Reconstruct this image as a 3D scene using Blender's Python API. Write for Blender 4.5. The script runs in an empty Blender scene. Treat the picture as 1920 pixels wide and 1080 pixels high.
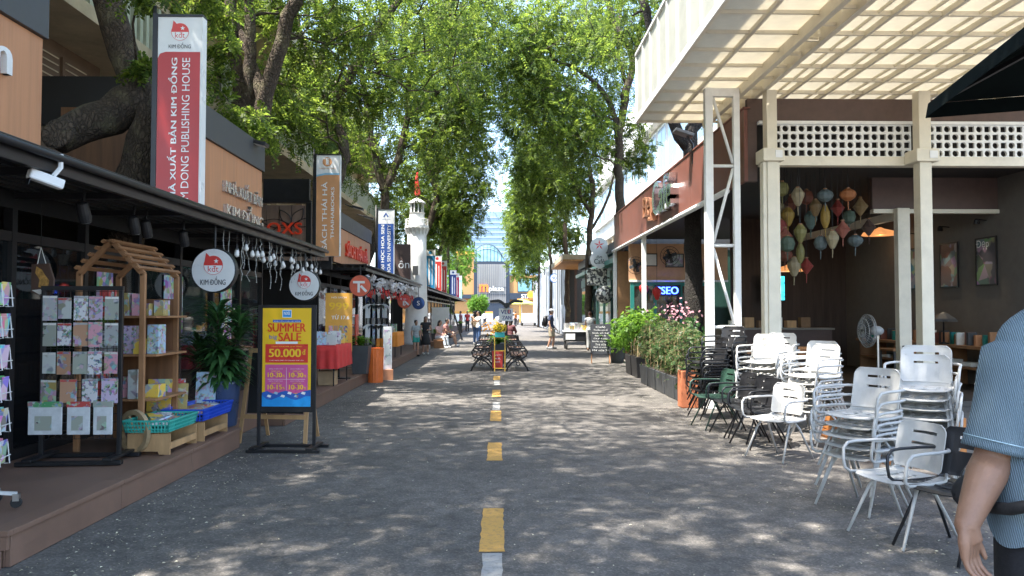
import bpy, bmesh, math, random
import numpy as np
from mathutils import Vector, Matrix, Euler
random.seed(7); np.random.seed(7)
R = math.radians
SC = bpy.context.scene
COL = SC.collection

# ------------------------------------------------------------------ camera, sky, sun, exposure
F = 1400.0                                   # focal length in photograph pixels (1920 wide)
CAMH = 1.6
YAW, PITCH = R(1.02), R(1.84)
cd = bpy.data.cameras.new('camera'); cam = bpy.data.objects.new('camera', cd); COL.objects.link(cam)
cam.location = (0, 0, CAMH); cam.rotation_euler = (R(90) + PITCH, 0, -YAW)
cd.sensor_width = 36; cd.lens = 36 * F / 1920; cd.clip_start = .05; cd.clip_end = 3000
SC.camera = cam
SUN_DIR = Vector((-.33, -.20, .93)).normalized()      # towards the sun
w = bpy.data.worlds.new('World'); SC.world = w; w.use_nodes = True
nt = w.node_tree; bg = nt.nodes['Background']
sky = nt.nodes.new('ShaderNodeTexSky'); sky.sky_type = 'NISHITA'; sky.sun_disc = False
sky.sun_elevation = math.asin(SUN_DIR.z); sky.sun_rotation = math.atan2(SUN_DIR.x, SUN_DIR.y)
sky.air_density = 1.0; sky.dust_density = 1.6; sky.ozone_density = 1.0
nt.links.new(sky.outputs[0], bg.inputs[0]); bg.inputs[1].default_value = .15
sl = bpy.data.lights.new('sun', 'SUN'); sl.energy = 3.4; sl.angle = R(.55); sl.color = (1, .95, .87)
so = bpy.data.objects.new('sun', sl); COL.objects.link(so)
so.rotation_euler = SUN_DIR.to_track_quat('Z', 'Y').to_euler()
SC.view_settings.view_transform = 'Standard'; SC.view_settings.look = 'None'
SC.view_settings.gamma = 1; SC.view_settings.use_curve_mapping = False
SC.view_settings.exposure = 2.35
SC.render.engine = 'CYCLES'
SC.cycles.max_bounces = 10; SC.cycles.transparent_max_bounces = 16; SC.cycles.transmission_bounces = 6

CR = Euler((R(90) + PITCH, 0, -YAW)).to_matrix()
def P(u, v, Y):
    """the world point at depth Y that stands at photograph pixel (u, v)"""
    d = CR @ Vector(((u - 960) / F, -(v - 540) / F, -1.0))
    t = Y / d.y
    return Vector((d.x * t, Y, CAMH + d.z * t))
def G(u, v, z=0.0):
    """the point of the level z that stands at photograph pixel (u, v)"""
    d = CR @ Vector(((u - 960) / F, -(v - 540) / F, -1.0))
    t = (z - CAMH) / d.z
    return Vector((d.x * t, d.y * t, z))

# ------------------------------------------------------------------ mesh helpers
class MB:
    def __init__(s): s.v = []; s.f = []
    def add(s, vs, fs):
        o = len(s.v); s.v += [tuple(q) for q in vs]; s.f += [tuple(i + o for i in f) for f in fs]; return s
    def box(s, x0, x1, y0, y1, z0, z1):
        return s.add([(x0,y0,z0),(x1,y0,z0),(x1,y1,z0),(x0,y1,z0),(x0,y0,z1),(x1,y0,z1),(x1,y1,z1),(x0,y1,z1)],
                     [(0,3,2,1),(4,5,6,7),(0,1,5,4),(1,2,6,5),(2,3,7,6),(3,0,4,7)])
    def cbox(s, c, size, rot=(0,0,0)):
        m = Euler(rot).to_matrix(); c = Vector(c); h = [q / 2 for q in size]
        vs = [c + m @ Vector((h[0]*a, h[1]*b, h[2]*d)) for d in (-1,1) for a, b in ((-1,-1),(1,-1),(1,1),(-1,1))]
        return s.add(vs, [(0,3,2,1),(4,5,6,7),(0,1,5,4),(1,2,6,5),(2,3,7,6),(3,0,4,7)])
    def bar(s, a, b, w, h=None, up=(0,0,1)):
        a, b = Vector(a), Vector(b); h = h or w; d = (b - a).normalized(); up = Vector(up)
        if abs(d.dot(up)) > .98: up = Vector((0,1,0)) if abs(d.y) < .9 else Vector((1,0,0))
        x = d.cross(up).normalized(); z = x.cross(d)
        vs = [p + x*sx*w/2 + z*sz*h/2 for p in (a, b) for sx, sz in ((-1,-1),(1,-1),(1,1),(-1,1))]
        return s.add(vs, [(0,3,2,1),(4,5,6,7),(0,1,5,4),(1,2,6,5),(2,3,7,6),(3,0,4,7)])
    def tube(s, pts, r, n=8, closed=False, cap=True):
        pts = [Vector(p) for p in pts]; k = len(pts)
        rs = r if isinstance(r, (list, tuple)) else [r] * k
        T = []
        for i in range(k):
            a = pts[i-1] if (i or closed) else pts[0]; b = pts[(i+1) % k] if (i < k-1 or closed) else pts[-1]
            t = b - a; T.append(t.normalized() if t.length > 1e-9 else Vector((0,0,1)))
        u = T[0].orthogonal().normalized(); vs = []
        for i in range(k):
            u = (u - T[i] * u.dot(T[i]))
            u = u.normalized() if u.length > 1e-6 else T[i].orthogonal().normalized()
            w_ = T[i].cross(u)
            vs += [pts[i] + (u * math.cos(2*math.pi*j/n) + w_ * math.sin(2*math.pi*j/n)) * rs[i] for j in range(n)]
        fs = [(i*n+j, i*n+(j+1)%n, ((i+1)%k)*n+(j+1)%n, ((i+1)%k)*n+j) for i in range(k if closed else k-1) for j in range(n)]
        if cap and not closed: fs += [tuple(range(n))[::-1], tuple((k-1)*n + j for j in range(n))]
        return s.add(vs, fs)
    def lathe(s, prof, c=(0,0,0), n=16, M=None, rib=0.0):
        vs = []; k = len(prof); c = Vector(c)
        for r, z in prof:
            for j in range(n):
                rr = r * (1 - (rib if j % 2 else 0)); a = 2*math.pi*j/n
                p = Vector((rr*math.cos(a), rr*math.sin(a), z)); vs.append(c + (M @ p if M else p))
        fs = [(i*n+j, i*n+(j+1)%n, (i+1)*n+(j+1)%n, (i+1)*n+j) for i in range(k-1) for j in range(n)]
        fs += [tuple(range(n))[::-1], tuple((k-1)*n+j for j in range(n))]
        return s.add(vs, fs)
    def prism(s, poly, d0, d1, axis='y'):
        n = len(poly)
        def mk(p, d): return {'y': (p[0], d, p[1]), 'x': (d, p[0], p[1]), 'z': (p[0], p[1], d)}[axis]
        return s.add([mk(p, d0) for p in poly] + [mk(p, d1) for p in poly],
                     [tuple(range(n))[::-1], tuple(range(n, 2*n))] + [(i, (i+1)%n, n+(i+1)%n, n+i) for i in range(n)])
    def sphere(s, c, r, nu=10, nv=6):
        r = r if isinstance(r, (tuple, list)) else (r, r, r)
        vs = [(c[0], c[1], c[2]-r[2])]
        for i in range(1, nv):
            t = math.pi*i/nv - math.pi/2
            vs += [(c[0]+r[0]*math.cos(t)*math.cos(2*math.pi*j/nu), c[1]+r[1]*math.cos(t)*math.sin(2*math.pi*j/nu), c[2]+r[2]*math.sin(t)) for j in range(nu)]
        vs.append((c[0], c[1], c[2]+r[2])); L = len(vs)-1
        fs = [(0, 1+(j+1)%nu, 1+j) for j in range(nu)]
        for i in range(nv-2): fs += [(1+i*nu+j, 1+i*nu+(j+1)%nu, 1+(i+1)*nu+(j+1)%nu, 1+(i+1)*nu+j) for j in range(nu)]
        fs += [(1+(nv-2)*nu+j, 1+(nv-2)*nu+(j+1)%nu, L) for j in range(nu)]
        return s.add(vs, fs)
    def mesh(s, name, mat, smooth=False):
        me = bpy.data.meshes.new(name); me.from_pydata(s.v, [], s.f); me.update()
        bm = bmesh.new(); bm.from_mesh(me); bmesh.ops.recalc_face_normals(bm, faces=bm.faces); bm.to_mesh(me); bm.free()
        if mat: me.materials.append(mat)
        if smooth: me.polygons.foreach_set('use_smooth', [True] * len(me.polygons))
        return me
    def build(s, name, mat, parent=None, smooth=False, bevel=0.0, seg=2, loc=None, rot=None):
        return link(name, s.mesh(name, mat, smooth), parent, bevel, seg, loc, rot)

def link(name, me, parent=None, bevel=0.0, seg=2, loc=None, rot=None):
    o = bpy.data.objects.new(name, me); COL.objects.link(o)
    if parent: o.parent = parent
    if loc is not None: o.location = loc
    if rot is not None: o.rotation_euler = rot
    if bevel:
        m = o.modifiers.new('bevel', 'BEVEL'); m.width = bevel; m.segments = seg; m.limit_method = 'ANGLE'
    return o
def tag(o, label, cat, group=None, kind=None):
    if label: o['label'] = label
    if cat: o['category'] = cat
    if group: o['group'] = group
    if kind: o['kind'] = kind
    return o
def thing(name, label, cat, loc=(0,0,0), rz=0, group=None):
    o = bpy.data.objects.new(name, None); COL.objects.link(o); o.location = loc; o.rotation_euler = (0,0,rz)
    o.empty_display_size = .1
    return tag(o, label, cat, group)
def stuff(o): o['kind'] = 'stuff'; return o
def struct(o): o['kind'] = 'structure'; return o
KIDS = {}
def kids(o):
    return [c for c in bpy.data.objects if c.parent == o]
def copy_tree(o, loc=None, rot=None, label=None, group=None, parent=None, tree=None):
    tree = tree if tree is not None else tree_of(o)
    c = o.copy(); COL.objects.link(c); c.parent = parent
    if loc is not None: c.location = loc
    if rot is not None: c.rotation_euler = rot
    if label: c['label'] = label
    if group: c['group'] = group
    for ch, sub in tree: copy_tree(ch, parent=c, tree=sub)
    return c
def tree_of(o):
    return [(c, tree_of(c)) for c in kids(o)]

# ------------------------------------------------------------------ materials
MATS = {}
def nd(t, kind, **kw):
    n = t.nodes.new(kind)
    for k, q in kw.items():
        if k in n.inputs: n.inputs[k].default_value = q
        else: setattr(n, k, q)
    return n
def mat(name, col, rough=.6, var=.12, scale=6, bump=.0, bscale=80, metal=0, spec=.5, trans=0, emit=0, stretch=None, dirt=0, obj_rand=0, coat=0):
    """principled material whose colour drifts over the surface, with fine relief"""
    if name in MATS: return MATS[name]
    m = bpy.data.materials.new(name); m.use_nodes = True; t = m.node_tree; b = t.nodes['Principled BSDF']
    L = t.links.new
    b.inputs['Roughness'].default_value = rough; b.inputs['Metallic'].default_value = metal
    b.inputs['Specular IOR Level'].default_value = spec
    if coat: b.inputs['Coat Weight'].default_value = coat; b.inputs['Coat Roughness'].default_value = .15
    tc = nd(t, 'ShaderNodeTexCoord'); mp = nd(t, 'ShaderNodeMapping'); L(tc.outputs['Object'], mp.inputs[0])
    if stretch: mp.inputs['Scale'].default_value = stretch
    no = nd(t, 'ShaderNodeTexNoise', Scale=scale, Detail=6, Roughness=.65); L(mp.outputs[0], no.inputs[0])
    lo = [max(0, c * (1 - var * 1.6)) for c in col]; hi = [min(1, c * (1 + var)) for c in col]
    mx = nd(t, 'ShaderNodeMix', data_type='RGBA'); mx.inputs[6].default_value = (*lo, 1); mx.inputs[7].default_value = (*hi, 1)
    mr = nd(t, 'ShaderNodeMapRange'); mr.inputs[1].default_value = .3; mr.inputs[2].default_value = .7
    L(no.outputs[0], mr.inputs[0]); L(mr.outputs[0], mx.inputs[0]); out = mx.outputs[2]
    if obj_rand:
        oi = nd(t, 'ShaderNodeObjectInfo'); hs = nd(t, 'ShaderNodeHueSaturation'); L(out, hs.inputs['Color'])
        r2 = nd(t, 'ShaderNodeMapRange'); r2.inputs[3].default_value = 1 - obj_rand; r2.inputs[4].default_value = 1 + obj_rand
        L(oi.outputs['Random'], r2.inputs[0]); L(r2.outputs[0], hs.inputs['Value']); out = hs.outputs[0]
    if dirt:
        n2 = nd(t, 'ShaderNodeTexNoise', Scale=scale * .35, Detail=8, Roughness=.75); L(tc.outputs['Object'], n2.inputs[0])
        r3 = nd(t, 'ShaderNodeMapRange'); r3.inputs[1].default_value = .52; r3.inputs[2].default_value = .75; r3.inputs[4].default_value = dirt
        L(n2.outputs[0], r3.inputs[0]); m2 = nd(t, 'ShaderNodeMix', data_type='RGBA')
        m2.inputs[7].default_value = (.09, .075, .055, 1); L(r3.outputs[0], m2.inputs[0]); L(out, m2.inputs[6]); out = m2.outputs[2]
    L(out, b.inputs['Base Color'])
    rr = nd(t, 'ShaderNodeMapRange'); rr.inputs[3].default_value = max(.03, rough - .12); rr.inputs[4].default_value = min(1, rough + .12)
    L(no.outputs[0], rr.inputs[0]); L(rr.outputs[0], b.inputs['Roughness'])
    if bump:
        nb = nd(t, 'ShaderNodeTexNoise', Scale=bscale, Detail=4); L(mp.outputs[0], nb.inputs[0])
        bp = nd(t, 'ShaderNodeBump', Strength=bump, Distance=.01); L(nb.outputs[0], bp.inputs['Height']); L(bp.outputs[0], b.inputs['Normal'])
    if emit: L(out, b.inputs['Emission Color']); b.inputs['Emission Strength'].default_value = emit
    if trans:
        tr = nd(t, 'ShaderNodeBsdfTranslucent'); L(out, tr.inputs[0]); ms = nd(t, 'ShaderNodeMixShader'); ms.inputs[0].default_value = trans
        L(b.outputs[0], ms.inputs[1]); L(tr.outputs[0], ms.inputs[2]); L(ms.outputs[0], t.nodes['Material Output'].inputs[0])
    MATS[name] = m; return m

def wood(name, col, rough=.55, stretch=(1, 1, .06), var=.22, bump=.12, spec=.4):
    return mat(name, col, rough=rough, var=var, scale=14, stretch=stretch, bump=bump, bscale=60, obj_rand=.07, spec=spec)

def glass(name, tint=(.02,.03,.03), clear=.45, rough=.03):
    if name in MATS: return MATS[name]
    m = bpy.data.materials.new(name); m.use_nodes = True; t = m.node_tree; b = t.nodes['Principled BSDF']
    b.inputs['Base Color'].default_value = (*tint, 1); b.inputs['Roughness'].default_value = rough
    no = nd(t, 'ShaderNodeTexNoise', Scale=1.2); bp = nd(t, 'ShaderNodeBump', Strength=.03, Distance=.05); tc = nd(t, 'ShaderNodeTexCoord')
    t.links.new(tc.outputs['Object'], no.inputs[0]); t.links.new(no.outputs[0], bp.inputs['Height']); t.links.new(bp.outputs[0], b.inputs['Normal'])
    tr = nd(t, 'ShaderNodeBsdfTransparent'); ms = nd(t, 'ShaderNodeMixShader'); ms.inputs[0].default_value = clear
    t.links.new(b.outputs[0], ms.inputs[1]); t.links.new(tr.outputs[0], ms.inputs[2]); t.links.new(ms.outputs[0], t.nodes['Material Output'].inputs[0])
    MATS[name] = m; return m

def cover(name, base=(.8,.8,.75), sat=.75, scale=22, amount=.55, val=.8, seedvar=True, rough=.35):
    """printed paper: blocks of picture colour, different on each object"""
    if name in MATS: return MATS[name]
    m = bpy.data.materials.new(name); m.use_nodes = True; t = m.node_tree; b = t.nodes['Principled BSDF']; L = t.links.new
    b.inputs['Roughness'].default_value = rough
    tc = nd(t, 'ShaderNodeTexCoord'); oi = nd(t, 'ShaderNodeObjectInfo')
    ad = nd(t, 'ShaderNodeVectorMath', operation='ADD'); sc_ = nd(t, 'ShaderNodeMath', operation='MULTIPLY'); sc_.inputs[1].default_value = 37.0
    L(oi.outputs['Random'], sc_.inputs[0]); L(tc.outputs['Object'], ad.inputs[0]); L(sc_.outputs[0], ad.inputs[1])
    vo = nd(t, 'ShaderNodeTexVoronoi', Scale=scale); L(ad.outputs[0], vo.inputs[0])
    hs = nd(t, 'ShaderNodeHueSaturation', Saturation=sat, Value=val); L(vo.outputs['Color'], hs.inputs['Color'])
    no = nd(t, 'ShaderNodeTexNoise', Scale=scale * .5, Detail=2); L(ad.outputs[0], no.inputs[0])
    mr = nd(t, 'ShaderNodeMapRange'); mr.inputs[1].default_value = .62 - amount * .3; mr.inputs[2].default_value = .66 - amount * .3; L(no.outputs[0], mr.inputs[0])
    # paper tint differs from sheet to sheet
    h2 = nd(t, 'ShaderNodeHueSaturation'); h2.inputs['Color'].default_value = (*base, 1)
    wn = nd(t, 'ShaderNodeTexWhiteNoise', noise_dimensions='1D'); L(oi.outputs['Random'], wn.inputs['W'])
    if seedvar: L(wn.outputs[0], h2.inputs['Hue'])
    mx = nd(t, 'ShaderNodeMix', data_type='RGBA'); L(mr.outputs[0], mx.inputs[0]); L(h2.outputs[0], mx.inputs[6]); L(hs.outputs[0], mx.inputs[7])
    L(mx.outputs[2], b.inputs['Base Color']); MATS[name] = m; return m

BLACK = mat('black paint', (.012,.012,.013), .45, bump=.05)
BLACKM = mat('black metal', (.018,.018,.02), .38, metal=.2, bump=.04, dirt=.15)
DGREY = mat('charcoal panel', (.055,.06,.065), .5, dirt=.25)
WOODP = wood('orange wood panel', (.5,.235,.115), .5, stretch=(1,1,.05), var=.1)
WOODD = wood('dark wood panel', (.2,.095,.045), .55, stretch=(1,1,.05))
PINE = wood('pine', (.5,.3,.14), .55, stretch=(.3,.3,.08))
OAK = wood('oak brown', (.3,.15,.07), .5, stretch=(.3,.3,.1))
DECKM = mat('brown composite deck', (.2,.115,.078), .6, var=.1, scale=3, bump=.1, bscale=120, dirt=.3, obj_rand=.06)
CREAM = mat('cream painted steel', (.72,.66,.53), .45, var=.06, scale=3, dirt=.22)
WHITEP = mat('white paint', (.8,.8,.78), .45, var=.05, dirt=.12)
WHITEL = mat('white light panel', (.78,.78,.76), .3, var=.03)
MAROON = mat('maroon cladding', (.2,.075,.055), .5, var=.12, scale=2.5, dirt=.3)
BROWNW = mat('dark brown wall', (.10,.062,.052), .6, var=.12, dirt=.2)
CONC = mat('old cream plaster', (.55,.45,.30), .8, var=.16, scale=1.5, bump=.2, bscale=30, dirt=.5)
GLASSD = glass('dark shop glass', (.008,.01,.012), .22)
GLASSB = glass('blue facade glass', (.12,.26,.36), .05, .08)
RED = mat('red print', (.72,.06,.05), .4, var=.03)
ORANGE = mat('orange print', (.85,.2,.04), .4, var=.04)
WPRINT = mat('white print', (.85,.85,.83), .4, var=.02)
BPRINT = mat('black print', (.02,.02,.025), .4, var=.02)
YPRINT = mat('yellow print', (.9,.55,.03), .35, var=.02)
COVER = cover('printed cover', (.75,.6,.55), .8, 14, .8)
STICK = cover('sticker sheet', (.78,.72,.74), .55, 55, .55, .6)
PAPER = mat('paper', (.78,.76,.7), .6, var=.05, obj_rand=.1)
CHROME = mat('dull steel', (.5,.5,.5), .3, metal=.9, var=.05)
RUBBER = mat('rubber', (.02,.02,.02), .8)
SOIL = mat('soil', (.05,.035,.025), .95, bump=.6, bscale=60)

# ------------------------------------------------------------------ lettering
def text(s, mat_, parent, org, right, up, w=None, h=None, depth=.002, bold=0.0, align='C', name='lettering'):
    """flat letters s, fitted into w x h, centred (or left-aligned) on org in the plane (right, up)"""
    def raw(q):
        cu = bpy.data.curves.new('t', 'FONT'); cu.body = q; cu.resolution_u = 3; cu.align_x = 'LEFT'
        ob = bpy.data.objects.new('t', cu)
        me = bpy.data.meshes.new_from_object(ob); bpy.data.objects.remove(ob); bpy.data.curves.remove(cu)
        n = len(me.vertices); a = np.empty(n * 3)
        if n: me.vertices.foreach_get('co', a)
        f = [tuple(p.vertices) for p in me.polygons]; bpy.data.meshes.remove(me); return a.reshape(n, 3), f
    src = s; s = s.replace('Đ', 'D').replace('đ', 'd')
    a, faces = raw(s)
    if not len(a): return None
    for i, ch in enumerate(src):                       # the stroke of a barred D
        if ch in 'Đđ':
            r1 = raw(s[:i+1])[0][:, 0].max(); dw = np.ptp(raw('D' if ch == 'Đ' else 'd')[0][:, 0]); l1 = r1 - dw
            x0, x1, y0, y1 = (l1-.1, l1+dw*.42, .32, .40) if ch == 'Đ' else (l1+dw*.35, r1+.1, .58, .65)
            k = len(a); a = np.vstack([a, [(x0,y0,0),(x1,y0,0),(x1,y1,0),(x0,y1,0)]]); faces.append((k,k+1,k+2,k+3))
    if bold > .006:                                    # heavier strokes: the letters laid twice more, a hair apart
        n0, f0, a0 = len(a), list(faces), a.copy()
        for q, dx in enumerate((-bold, bold)): a = np.vstack([a, a0 + np.array([dx, 0, 0])]); faces += [tuple(i + n0*(q+1) for i in f) for f in f0]
        lay = np.repeat([0., 1., 2.], n0)
    else: lay = np.zeros(len(a))
    mn, mx = a.min(0), a.max(0); sz = mx - mn
    kx = w / sz[0] if w else None; ky = h / sz[1] if h else None
    kx = kx or ky; ky = ky or kx
    a = (a - mn); a[:, 0] *= kx; a[:, 1] *= ky
    if align == 'C': a[:, 0] -= sz[0] * kx / 2
    a[:, 1] -= sz[1] * ky / 2
    r_, u_ = np.array(Vector(right).normalized()), np.array(Vector(up).normalized()); n_ = np.cross(r_, u_)
    o_ = np.array(Vector(org))
    front = a[:, :1] * r_ + a[:, 1:2] * u_ + o_ + n_ * (depth + lay[:, None] * .00012)
    me2 = bpy.data.meshes.new(name)
    if depth > .004:
        m1 = MB(); m1.v = [tuple(q) for q in front]; m1.f = faces
        bm = bmesh.new(); vs = [bm.verts.new(q) for q in m1.v]
        for f in faces:
            try: bm.faces.new([vs[i] for i in f])
            except ValueError: pass
        bmesh.ops.remove_doubles(bm, verts=bm.verts, dist=1e-6)
        ret = bmesh.ops.extrude_face_region(bm, geom=list(bm.faces))
        for q in ret['geom']:
            if isinstance(q, bmesh.types.BMVert): q.co -= Vector(n_) * depth * 1.0
        bmesh.ops.recalc_face_normals(bm, faces=bm.faces); bm.to_mesh(me2); bm.free()
    else:
        me2.from_pydata([tuple(q) for q in front], [], faces)
    me2.materials.append(mat_)
    return link(name, me2, parent)
CF = dict(right=(1,0,0), up=(0,0,1))          # sign that faces the camera end of the street
LW = dict(right=(0,1,0), up=(0,0,1))          # wall on the left side of the street
RW = dict(right=(0,-1,0), up=(0,0,1))         # wall on the right side of the street
VERT = dict(right=(0,0,1), up=(-1,0,0))       # letters that climb a banner

def blob(parent, name, mat_, org, pts, d=.003, right=(1,0,0), up=(0,0,1)):
    """flat printed patch with outline pts"""
    r_, u_ = Vector(right), Vector(up); n_ = r_.cross(u_); o_ = Vector(org)
    return MB().add([o_ + r_*a + u_*b + n_*d for a, b in pts], [tuple(range(len(pts)))]).build(name, mat_, parent)
def circ(r, n=28, cx=0, cy=0, a0=0, a1=360):
    return [(cx + r*math.cos(R(a0 + (a1-a0)*i/n)), cy + r*math.sin(R(a0 + (a1-a0)*i/n))) for i in range(n + (a1-a0 < 360))]
def rect(w, h, cx=0, cy=0): return [(cx-w/2,cy-h/2),(cx+w/2,cy-h/2),(cx+w/2,cy+h/2),(cx-w/2,cy+h/2)]
def star(r, cx=0, cy=0): return [(cx + (r if i%2==0 else r*.4)*math.sin(math.pi*i/5), cy + (r if i%2==0 else r*.4)*math.cos(math.pi*i/5)) for i in range(10)]

# ================================================================== GROUND
def asphalt():
    m = bpy.data.materials.new('asphalt'); m.use_nodes = True; t = m.node_tree; b = t.nodes['Principled BSDF']; L = t.links.new
    tc = nd(t, 'ShaderNodeTexCoord'); ob = tc.outputs['Object']
    fine = nd(t, 'ShaderNodeTexVoronoi', Scale=75); L(ob, fine.inputs[0])
    fin2 = nd(t, 'ShaderNodeTexNoise', Scale=110, Detail=3); L(ob, fin2.inputs[0])
    big = nd(t, 'ShaderNodeTexNoise', Scale=.55, Detail=7, Roughness=.62); L(ob, big.inputs[0])
    mid = nd(t, 'ShaderNodeTexNoise', Scale=5, Detail=6, Roughness=.7); L(ob, mid.inputs[0])
    r1 = nd(t, 'ShaderNodeValToRGB'); L(big.outputs[0], r1.inputs[0])
    r1.color_ramp.elements[0].position = .33; r1.color_ramp.elements[0].color = (.1,.092,.083,1)
    r1.color_ramp.elements[1].position = .68; r1.color_ramp.elements[1].color = (.168,.153,.137,1)
    sp = nd(t, 'ShaderNodeSeparateColor'); L(fine.outputs['Color'], sp.inputs[0])
    r2 = nd(t, 'ShaderNodeValToRGB'); L(sp.outputs[0], r2.inputs[0])
    r2.color_ramp.elements[0].position = .0; r2.color_ramp.elements[0].color = (.66,.66,.66,1)
    r2.color_ramp.elements[1].position = 1; r2.color_ramp.elements[1].color = (1.5,1.47,1.44,1)
    e = r2.color_ramp.elements.new(.75); e.color = (.95,.95,.95,1)
    mu = nd(t, 'ShaderNodeMix', data_type='RGBA', blend_type='MULTIPLY'); mu.inputs[0].default_value = .85
    L(r1.outputs[0], mu.inputs[6]); L(r2.outputs[0], mu.inputs[7])
    r3 = nd(t, 'ShaderNodeMapRange'); r3.inputs[1].default_value = .3; r3.inputs[2].default_value = .75; r3.inputs[3].default_value = .62; r3.inputs[4].default_value = 1.4
    L(mid.outputs[0], r3.inputs[0]); m2 = nd(t, 'ShaderNodeMix', data_type='RGBA', blend_type='MULTIPLY'); m2.inputs[0].default_value = 1
    L(mu.outputs[2], m2.inputs[6]); L(r3.outputs[0], m2.inputs[7]); L(m2.outputs[2], b.inputs['Base Color'])
    b.inputs['Roughness'].default_value = .82; b.inputs['Specular IOR Level'].default_value = .4
    ad = nd(t, 'ShaderNodeMath', operation='ADD'); L(fine.outputs['Distance'], ad.inputs[0]); L(fin2.outputs[0], ad.inputs[1])
    bp = nd(t, 'ShaderNodeBump', Strength=.5, Distance=.005); L(ad.outputs[0], bp.inputs['Height']); L(bp.outputs[0], b.inputs['Normal'])
    return m
ASPH = asphalt()
EARTH = mat('far pavement', (.16,.15,.14), .9, var=.2, scale=.3, bump=.2)
struct(MB().add([(-900,-900,-.03),(900,-900,-.03),(900,900,-.03),(-900,900,-.03)], [(0,1,2,3)]).build('ground', EARTH))
struct(MB().add([(-9,-40,0),(16,-40,0),(16,150,0),(-9,150,0)], [(0,1,2,3)]).build('road', ASPH))

def paint(name, col):
    m = bpy.data.materials.new(name); m.use_nodes = True; t = m.node_tree; b = t.nodes['Principled BSDF']; L = t.links.new
    tc = nd(t, 'ShaderNodeTexCoord'); no = nd(t, 'ShaderNodeTexNoise', Scale=26, Detail=8, Roughness=.8); L(tc.outputs['Object'], no.inputs[0])
    mr = nd(t, 'ShaderNodeMapRange'); mr.inputs[1].default_value = .5; mr.inputs[2].default_value = .68; L(no.outputs[0], mr.inputs[0])
    mx = nd(t, 'ShaderNodeMix', data_type='RGBA'); mx.inputs[6].default_value = (*col, 1); mx.inputs[7].default_value = (*[c*.35+.06 for c in col], 1)
    L(mr.outputs[0], mx.inputs[0]); L(mx.outputs[2], b.inputs['Base Color']); b.inputs['Roughness'].default_value = .7
    n2 = nd(t, 'ShaderNodeTexNoise', Scale=120); L(tc.outputs['Object'], n2.inputs[0])
    bp = nd(t, 'ShaderNodeBump', Strength=.3, Distance=.002); L(n2.outputs[0], bp.inputs['Height']); L(bp.outputs[0], b.inputs['Normal']); return m
YEL = paint('yellow road paint', (.56,.31,.07)); WHI = paint('white road paint', (.34,.33,.31))
def dash(y0, y1, m, w=.165, x=-.035):
    n = 14; rg = random.Random(int(y0*100)); j = lambda: rg.uniform(-.006, .006)
    L_ = [(x - w/2 + j(), y0 + (y1-y0)*i/n) for i in range(n+1)]; R_ = [(x + w/2 + j(), y0 + (y1-y0)*i/n + j()) for i in range(n+1)]
    vs = [(a, b, .004) for a, b in L_] + [(a, b, .004) for a, b in R_]
    o = MB().add(vs, [(i, n+1+i, n+2+i, i+1) for i in range(n)]).build('road_marking', m); struct(o); return o
for y0, y1 in ((5.03,6.14),(8.09,9.2),(11.0,12.15),(14.1,15.4),(17.6,18.7)): dash(y0, y1, YEL, x=-.045)
for y0, y1 in ((3.85,5.0),(12.2,13.3),(16.4,17.55)): dash(y0, y1, WHI, .125, x=-.04)
# the pale joint across the asphalt
rg = random.Random(3); pts = [(-1.7 + i*.12, 12.25 + .1*math.sin(i*.21) + rg.uniform(-.012,.012) - .006*i) for i in range(50)]
vs = [(x, y, .003) for x, y in pts] + [(x, y + rg.uniform(.012,.04), .003) for x, y in pts]
struct(MB().add(vs, [(i, i+1, 51+i, 50+i) for i in range(49)]).build('road_joint', mat('pale mortar', (.28,.27,.25), .9, var=.3, scale=20)))
# fallen petals and leaf crumbs on the asphalt
mb = MB(); rg = random.Random(5)
for i in range(3200):
    x = rg.choice((rg.gauss(-2.6,.5), rg.uniform(-3,3.2), rg.gauss(-2.75,.25), rg.gauss(2.9,.4))); y = 3.2 + 16*rg.random()**1.6
    if x < -3.0: continue
    a = rg.uniform(0,6.3); s = rg.uniform(.004,.015); c, d = math.cos(a)*s, math.sin(a)*s
    mb.add([(x+c,y+d,.003),(x-d*.5,y+c*.5,.008),(x-c,y-d,.003),(x+d*.5,y-c*.5,.005)], [(0,1,2,3)])
stuff(tag(mb.build('fallen_petals', mat('dry petals', (.55,.5,.36), .8, var=.4, scale=3)), 'tiny pale fallen petals and leaf crumbs scattered on the asphalt', 'petals'))

# ================================================================== LEFT: DECK
DZ = .235
deck = struct(MB().box(-9,-3.09,4.77,8.9,.005,DZ-.004).box(-9,-3.4,8.9,10.6,.005,DZ-.004).box(-9,-3.04,10.6,18.4,.005,DZ-.004)
              .box(-9,-2.98,18.8,31.4,.005,DZ-.004).box(-9,-3.0,34.6,76,.005,DZ-.004).box(-9,-3.3,-3,4.2,.005,DZ-.004).build('deck', DECKM))
def deck_edge(x, y0, y1, n, z1=DZ):
    for i in range(n):
        a, b = y0 + (y1-y0)*i/n, y0 + (y1-y0)*(i+1)/n
        MB().box(x-.035, x, a+.0015, b-.0015, .004, z1-.032).build('riser_panel', DECKM, deck, bevel=.003)
        MB().box(x-.13, x+.018, a+.001, b-.001, z1-.03, z1+.004).build('nosing_board', DECKM, deck, bevel=.004)
deck_edge(-3.055, 4.78, 8.92, 3); deck_edge(-3.37, 8.93, 10.58, 1); deck_edge(-3.0, 10.6, 18.4, 5); deck_edge(-2.95, 18.8, 31.4, 6); deck_edge(-2.97, 34.6, 76, 14)
MB().box(-9,-3.055,4.738,4.77,.12,DZ-.032).build('riser_panel', DECKM, deck); MB().box(-9,-3.04,4.73,4.84,DZ-.03,DZ+.0065).build('nosing_board', DECKM, deck, bevel=.004)
MB().box(-9,-3.08,4.2,4.737,.006,.118).build('step', DECKM, deck, bevel=.004)
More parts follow.
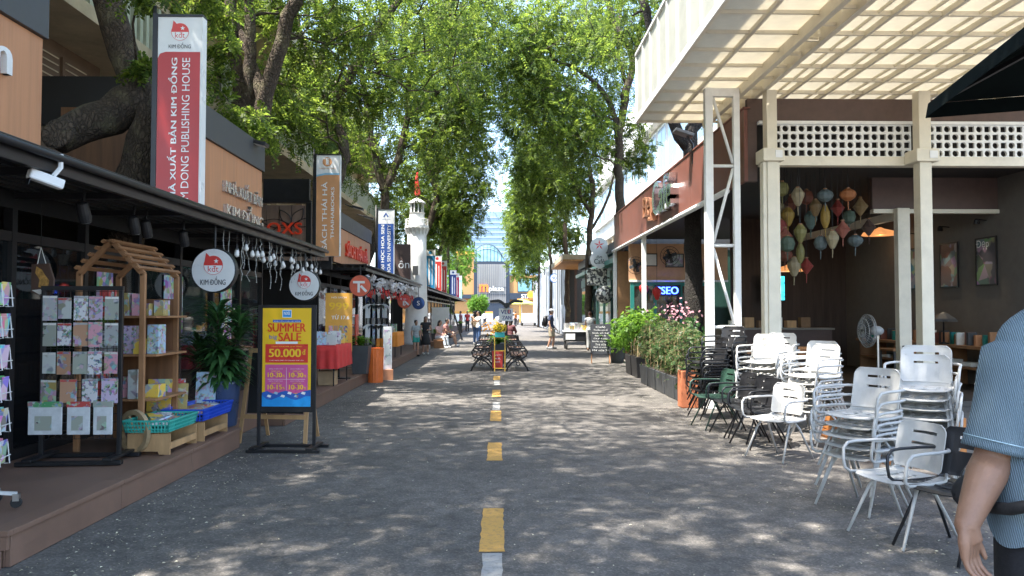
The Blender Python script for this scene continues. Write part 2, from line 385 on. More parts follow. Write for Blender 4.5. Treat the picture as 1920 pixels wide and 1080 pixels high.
for k in range(8):                                      # grooves between the deck boards
    pass

# ================================================================== LEFT: KIOSKS
def shelf_books(parent, x0, x1, y, z0, z1, rows, rgs, axis='y', depth=.16):
    """rows of upright books standing in a shop shelf (too small to pick apart): one mesh"""
    mb = MB(); rr = random.Random(rgs)
    for k in range(rows):
        z = z0 + (z1-z0)*k/rows; p = x0
        while p < x1 - .03:
            t = rr.uniform(.018,.05); h = (z1-z0)/rows*rr.uniform(.55,.85)
            if rr.random() > .1:
                if axis == 'y': mb.box(y, y+depth, p, p+t*.94, z, z+h)
                else: mb.box(p, p+t*.94, y, y+depth, z, z+h)
            p += t
    return stuff(mb.build('books', SPINES, parent))
def spines():
    m = bpy.data.materials.new('book spines'); m.use_nodes = True; t = m.node_tree; b = t.nodes['Principled BSDF']; L = t.links.new
    ge = nd(t, 'ShaderNodeNewGeometry'); r = nd(t, 'ShaderNodeValToRGB'); L(ge.outputs['Random Per Island'], r.inputs[0])
    cs = [(.6,.55,.45),(.35,.05,.04),(.75,.72,.66),(.05,.12,.3),(.7,.42,.08),(.7,.68,.62),(.08,.25,.2),(.45,.1,.2),(.8,.78,.72),(.1,.1,.12)]
    r.color_ramp.interpolation = 'CONSTANT'
    while len(r.color_ramp.elements) < len(cs): r.color_ramp.elements.new(.5)
    for i, c in enumerate(cs): r.color_ramp.elements[i].position = i/len(cs); r.color_ramp.elements[i].color = (*c, 1)
    tc = nd(t, 'ShaderNodeTexCoord'); no = nd(t, 'ShaderNodeTexNoise', Scale=40); L(tc.outputs['Object'], no.inputs[0])
    mx = nd(t, 'ShaderNodeMix', data_type='RGBA', blend_type='MULTIPLY'); mx.inputs[0].default_value = .5; L(r.outputs[0], mx.inputs[6]); L(no.outputs[1], mx.inputs[7])
    L(mx.outputs[2], b.inputs['Base Color']); b.inputs['Roughness'].default_value = .5; return m
SPINES = spines()

def kiosk(y0, y1, label, awx=-3.3, awz=2.79, wallx=-4.5, bay=1.25, slats=8):
    k = thing('book_kiosk', label, 'kiosk', (0, y0, DZ), group='bookshop kiosks along the left of the street'); L_ = y1 - y0
    z = lambda q: q - DZ
    MB().box(-8.6, wallx-2.6, 0, L_, 0, z(2.62)).build('back_wall', BLACK, k)
    MB().box(wallx-2.598, wallx-.06, L_-.08, L_, 0, z(2.62)).build('end_wall', BLACK, k)
    MB().box(wallx-2.598, wallx-.06, 0, .08, 0, z(2.62)).build('end_wall', BLACK, k)
    MB().box(-8.6, wallx-.002, -.02, L_+.02, z(2.62), z(2.78)).build('roof_slab', BLACK, k)
    n = max(2, round(L_/bay)); fr = MB()
    fr.box(wallx-.05, wallx+.03, 0, L_, 0, .10).box(wallx-.05, wallx+.03, 0, L_, z(2.25), z(2.34)).box(wallx-.05, wallx+.03, 0, L_, z(2.55), z(2.618))
    for i in range(n+1): fr.box(wallx-.05, wallx+.035, max(0, L_*i/n-.035), min(L_, L_*i/n+.035), .1, z(2.55))
    fr.build('shop_front_frame', BLACKM, k)
    pane = None
    for i in range(n):
        if pane is None:
            pane = MB().box(wallx-.02, wallx-.008, .036, L_/n-.036, .1, z(2.25)).build('window_pane', GLASSD, k)
        else:
            p2_ = pane.copy(); COL.objects.link(p2_); p2_.location.y = L_*i/n
    sh = MB()
    for q in range(6): sh.box(wallx-2.59, wallx-2.3, .1, L_-.1, .3+q*.37, .33+q*.37)
    s_ = sh.build('book_shelf', OAK, k); shelf_books(s_, .15, L_-.15, wallx-2.5, .332, .332+.37*6, 6, int(y0*7))
    # awning: rafters, slats, roof sheet, front beam
    rf = MB().box(wallx+.0, awx+.03, -.05, L_+.05, z(awz-.028), z(awz)).build('awning_roof', BLACKM, k, bevel=.006)
    MB().box(awx-.05, awx, -.03, L_+.03, z(awz-.16), z(awz-.03)).build('awning_edge_beam', BLACKM, k, bevel=.004)
    MB().tube([(awx+.045, -.04, z(awz-.05)), (awx+.045, L_+.04, z(awz-.05))], .03, 8).build('gutter', BLACKM, k, smooth=True)
    sl_ = None
    for i in range(slats):
        x = wallx + .12 + (awx-.14-wallx-.12)*i/(slats-1)
        if sl_ is None: sl_ = MB().box(-.022, .022, 0, L_, z(awz-.085), z(awz-.032)).build('slat', SLATM, k, loc=(x,0,0))
        else: c = sl_.copy(); COL.objects.link(c); c.location.x = x
    for i in range(n+1):
        MB().box(wallx+.032, awx-.052, min(max(0,L_*i/n-.025),L_-.05), min(max(.05,L_*i/n+.025),L_), z(awz-.145), z(awz-.088)).build('rafter', BLACKM, k)
    return k
SLATM = mat('greyed black slat', (.035,.035,.036), .5, dirt=.2)

def parapet(k, y0, y1, ztop_wood, ztop, x=-3.9, n=4, zb=2.792, d=.12):
    oy, oz = k.location.y, k.location.z
    MB().box(x-d, x-.012, y0-oy, y1-oy, zb-oz, ztop_wood-oz).build('parapet_wall', BLACK, k)
    for i in range(n):
        a, b = y0 + (y1-y0)*i/n, y0 + (y1-y0)*(i+1)/n
        MB().box(x-.011, x+.012, a-oy+.004, b-oy-.004, zb-oz, ztop_wood-.003-oz).build('wood_panel', WOODP, k, bevel=.002)
    MB().box(x-d-.03, x+.05, y0-oy-.02, y1-oy+.02, ztop_wood-oz, ztop-oz).build('parapet_band', DGREY, k, bevel=.005)

k1 = kiosk(-1.5, 14.2, 'long black book kiosk with wood parapet over the sticker rack and toy shelf')
parapet(k1, 2.0, 6.37, 3.93, 4.62, n=6); parapet(k1, 8.75, 12.27, 3.9, 4.33, n=3)
oy, oz = k1.location.y, k1.location.z
SILV = mat('silver letters', (.62,.6,.57), .25, metal=.75, var=.05)
text('m', WHITEP, k1, (-3.885, 5.72-oy, 3.56-oz), w=.36, h=.2, depth=.05, bold=.02, **LW)
text('NHÀ XUẤT BẢN', SILV, k1, (-3.886, 11.32-oy, 3.42-oz), w=1.62, h=.25, depth=.055, bold=.012, **LW)
text('KIM ĐỒNG', SILV, k1, (-3.886, 11.36-oy, 3.09-oz), w=1.62, h=.28, depth=.06, bold=.016, **LW)
# recess behind the near tree
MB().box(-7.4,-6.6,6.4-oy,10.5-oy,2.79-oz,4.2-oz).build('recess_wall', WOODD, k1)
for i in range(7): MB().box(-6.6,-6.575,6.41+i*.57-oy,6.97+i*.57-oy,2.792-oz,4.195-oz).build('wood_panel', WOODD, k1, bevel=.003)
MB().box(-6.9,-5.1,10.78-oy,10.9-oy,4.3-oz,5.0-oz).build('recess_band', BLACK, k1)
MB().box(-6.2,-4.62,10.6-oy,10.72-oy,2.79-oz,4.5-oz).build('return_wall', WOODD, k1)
# end wall that looks down the street, with red neon letters and a drawn plant
k2 = kiosk(18.6, 31.6, 'black book kiosk with red wall lettering beside the white lighthouse', slats=6)
parapet(k2, 17.7, 22.6, 3.66, 4.05, n=6)
oy2, oz2 = k2.location.y, k2.location.z
text('SÁCH THÁI HÀ', mat('red sign letters', (.75,.07,.03), .35, var=.04), k2, (-3.886, 20.4-oy2, 3.22-oz2), w=3.0, h=.42, depth=.06, bold=.01, **LW)
for i in range(7): MB().box(-6.0+i*.29,-5.725+i*.29,17.5-oy2,17.53-oy2,2.8-oz2,4.1-oz2).build('wall_board', mat('greyed boards', (.28,.19,.14), .6, var=.15, stretch=(1,1,.1), obj_rand=.1), k2, bevel=.003)
MB().box(-6.0,-3.92,17.531-oy2,17.68-oy2,2.6-oz2,4.1-oz2).build('wall_core', BLACK, k2)
NEONR = mat('red neon', (.55,.045,.015), .4, emit=.04)
text('OXS', NEONR, k2, (-5.0, 17.49-oy2, 3.55-oz2), w=.82, h=.28, depth=.04, bold=.02, **CF)
text('d', NEONR, k2, (-4.98, 17.49-oy2, 3.2-oz2), w=.13, h=.24, depth=.04, bold=.03, **CF)
mb = MB()
for a, l, bw in ((15,.75,.1),(62,.6,.11),(118,.55,.1),(170,.7,.1),(205,.5,.08)):
    pts = []
    for i in range(9):
        t = i/8; r_ = l*t; of = bw*math.sin(math.pi*t)
        pts.append((-4.85 + r_*math.cos(R(a)) - of*math.sin(R(a)), 17.47-oy2, 3.62-oz2 + r_*math.sin(R(a))*.75 + of*math.cos(R(a))))
    bk = []
    for i in range(9):
        t = i/8; r_ = l*t; of = -bw*math.sin(math.pi*t)
        bk.append((-4.85 + r_*math.cos(R(a)) - of*math.sin(R(a)), 17.47-oy2, 3.62-oz2 + r_*math.sin(R(a))*.75 + of*math.cos(R(a))))
    mb.tube(pts, .011, 5); mb.tube(bk, .011, 5)
mb.tube([(-4.85,17.47-oy2,3.62-oz2),(-4.8,17.47-oy2,2.85-oz2)], .014, 5).build('plant_outline', BLACK, k2)
# hanging box sign on the kiosk end
t_ = thing('box_sign', 'plain black box sign on a post between two book kiosks', 'sign', (-4.0, 16.7, 2.79))
MB().box(-1.25,-.22,-.06,.06,1.3,1.78).build('sign_box', BLACKM, t_, bevel=.01); MB().box(-.3,-.18,-.05,.05,0,1.3).build('post', BLACKM, t_, bevel=.004)
MB().box(-1.25,-.2,-.075,.075,1.24,1.3).build('bottom_rail', BLACKM, t_)
# dark panel with white letters further on
t_ = thing('panel_sign', 'dark brown panel sign with white letters beside the lighthouse', 'sign', (-3.55, 27.4, 2.79))
MB().box(-.35,.32,-.05,.05,0,1.3).build('board', BROWNW, t_, bevel=.006); text('ôn', WPRINT, t_, (.08,-.051,.55), w=.4, h=.28, **CF)
k3 = kiosk(34.8, 75, 'row of low black kiosks beyond the white lighthouse', bay=2.5, slats=4)

# shop front trim on the black kiosk: posters on glass
for i, (y, z, w_, h_, c) in enumerate(((6.2,1.75,.5,.35,0),(8.6,1.85,.35,.5,0),(10.4,1.7,.6,.8,1),(12.4,1.6,.5,.9,0))):
    MB().box(-4.497,-4.494,y-w_/2-oy,y+w_/2-oy,z-h_/2-oz,z+h_/2-oz).build('window_poster', COVER, k1)

# ================================================================== BANNERS AND ROUND SIGNS
BGRP = 'tall banner signs over the left kiosks'
def banner(yy, xr, label, parts, w=.52, zb=2.79, zt=4.95):
    b = thing('banner_sign', label, 'sign', (xr - w/2, yy, zb), group=BGRP); h = zt - zb
    MB().box(-w/2+.012, w/2-.012, -.05, .05, 0, h).build('sign_box', WHITEL, b)
    MB().box(-w/2-.045, -w/2+.011, -.06, .06, 0, h+.04).box(-w/2+.0112, w/2, -.06, .06, h+.0005, h+.03).build('frame', BLACKM, b)
    MB().box(w/2-.0115, w/2, -.058, .058, .003, h).build('edge_strip', WHITEL, b)
    MB().tube([(-w/2-.06, .02, 0), (-w/2-.06, .02, h+.15)], .022, 8).build('pole', BLACKM, b, smooth=True)
    parts(b, w, h); return b
def kd_logo(p, org, s, **k):
    """red round flag-and-bird badge with script letters under a white star"""
    blob(p, 'logo_disc', RED, org, circ(s, 28, 0, 0), .0032, **k); blob(p, 'logo_half', WPRINT, org, circ(s*.94, 20, 0, -.02*s, 180, 360), .0042, **k)
    blob(p, 'logo_flag', RED, org, [(-s*.95,.1*s),(-.75*s,1.3*s),(-.3*s,.85*s),(-.2*s,.6*s)], .0036, **k)
    blob(p, 'logo_star', WPRINT, org, star(.28*s, .3*s, .42*s), .0048, **k)
    text('kđt', RED, p, Vector(org) + Vector(k.get('right', (1,0,0)))*0 + Vector(k.get('up', (0,0,1)))*(-.38*s), w=1.1*s, h=.62*s, depth=.0052 if False else .0039+.001, **{'right': k.get('right',(1,0,0)), 'up': k.get('up',(0,0,1))})
def kim(b, w, h):
    RB = mat('red banner print', (.5,.032,.03), .38, var=.05, scale=2)
    blob(b, 'red_field', RB, (0,-.05,0), [(-w/2+.014,.002),(w/2-.03,.002),(w/2-.03,h-.4),(-w/2+.1,h-.4),(-w/2+.04,h-.42),(-w/2+.014,h-.47)], .002)
    kd_logo(b, (0,-.05,h-.17), .1); text('KIM ĐỒNG', BPRINT, b, (0,-.053,h-.325), w=.25, h=.07, bold=.004, **CF)
    text('NHÀ XUẤT BẢN KIM ĐỒNG', WPRINT, b, (-.075,-.053,h*.385), w=1.72, h=.1, bold=.022, **VERT)
    text('KIM DONG PUBLISHING HOUSE', WPRINT, b, (.075,-.053,h*.385), w=1.72, h=.088, bold=-.004, **VERT)
banner(8.5, -3.36, 'tall red and white publishing house banner above the black kiosk roof', kim)
def thai(b, w, h):
    TB = mat('tan banner print', (.62,.3,.13), .4, var=.04)
    blob(b, 'tan_field', TB, (0,-.05,0), [(-w/2+.014,.002),(w/2-.014,.002),(w/2-.014,h-.42),(-w/2+.2,h-.42),(-w/2+.014,h-.46)], .002)
    blob(b, 'blue_wave', mat('pale blue print', (.25,.5,.66), .4), (0,-.05,0), [(-w/2+.014,h-.46),(-w/2+.2,h-.42),(w/2-.014,h-.42),(w/2-.014,h-.38),(-w/2+.2,h-.38),(-w/2+.014,h-.42)], .0026)
    blob(b, 'logo_disc', TB, (-.02,-.05,h-.14), circ(.1), .003); text('T', WPRINT, b, (-.03,-.053,h-.13), w=.12, h=.13, bold=.03, **CF); text('R', WPRINT, b, (.005,-.0545,h-.15), w=.05, h=.11, bold=.03, **CF)
    text('THAIHABOOKS', TB, b, (-.02,-.053,h-.28), w=.36, h=.03, **CF)
    text('SÁCH THÁI HÀ', WPRINT, b, (-.08,-.053,h*.4), w=1.45, h=.13, bold=.01, **VERT); text('THAIHABOOKS', WPRINT, b, (.1,-.053,h*.43), w=1.1, h=.07, bold=.01, **VERT)
banner(16, -3.39, 'tall tan banner with blue top and white letters behind the round white signs', thai)
def hoa(b, w, h):
    NB = mat('blue banner print', (.03,.085,.3), .4, var=.04)
    blob(b, 'blue_field', NB, (0,-.05,0), rect(w-.03, h-.44, 0, (h-.44)/2), .002)
    blob(b, 'logo', NB, (0,-.05,h-.17), [(-.09,-.06),(0,.09),(.09,-.06),(.04,-.06),(0,.02),(-.04,-.06)], .003); text('HOA SEN', NB, b, (0,-.053,h-.3), w=.26, h=.03, **CF)
    text('ĐẠI HỌC HOA SEN', WPRINT, b, (-.085,-.053,h*.38), w=1.55, h=.13, bold=.03, **VERT); text('HOA SEN UNIVERSITY', WPRINT, b, (.1,-.053,h*.38), w=1.55, h=.1, bold=.008, **VERT)
banner(23.4, -3.27, 'tall dark blue university banner with white top near the lighthouse', hoa, zt=4.8)
def plain(c, tw=True):
    def f(b, w, h):
        blob(b, 'colour_field', c, (0,-.05,0), rect(w-.03, h-.35, 0, (h-.35)/2), .002)
        blob(b, 'logo', c, (0,-.05,h-.17), circ(.09), .003)
        MB().box(-.1,-.02,-.054,-.053,.25,h-.5).box(.08,.12,-.054,-.053,.25,h-.6).build('lettering_strip', WPRINT, b)
    return f
for yy, c, lb in ((40,(.03,.25,.5),'tall bright blue banner right behind the lighthouse'),(44.5,(.6,.05,.04),'first tall red banner beyond the lighthouse'),(49,(.55,.06,.05),'second tall red banner beyond the lighthouse'),
                  (60,(.02,.05,.2),'tall navy banner beyond the two red banners'),(64.5,(.55,.03,.08),'narrow crimson banner beyond the navy banner'),(69,(.3,.55,.8),'tall pale blue banner farthest down the row')):
    banner(yy, -3.4, lb, plain(mat('banner colour %d' % yy, c, .4, var=.05)))

def round_sign(yy, x, z, label, face, r=.27, rim=BLACKM, body=WHITEL):
    s = thing('round_sign', label, 'sign', (x, yy, z), group='round hanging signs of the kiosks')
    Mx = Matrix.Rotation(R(90), 3, 'X')
    MB().lathe([(r-.015,-.05),(r,-.04),(r,.04),(r-.015,.05)], n=40, M=Mx).build('light_box', rim, s, smooth=False)
    blob(s, 'face', body, (0,-.05,0), circ(r-.014, 40), .0015)
    MB().tube([(0,0,r-.01),(0,0,2.72-z)], .014, 8).tube([(-.1,0,2.68-z),(.1,0,2.68-z)], .012, 8).build('hanger', BLACKM, s)
    face(s, r); return s
def kdface(s, r):
    kd_logo(s, (0,-.052,.06), .115); text('KIM ĐỒNG', BPRINT, s, (0,-.0545,-.125), w=.3, h=.1, bold=.008, **CF)
round_sign(9.05, -3.42, 2.1, 'round white sign with red badge nearest the sticker rack', kdface)
round_sign(13.0, -3.36, 2.06, 'round white sign with red badge above the summer sale board', kdface)
TR = mat('brick red print', (.75,.16,.09), .4)
def trface(s, r):
    MB().box(-.17,.12,-.057,-.054,.06,.12).box(-.06,.0,-.0565,-.054,-.16,.059).build('letter', WPRINT, s)
    MB().bar((.02,-.056,.0),(.16,-.056,-.14), .003, .06, up=(1,0,1)).build('letter_leg', WPRINT, s)
round_sign(18.4, -3.4, 2.24, 'round orange red sign hanging before the tan poster', trface, body=TR)
round_sign(28, -3.52, 2.0, 'small round brick red sign hanging before the lighthouse', trface, body=TR)
round_sign(32.2, -3.45, 1.98, 'round navy sign hanging under the second awning end', lambda s, r: text('S', WPRINT, s, (0,-.054,0), h=.2, bold=.02, **CF), body=mat('navy print', (.02,.06,.2), .4))

# ================================================================== LIGHTHOUSE
lx, ly = -3.62, 33.0
lh = thing('lighthouse', 'white model lighthouse tower with gallery and lantern room', 'lighthouse', (lx, ly, 0))
MB().lathe([(.62,0),(.6,.3),(.5,1.2),(.455,2.5),(.43,4),(.415,5.15)], n=36).build('shaft', mat('lighthouse white', (.78,.78,.76), .6, var=.05, scale=3, bump=.1, dirt=.15), lh, smooth=True)
MB().lathe([(.415,5.14),(.44,5.2),(.53,5.3),(.53,5.4),(.3,5.42)], n=36).build('gallery', WHITEP, lh)
for i in range(16):
    a = 2*math.pi*i/16; MB().bar((.42*math.cos(a),.42*math.sin(a),5.02),(.52*math.cos(a),.52*math.sin(a),5.3), .05, .06).build('corbel', WHITEP, lh)
mb = MB(); mb.tube([(.5*math.cos(2*math.pi*i/28),.5*math.sin(2*math.pi*i/28),5.68) for i in range(28)], .014, 6, closed=True); mb.tube([(.5*math.cos(2*math.pi*i/28),.5*math.sin(2*math.pi*i/28),5.54) for i in range(28)], .009, 6, closed=True)
for i in range(20): a = 2*math.pi*i/20; mb.tube([(.5*math.cos(a),.5*math.sin(a),5.39),(.5*math.cos(a),.5*math.sin(a),5.68)], .01, 5)
mb.build('railing', WHITEP, lh)
MB().lathe([(.34,5.41),(.33,5.95),(.36,5.98)], n=24).build('watch_room', WHITEP, lh, smooth=False)
MB().lathe([(.25,5.98),(.25,6.38)], n=10).build('lantern_glass', glass('lantern glass', (.1,.12,.12), .4), lh)
mb = MB()
for i in range(10): a = 2*math.pi*i/10; mb.box(.29*math.cos(a)-.02,.29*math.cos(a)+.02,.29*math.sin(a)-.02,.29*math.sin(a)+.02,5.98,6.4)
mb.build('lantern_frame', WHITEP, lh)
MB().lathe([(.38,6.4),(.38,6.44),(.2,6.56),(.04,6.66)], n=24).build('lantern_roof', WHITEP, lh)
MB().box(-.12,.12,-.57,-.5,3.2,3.6).build('window', DGREY, lh)
fl = thing('flag', 'furled red flag with yellow star on the lighthouse top', 'flag', (lx, ly, 6.62))
MB().tube([(0,0,0),(0,0,1.4)], .015, 6).build('flag_pole', CHROME, fl)
mb = MB(); n = 12
for i in range(n+1):
    z = .15 + 1.2*i/n; w_ = .13*(1 - i/n)**.8 + .012
    mb.v += [(w_*math.cos(a)+.02*math.sin(z*6), w_*.7*math.sin(a), z) for a in [2*math.pi*j/9 + .5*(j%2) for j in range(9)]]
mb.f += [(i*9+j, i*9+(j+1)%9, (i+1)*9+(j+1)%9, (i+1)*9+j) for i in range(n) for j in range(9)]
mb.build('flag_cloth', RED, fl, smooth=True); MB().prism(star(.06, .0, .62), -.12, -.08).build('star', YPRINT, fl)

# ================================================================== RIGHT: WHITE CANOPY
POLY = mat('cream polycarbonate', (.72,.68,.58), .45, var=.1, scale=1.6, trans=.46, dirt=.3)
POLYF = mat('grey polycarbonate', (.62,.62,.56), .45, var=.06, scale=2, trans=.45, dirt=.15)
cz, ct = 5.36, 6.76
cn = thing('canopy', 'white steel canopy with translucent coffered roof over the cafe chairs', 'canopy', (2.76, 14.72, 0))
ox, oyc = 2.76, 14.72
ys = [14.72 - .68*i for i in range(13)]; xl = [2.76, 3.42, 4.08]; xr = [4.42, 5.0, 5.65, 6.3, 6.95, 7.6, 8.25, 8.9, 9.55, 10.2]
def cb(x0,x1,y0,y1,z0,z1,name,m=CREAM): return MB().box(x0-ox,x1-ox,y0-oyc,y1-oyc,z0,z1).build(name, m, cn)
yn, yf = ys[-1], ys[0]
for x in xl[:2] : cb(x-.025,x+.025,yn,yf,cz,cz+.062,'rafter')
cb(4.06,4.14,yn,yf,cz-.1,cz+.18,'main_beam'); cb(4.36,4.44,yn,yf,cz-.1,cz+.18,'main_beam')
for i in range(15): MB().bar((4.141-ox, ys[0]-.3-i*.55-oyc, cz-.04), (4.359-ox, ys[0]-.3-i*.55-oyc, cz-.04), .04).build('beam_spacer', CREAM, cn)
for x in xr[1:]: cb(x-.025,x+.025,yn,13.55,cz-.012,cz+.062,'rafter')
for i, y in enumerate(ys):
    for a, b in zip(xl[:-1], xl[1:]): cb(a+.026,(b-.026 if b < 4 else 4.059),y-.02,y+.02,cz+.012,cz+.06,'crossbar')
    if y < 13.5:
        for a, b in zip(xr[:-1], xr[1:]): cb(a+(.021 if a < 4.5 else .026),b-.026,y-.02,y+.02,cz+.0,cz+.06,'crossbar')
pm = {}
def panel(x0, x1, y0, y1, z):
    k = (round(x1-x0,3), round(y1-y0,3))
    if k not in pm: pm[k] = MB().box(.004,k[0]-.004,.004,k[1]-.004,0,.012).mesh('roof_panel', POLY)
    link('roof_panel', pm[k], cn, loc=(x0-ox, y0-oyc, z))
    rk = (k, 1)                                       # thin rib in the middle of a sheet
for i in range(12):
    for a, b in zip(xl[:-1], xl[1:]): panel(a, b, ys[i+1], ys[i], cz+.065)
    if ys[i] < 13.6:
        for a, b in zip(xr[:-1], xr[1:]): panel(a, b, ys[i+1], ys[i], cz+.065)
        for a, b in zip(xr[:-1], xr[1:]): cb(b-.2,b-.18,ys[i+1]+.021,ys[i]-.021,cz+.02,cz+.063,'stiffener')
for i in range(12): panel(4.142, 4.358, ys[i+1], ys[i], cz+.12)
for i in range(12):
    MB().box(.0,.012,ys[i+1]+.022-oyc,ys[i]-.022-oyc,cz+.06,ct-.05).build('fascia_panel', POLYF, cn)
for y in ys: cb(ox-.03,ox+.03,y-.02,y+.02,cz+.141,ct-.05,'mullion',WHITEP)
cb(ox-.04,ox+.04,yn,yf+.02,ct-.05,ct,'fascia_rail',WHITEP); cb(ox-.045,ox-.0302,yn,yf+.02,cz-.01,cz+.1,'fascia_rail',WHITEP)
cb(ox+.05,4.4,yf-.012,yf,cz+.161,ct-.05,'end_panel',POLYF); cb(ox+.041,4.44,yf+.0005,yf+.03,ct-.05,ct,'end_rail',WHITEP)
# bright ledge above the cafe wall
cb(4.45,10.2,13.551,13.6,cz-.1,cz+.16,'wall_beam'); 
# lattice column
tc_ = thing('truss_column', 'white steel truss column with zigzag bracing holding up the canopy', 'column', (3.52, 12.4, 0))
MB().box(-.065,.065,-.065,.065,0,cz).build('post', WHITEP, tc_, bevel=.006); MB().box(.415,.52,-.05,.05,0,cz).build('post', WHITEP, tc_, bevel=.006)
MB().box(.066,.414,-.045,.045,cz-.14,cz-.002).build('header', WHITEP, tc_)
for z in (4.05,2.71,1.35): MB().tube([(.05,0,z),(.43,0,z)], .028, 8).build('rung', WHITEP, tc_, smooth=True)
for a, b in (((.07,5.25),(.41,4.1)),((.41,4.0),(.07,2.76)),((.07,2.66),(.41,1.4)),((.41,1.3),(.07,.1))):
    MB().tube([(a[0],0,a[1]),(b[0],0,b[1])], .027, 8).build('brace', WHITEP, tc_, smooth=True)
for x in (0,.467): MB().box(x-.11,x+.11,-.11,.11,.003,.02).build('base_plate', WHITEP, tc_)

# ================================================================== RIGHT: CAFE
cafe = thing('cafe_building', 'open fronted cafe with maroon fascia, white breeze blocks and cream columns', 'cafe', (4.2, 12.55, 0))
def cf(name, m, x0,x1,y0,y1,z0,z1, bevel=0): return MB().box(x0-4.2,x1-4.2,y0-12.55,y1-12.55,z0,z1).build(name, m, cafe, bevel=bevel)
for i, (a, b) in enumerate(((12.62,16.2),(16.2,19.8),(19.8,23.4),(23.4,27.05))):
    cf('fascia_panel', MAROON, 4.2,4.26,a+.003,b-.003,3.83,5.08)
cf('fascia_cap', MAROON, 4.18,4.3,12.6,27.06,5.081,5.11)
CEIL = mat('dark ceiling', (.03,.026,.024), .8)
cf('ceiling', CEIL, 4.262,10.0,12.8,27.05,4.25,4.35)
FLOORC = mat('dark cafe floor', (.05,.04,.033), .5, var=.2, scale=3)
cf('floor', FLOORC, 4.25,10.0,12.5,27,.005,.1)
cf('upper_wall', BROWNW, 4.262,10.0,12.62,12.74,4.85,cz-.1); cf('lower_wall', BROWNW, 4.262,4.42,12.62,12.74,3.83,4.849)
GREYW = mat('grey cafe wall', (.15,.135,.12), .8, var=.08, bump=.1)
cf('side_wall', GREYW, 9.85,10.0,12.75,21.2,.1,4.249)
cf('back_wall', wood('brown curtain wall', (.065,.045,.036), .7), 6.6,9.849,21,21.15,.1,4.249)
TANW = mat('tan plaster', (.58,.33,.18), .7, var=.08)
cf('terrace_wall', TANW, 4.262,7.5,24.3,24.4,2.62,3.828); cf('wall_rail', WHITEP, 4.262,7.5,24.25,24.299,2.58,2.64)
cf('bulkhead', BROWNW, 7.35,9.848,14.5,14.6,3.62,4.249); cf('bulkhead_trim', CREAM, 7.35,9.848,14.46,14.6,3.54,3.619)
cf('inner_column', CREAM, 7.74,7.98,14.3,14.459,.1,3.62,bevel=.008)
MB().bar((7.86-4.2,14.6-12.55,3.5),(8.6-4.2,20.98-12.55,3.7), .12, .16).build('inner_beam', CREAM, cafe)
TEAL = mat('teal joinery', (.02,.2,.17), .4, var=.1)
for x0, x1 in ((4.30,4.42),(5.05,5.15),(5.9,6.0),(6.75,6.85)): cf('door_frame', TEAL, x0,x1,24.27,24.35,.1,2.57)
for x0, x1 in ((4.42,5.05),(5.15,5.9),(6.0,6.75)): cf('door_glass', glass('terrace glass', (.03,.05,.05), .55), x0,x1,24.3,24.31,.1,2.57)
cf('door_head', TEAL, 4.42,6.75,24.275,24.345,2.45,2.569)
cf('far_room_wall', mat('warm back wall', (.3,.16,.07), .7), 4.3,7.5,26.9,27,.1,3.8)
# columns with ribs and corner boxes
for i, (x, w_) in enumerate(((4.49,.17),(7.03,.2))):
    cf('column', CREAM, x-w_/2,x+w_/2,12.1,12.3,.0,cz-.102, .008)
    cf('column_box', CREAM, x-w_/2-.09,x+w_/2+.09,12.02,12.4,4.07,4.28, .012); cf('box_plate', WHITEP, x+.02,x+w_/2+.05,12.008,12.019,4.12,4.24)
    if i == 0: cf('column_casing', CREAM, x-.15,x-.087,12.12,12.28,.0,4.069,.006); cf('column_casing', CREAM, x+.087,x+.13,12.13,12.27,.0,4.069,.006)
cf('lintel', CREAM, 4.42,10.0,12.42,12.6,4.07,4.225, .006)
cf('lattice_rail', WHITEP, 4.42,10.0,12.5,12.6,4.795,4.848)
# breeze blocks: alternate round and square openings
s_ = .139
def block(kind):
    n = 16; mb = MB(); out = []; inn = []
    for i in range(n):
        a = 2*math.pi*(i+.0)/n; c, d = math.cos(a), math.sin(a); k = 1/max(abs(c),abs(d)); out.append((c*k*s_*.497, d*k*s_*.497))
        r_ = .054; inn.append((c*r_, d*r_) if kind == 'o' else (c*k*.05, d*k*.05))
    vs = [(x,-.022,z) for x,z in out]+[(x,-.022,z) for x,z in inn]+[(x,.022,z) for x,z in inn]+[(x,.022,z) for x,z in out]
    fs = []
    for i in range(n):
        j = (i+1)%n
        for q in range(3): fs.append((q*n+i,q*n+j,(q+1)*n+j,(q+1)*n+i))
        fs.append((3*n+i,3*n+j,j,i))
    return MB().add(vs, fs).mesh('breeze_block', WHITEP)
BK = {'o': block('o'), 's': block('s')}
k_ = 0
for c in range(39):
    x = 4.5 + .139*c + .03
    for r_ in range(4):
        z = 4.235 + .139*(r_+.5)
        if abs(x-7.03) < .06: continue
        link('breeze_block', BK['o' if (c+r_) % 2 == 1 else 's'], cafe, loc=(x-4.2+.07, 0, z))
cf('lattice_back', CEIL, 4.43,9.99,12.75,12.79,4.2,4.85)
# gutter pipe and terrace posts
MB().tube([(-.05,.9,3.8),(-.05,14.45,3.8)], .055, 10).build('gutter_pipe', WHITEP, cafe, smooth=True)
for y in (21.6,27.0): cf('terrace_post', WHITEP, 4.16,4.28,y-.06,y+.06,0,3.829,.005)
# raised letters on the fascia
LETO = mat('copper letters', (.5,.22,.12), .45, metal=.2); LETS = mat('mirror letters', (.75,.76,.78), .12, metal=1)
text('Đẹp', LETO, cafe, (0, 20.2-12.55, 4.42), w=1.5, h=.75, depth=.16, bold=.025, **RW)
text('Café', LETS, cafe, (0, 18.3-12.55, 4.5), w=2.1, h=.85, depth=.2, bold=.03, **RW)
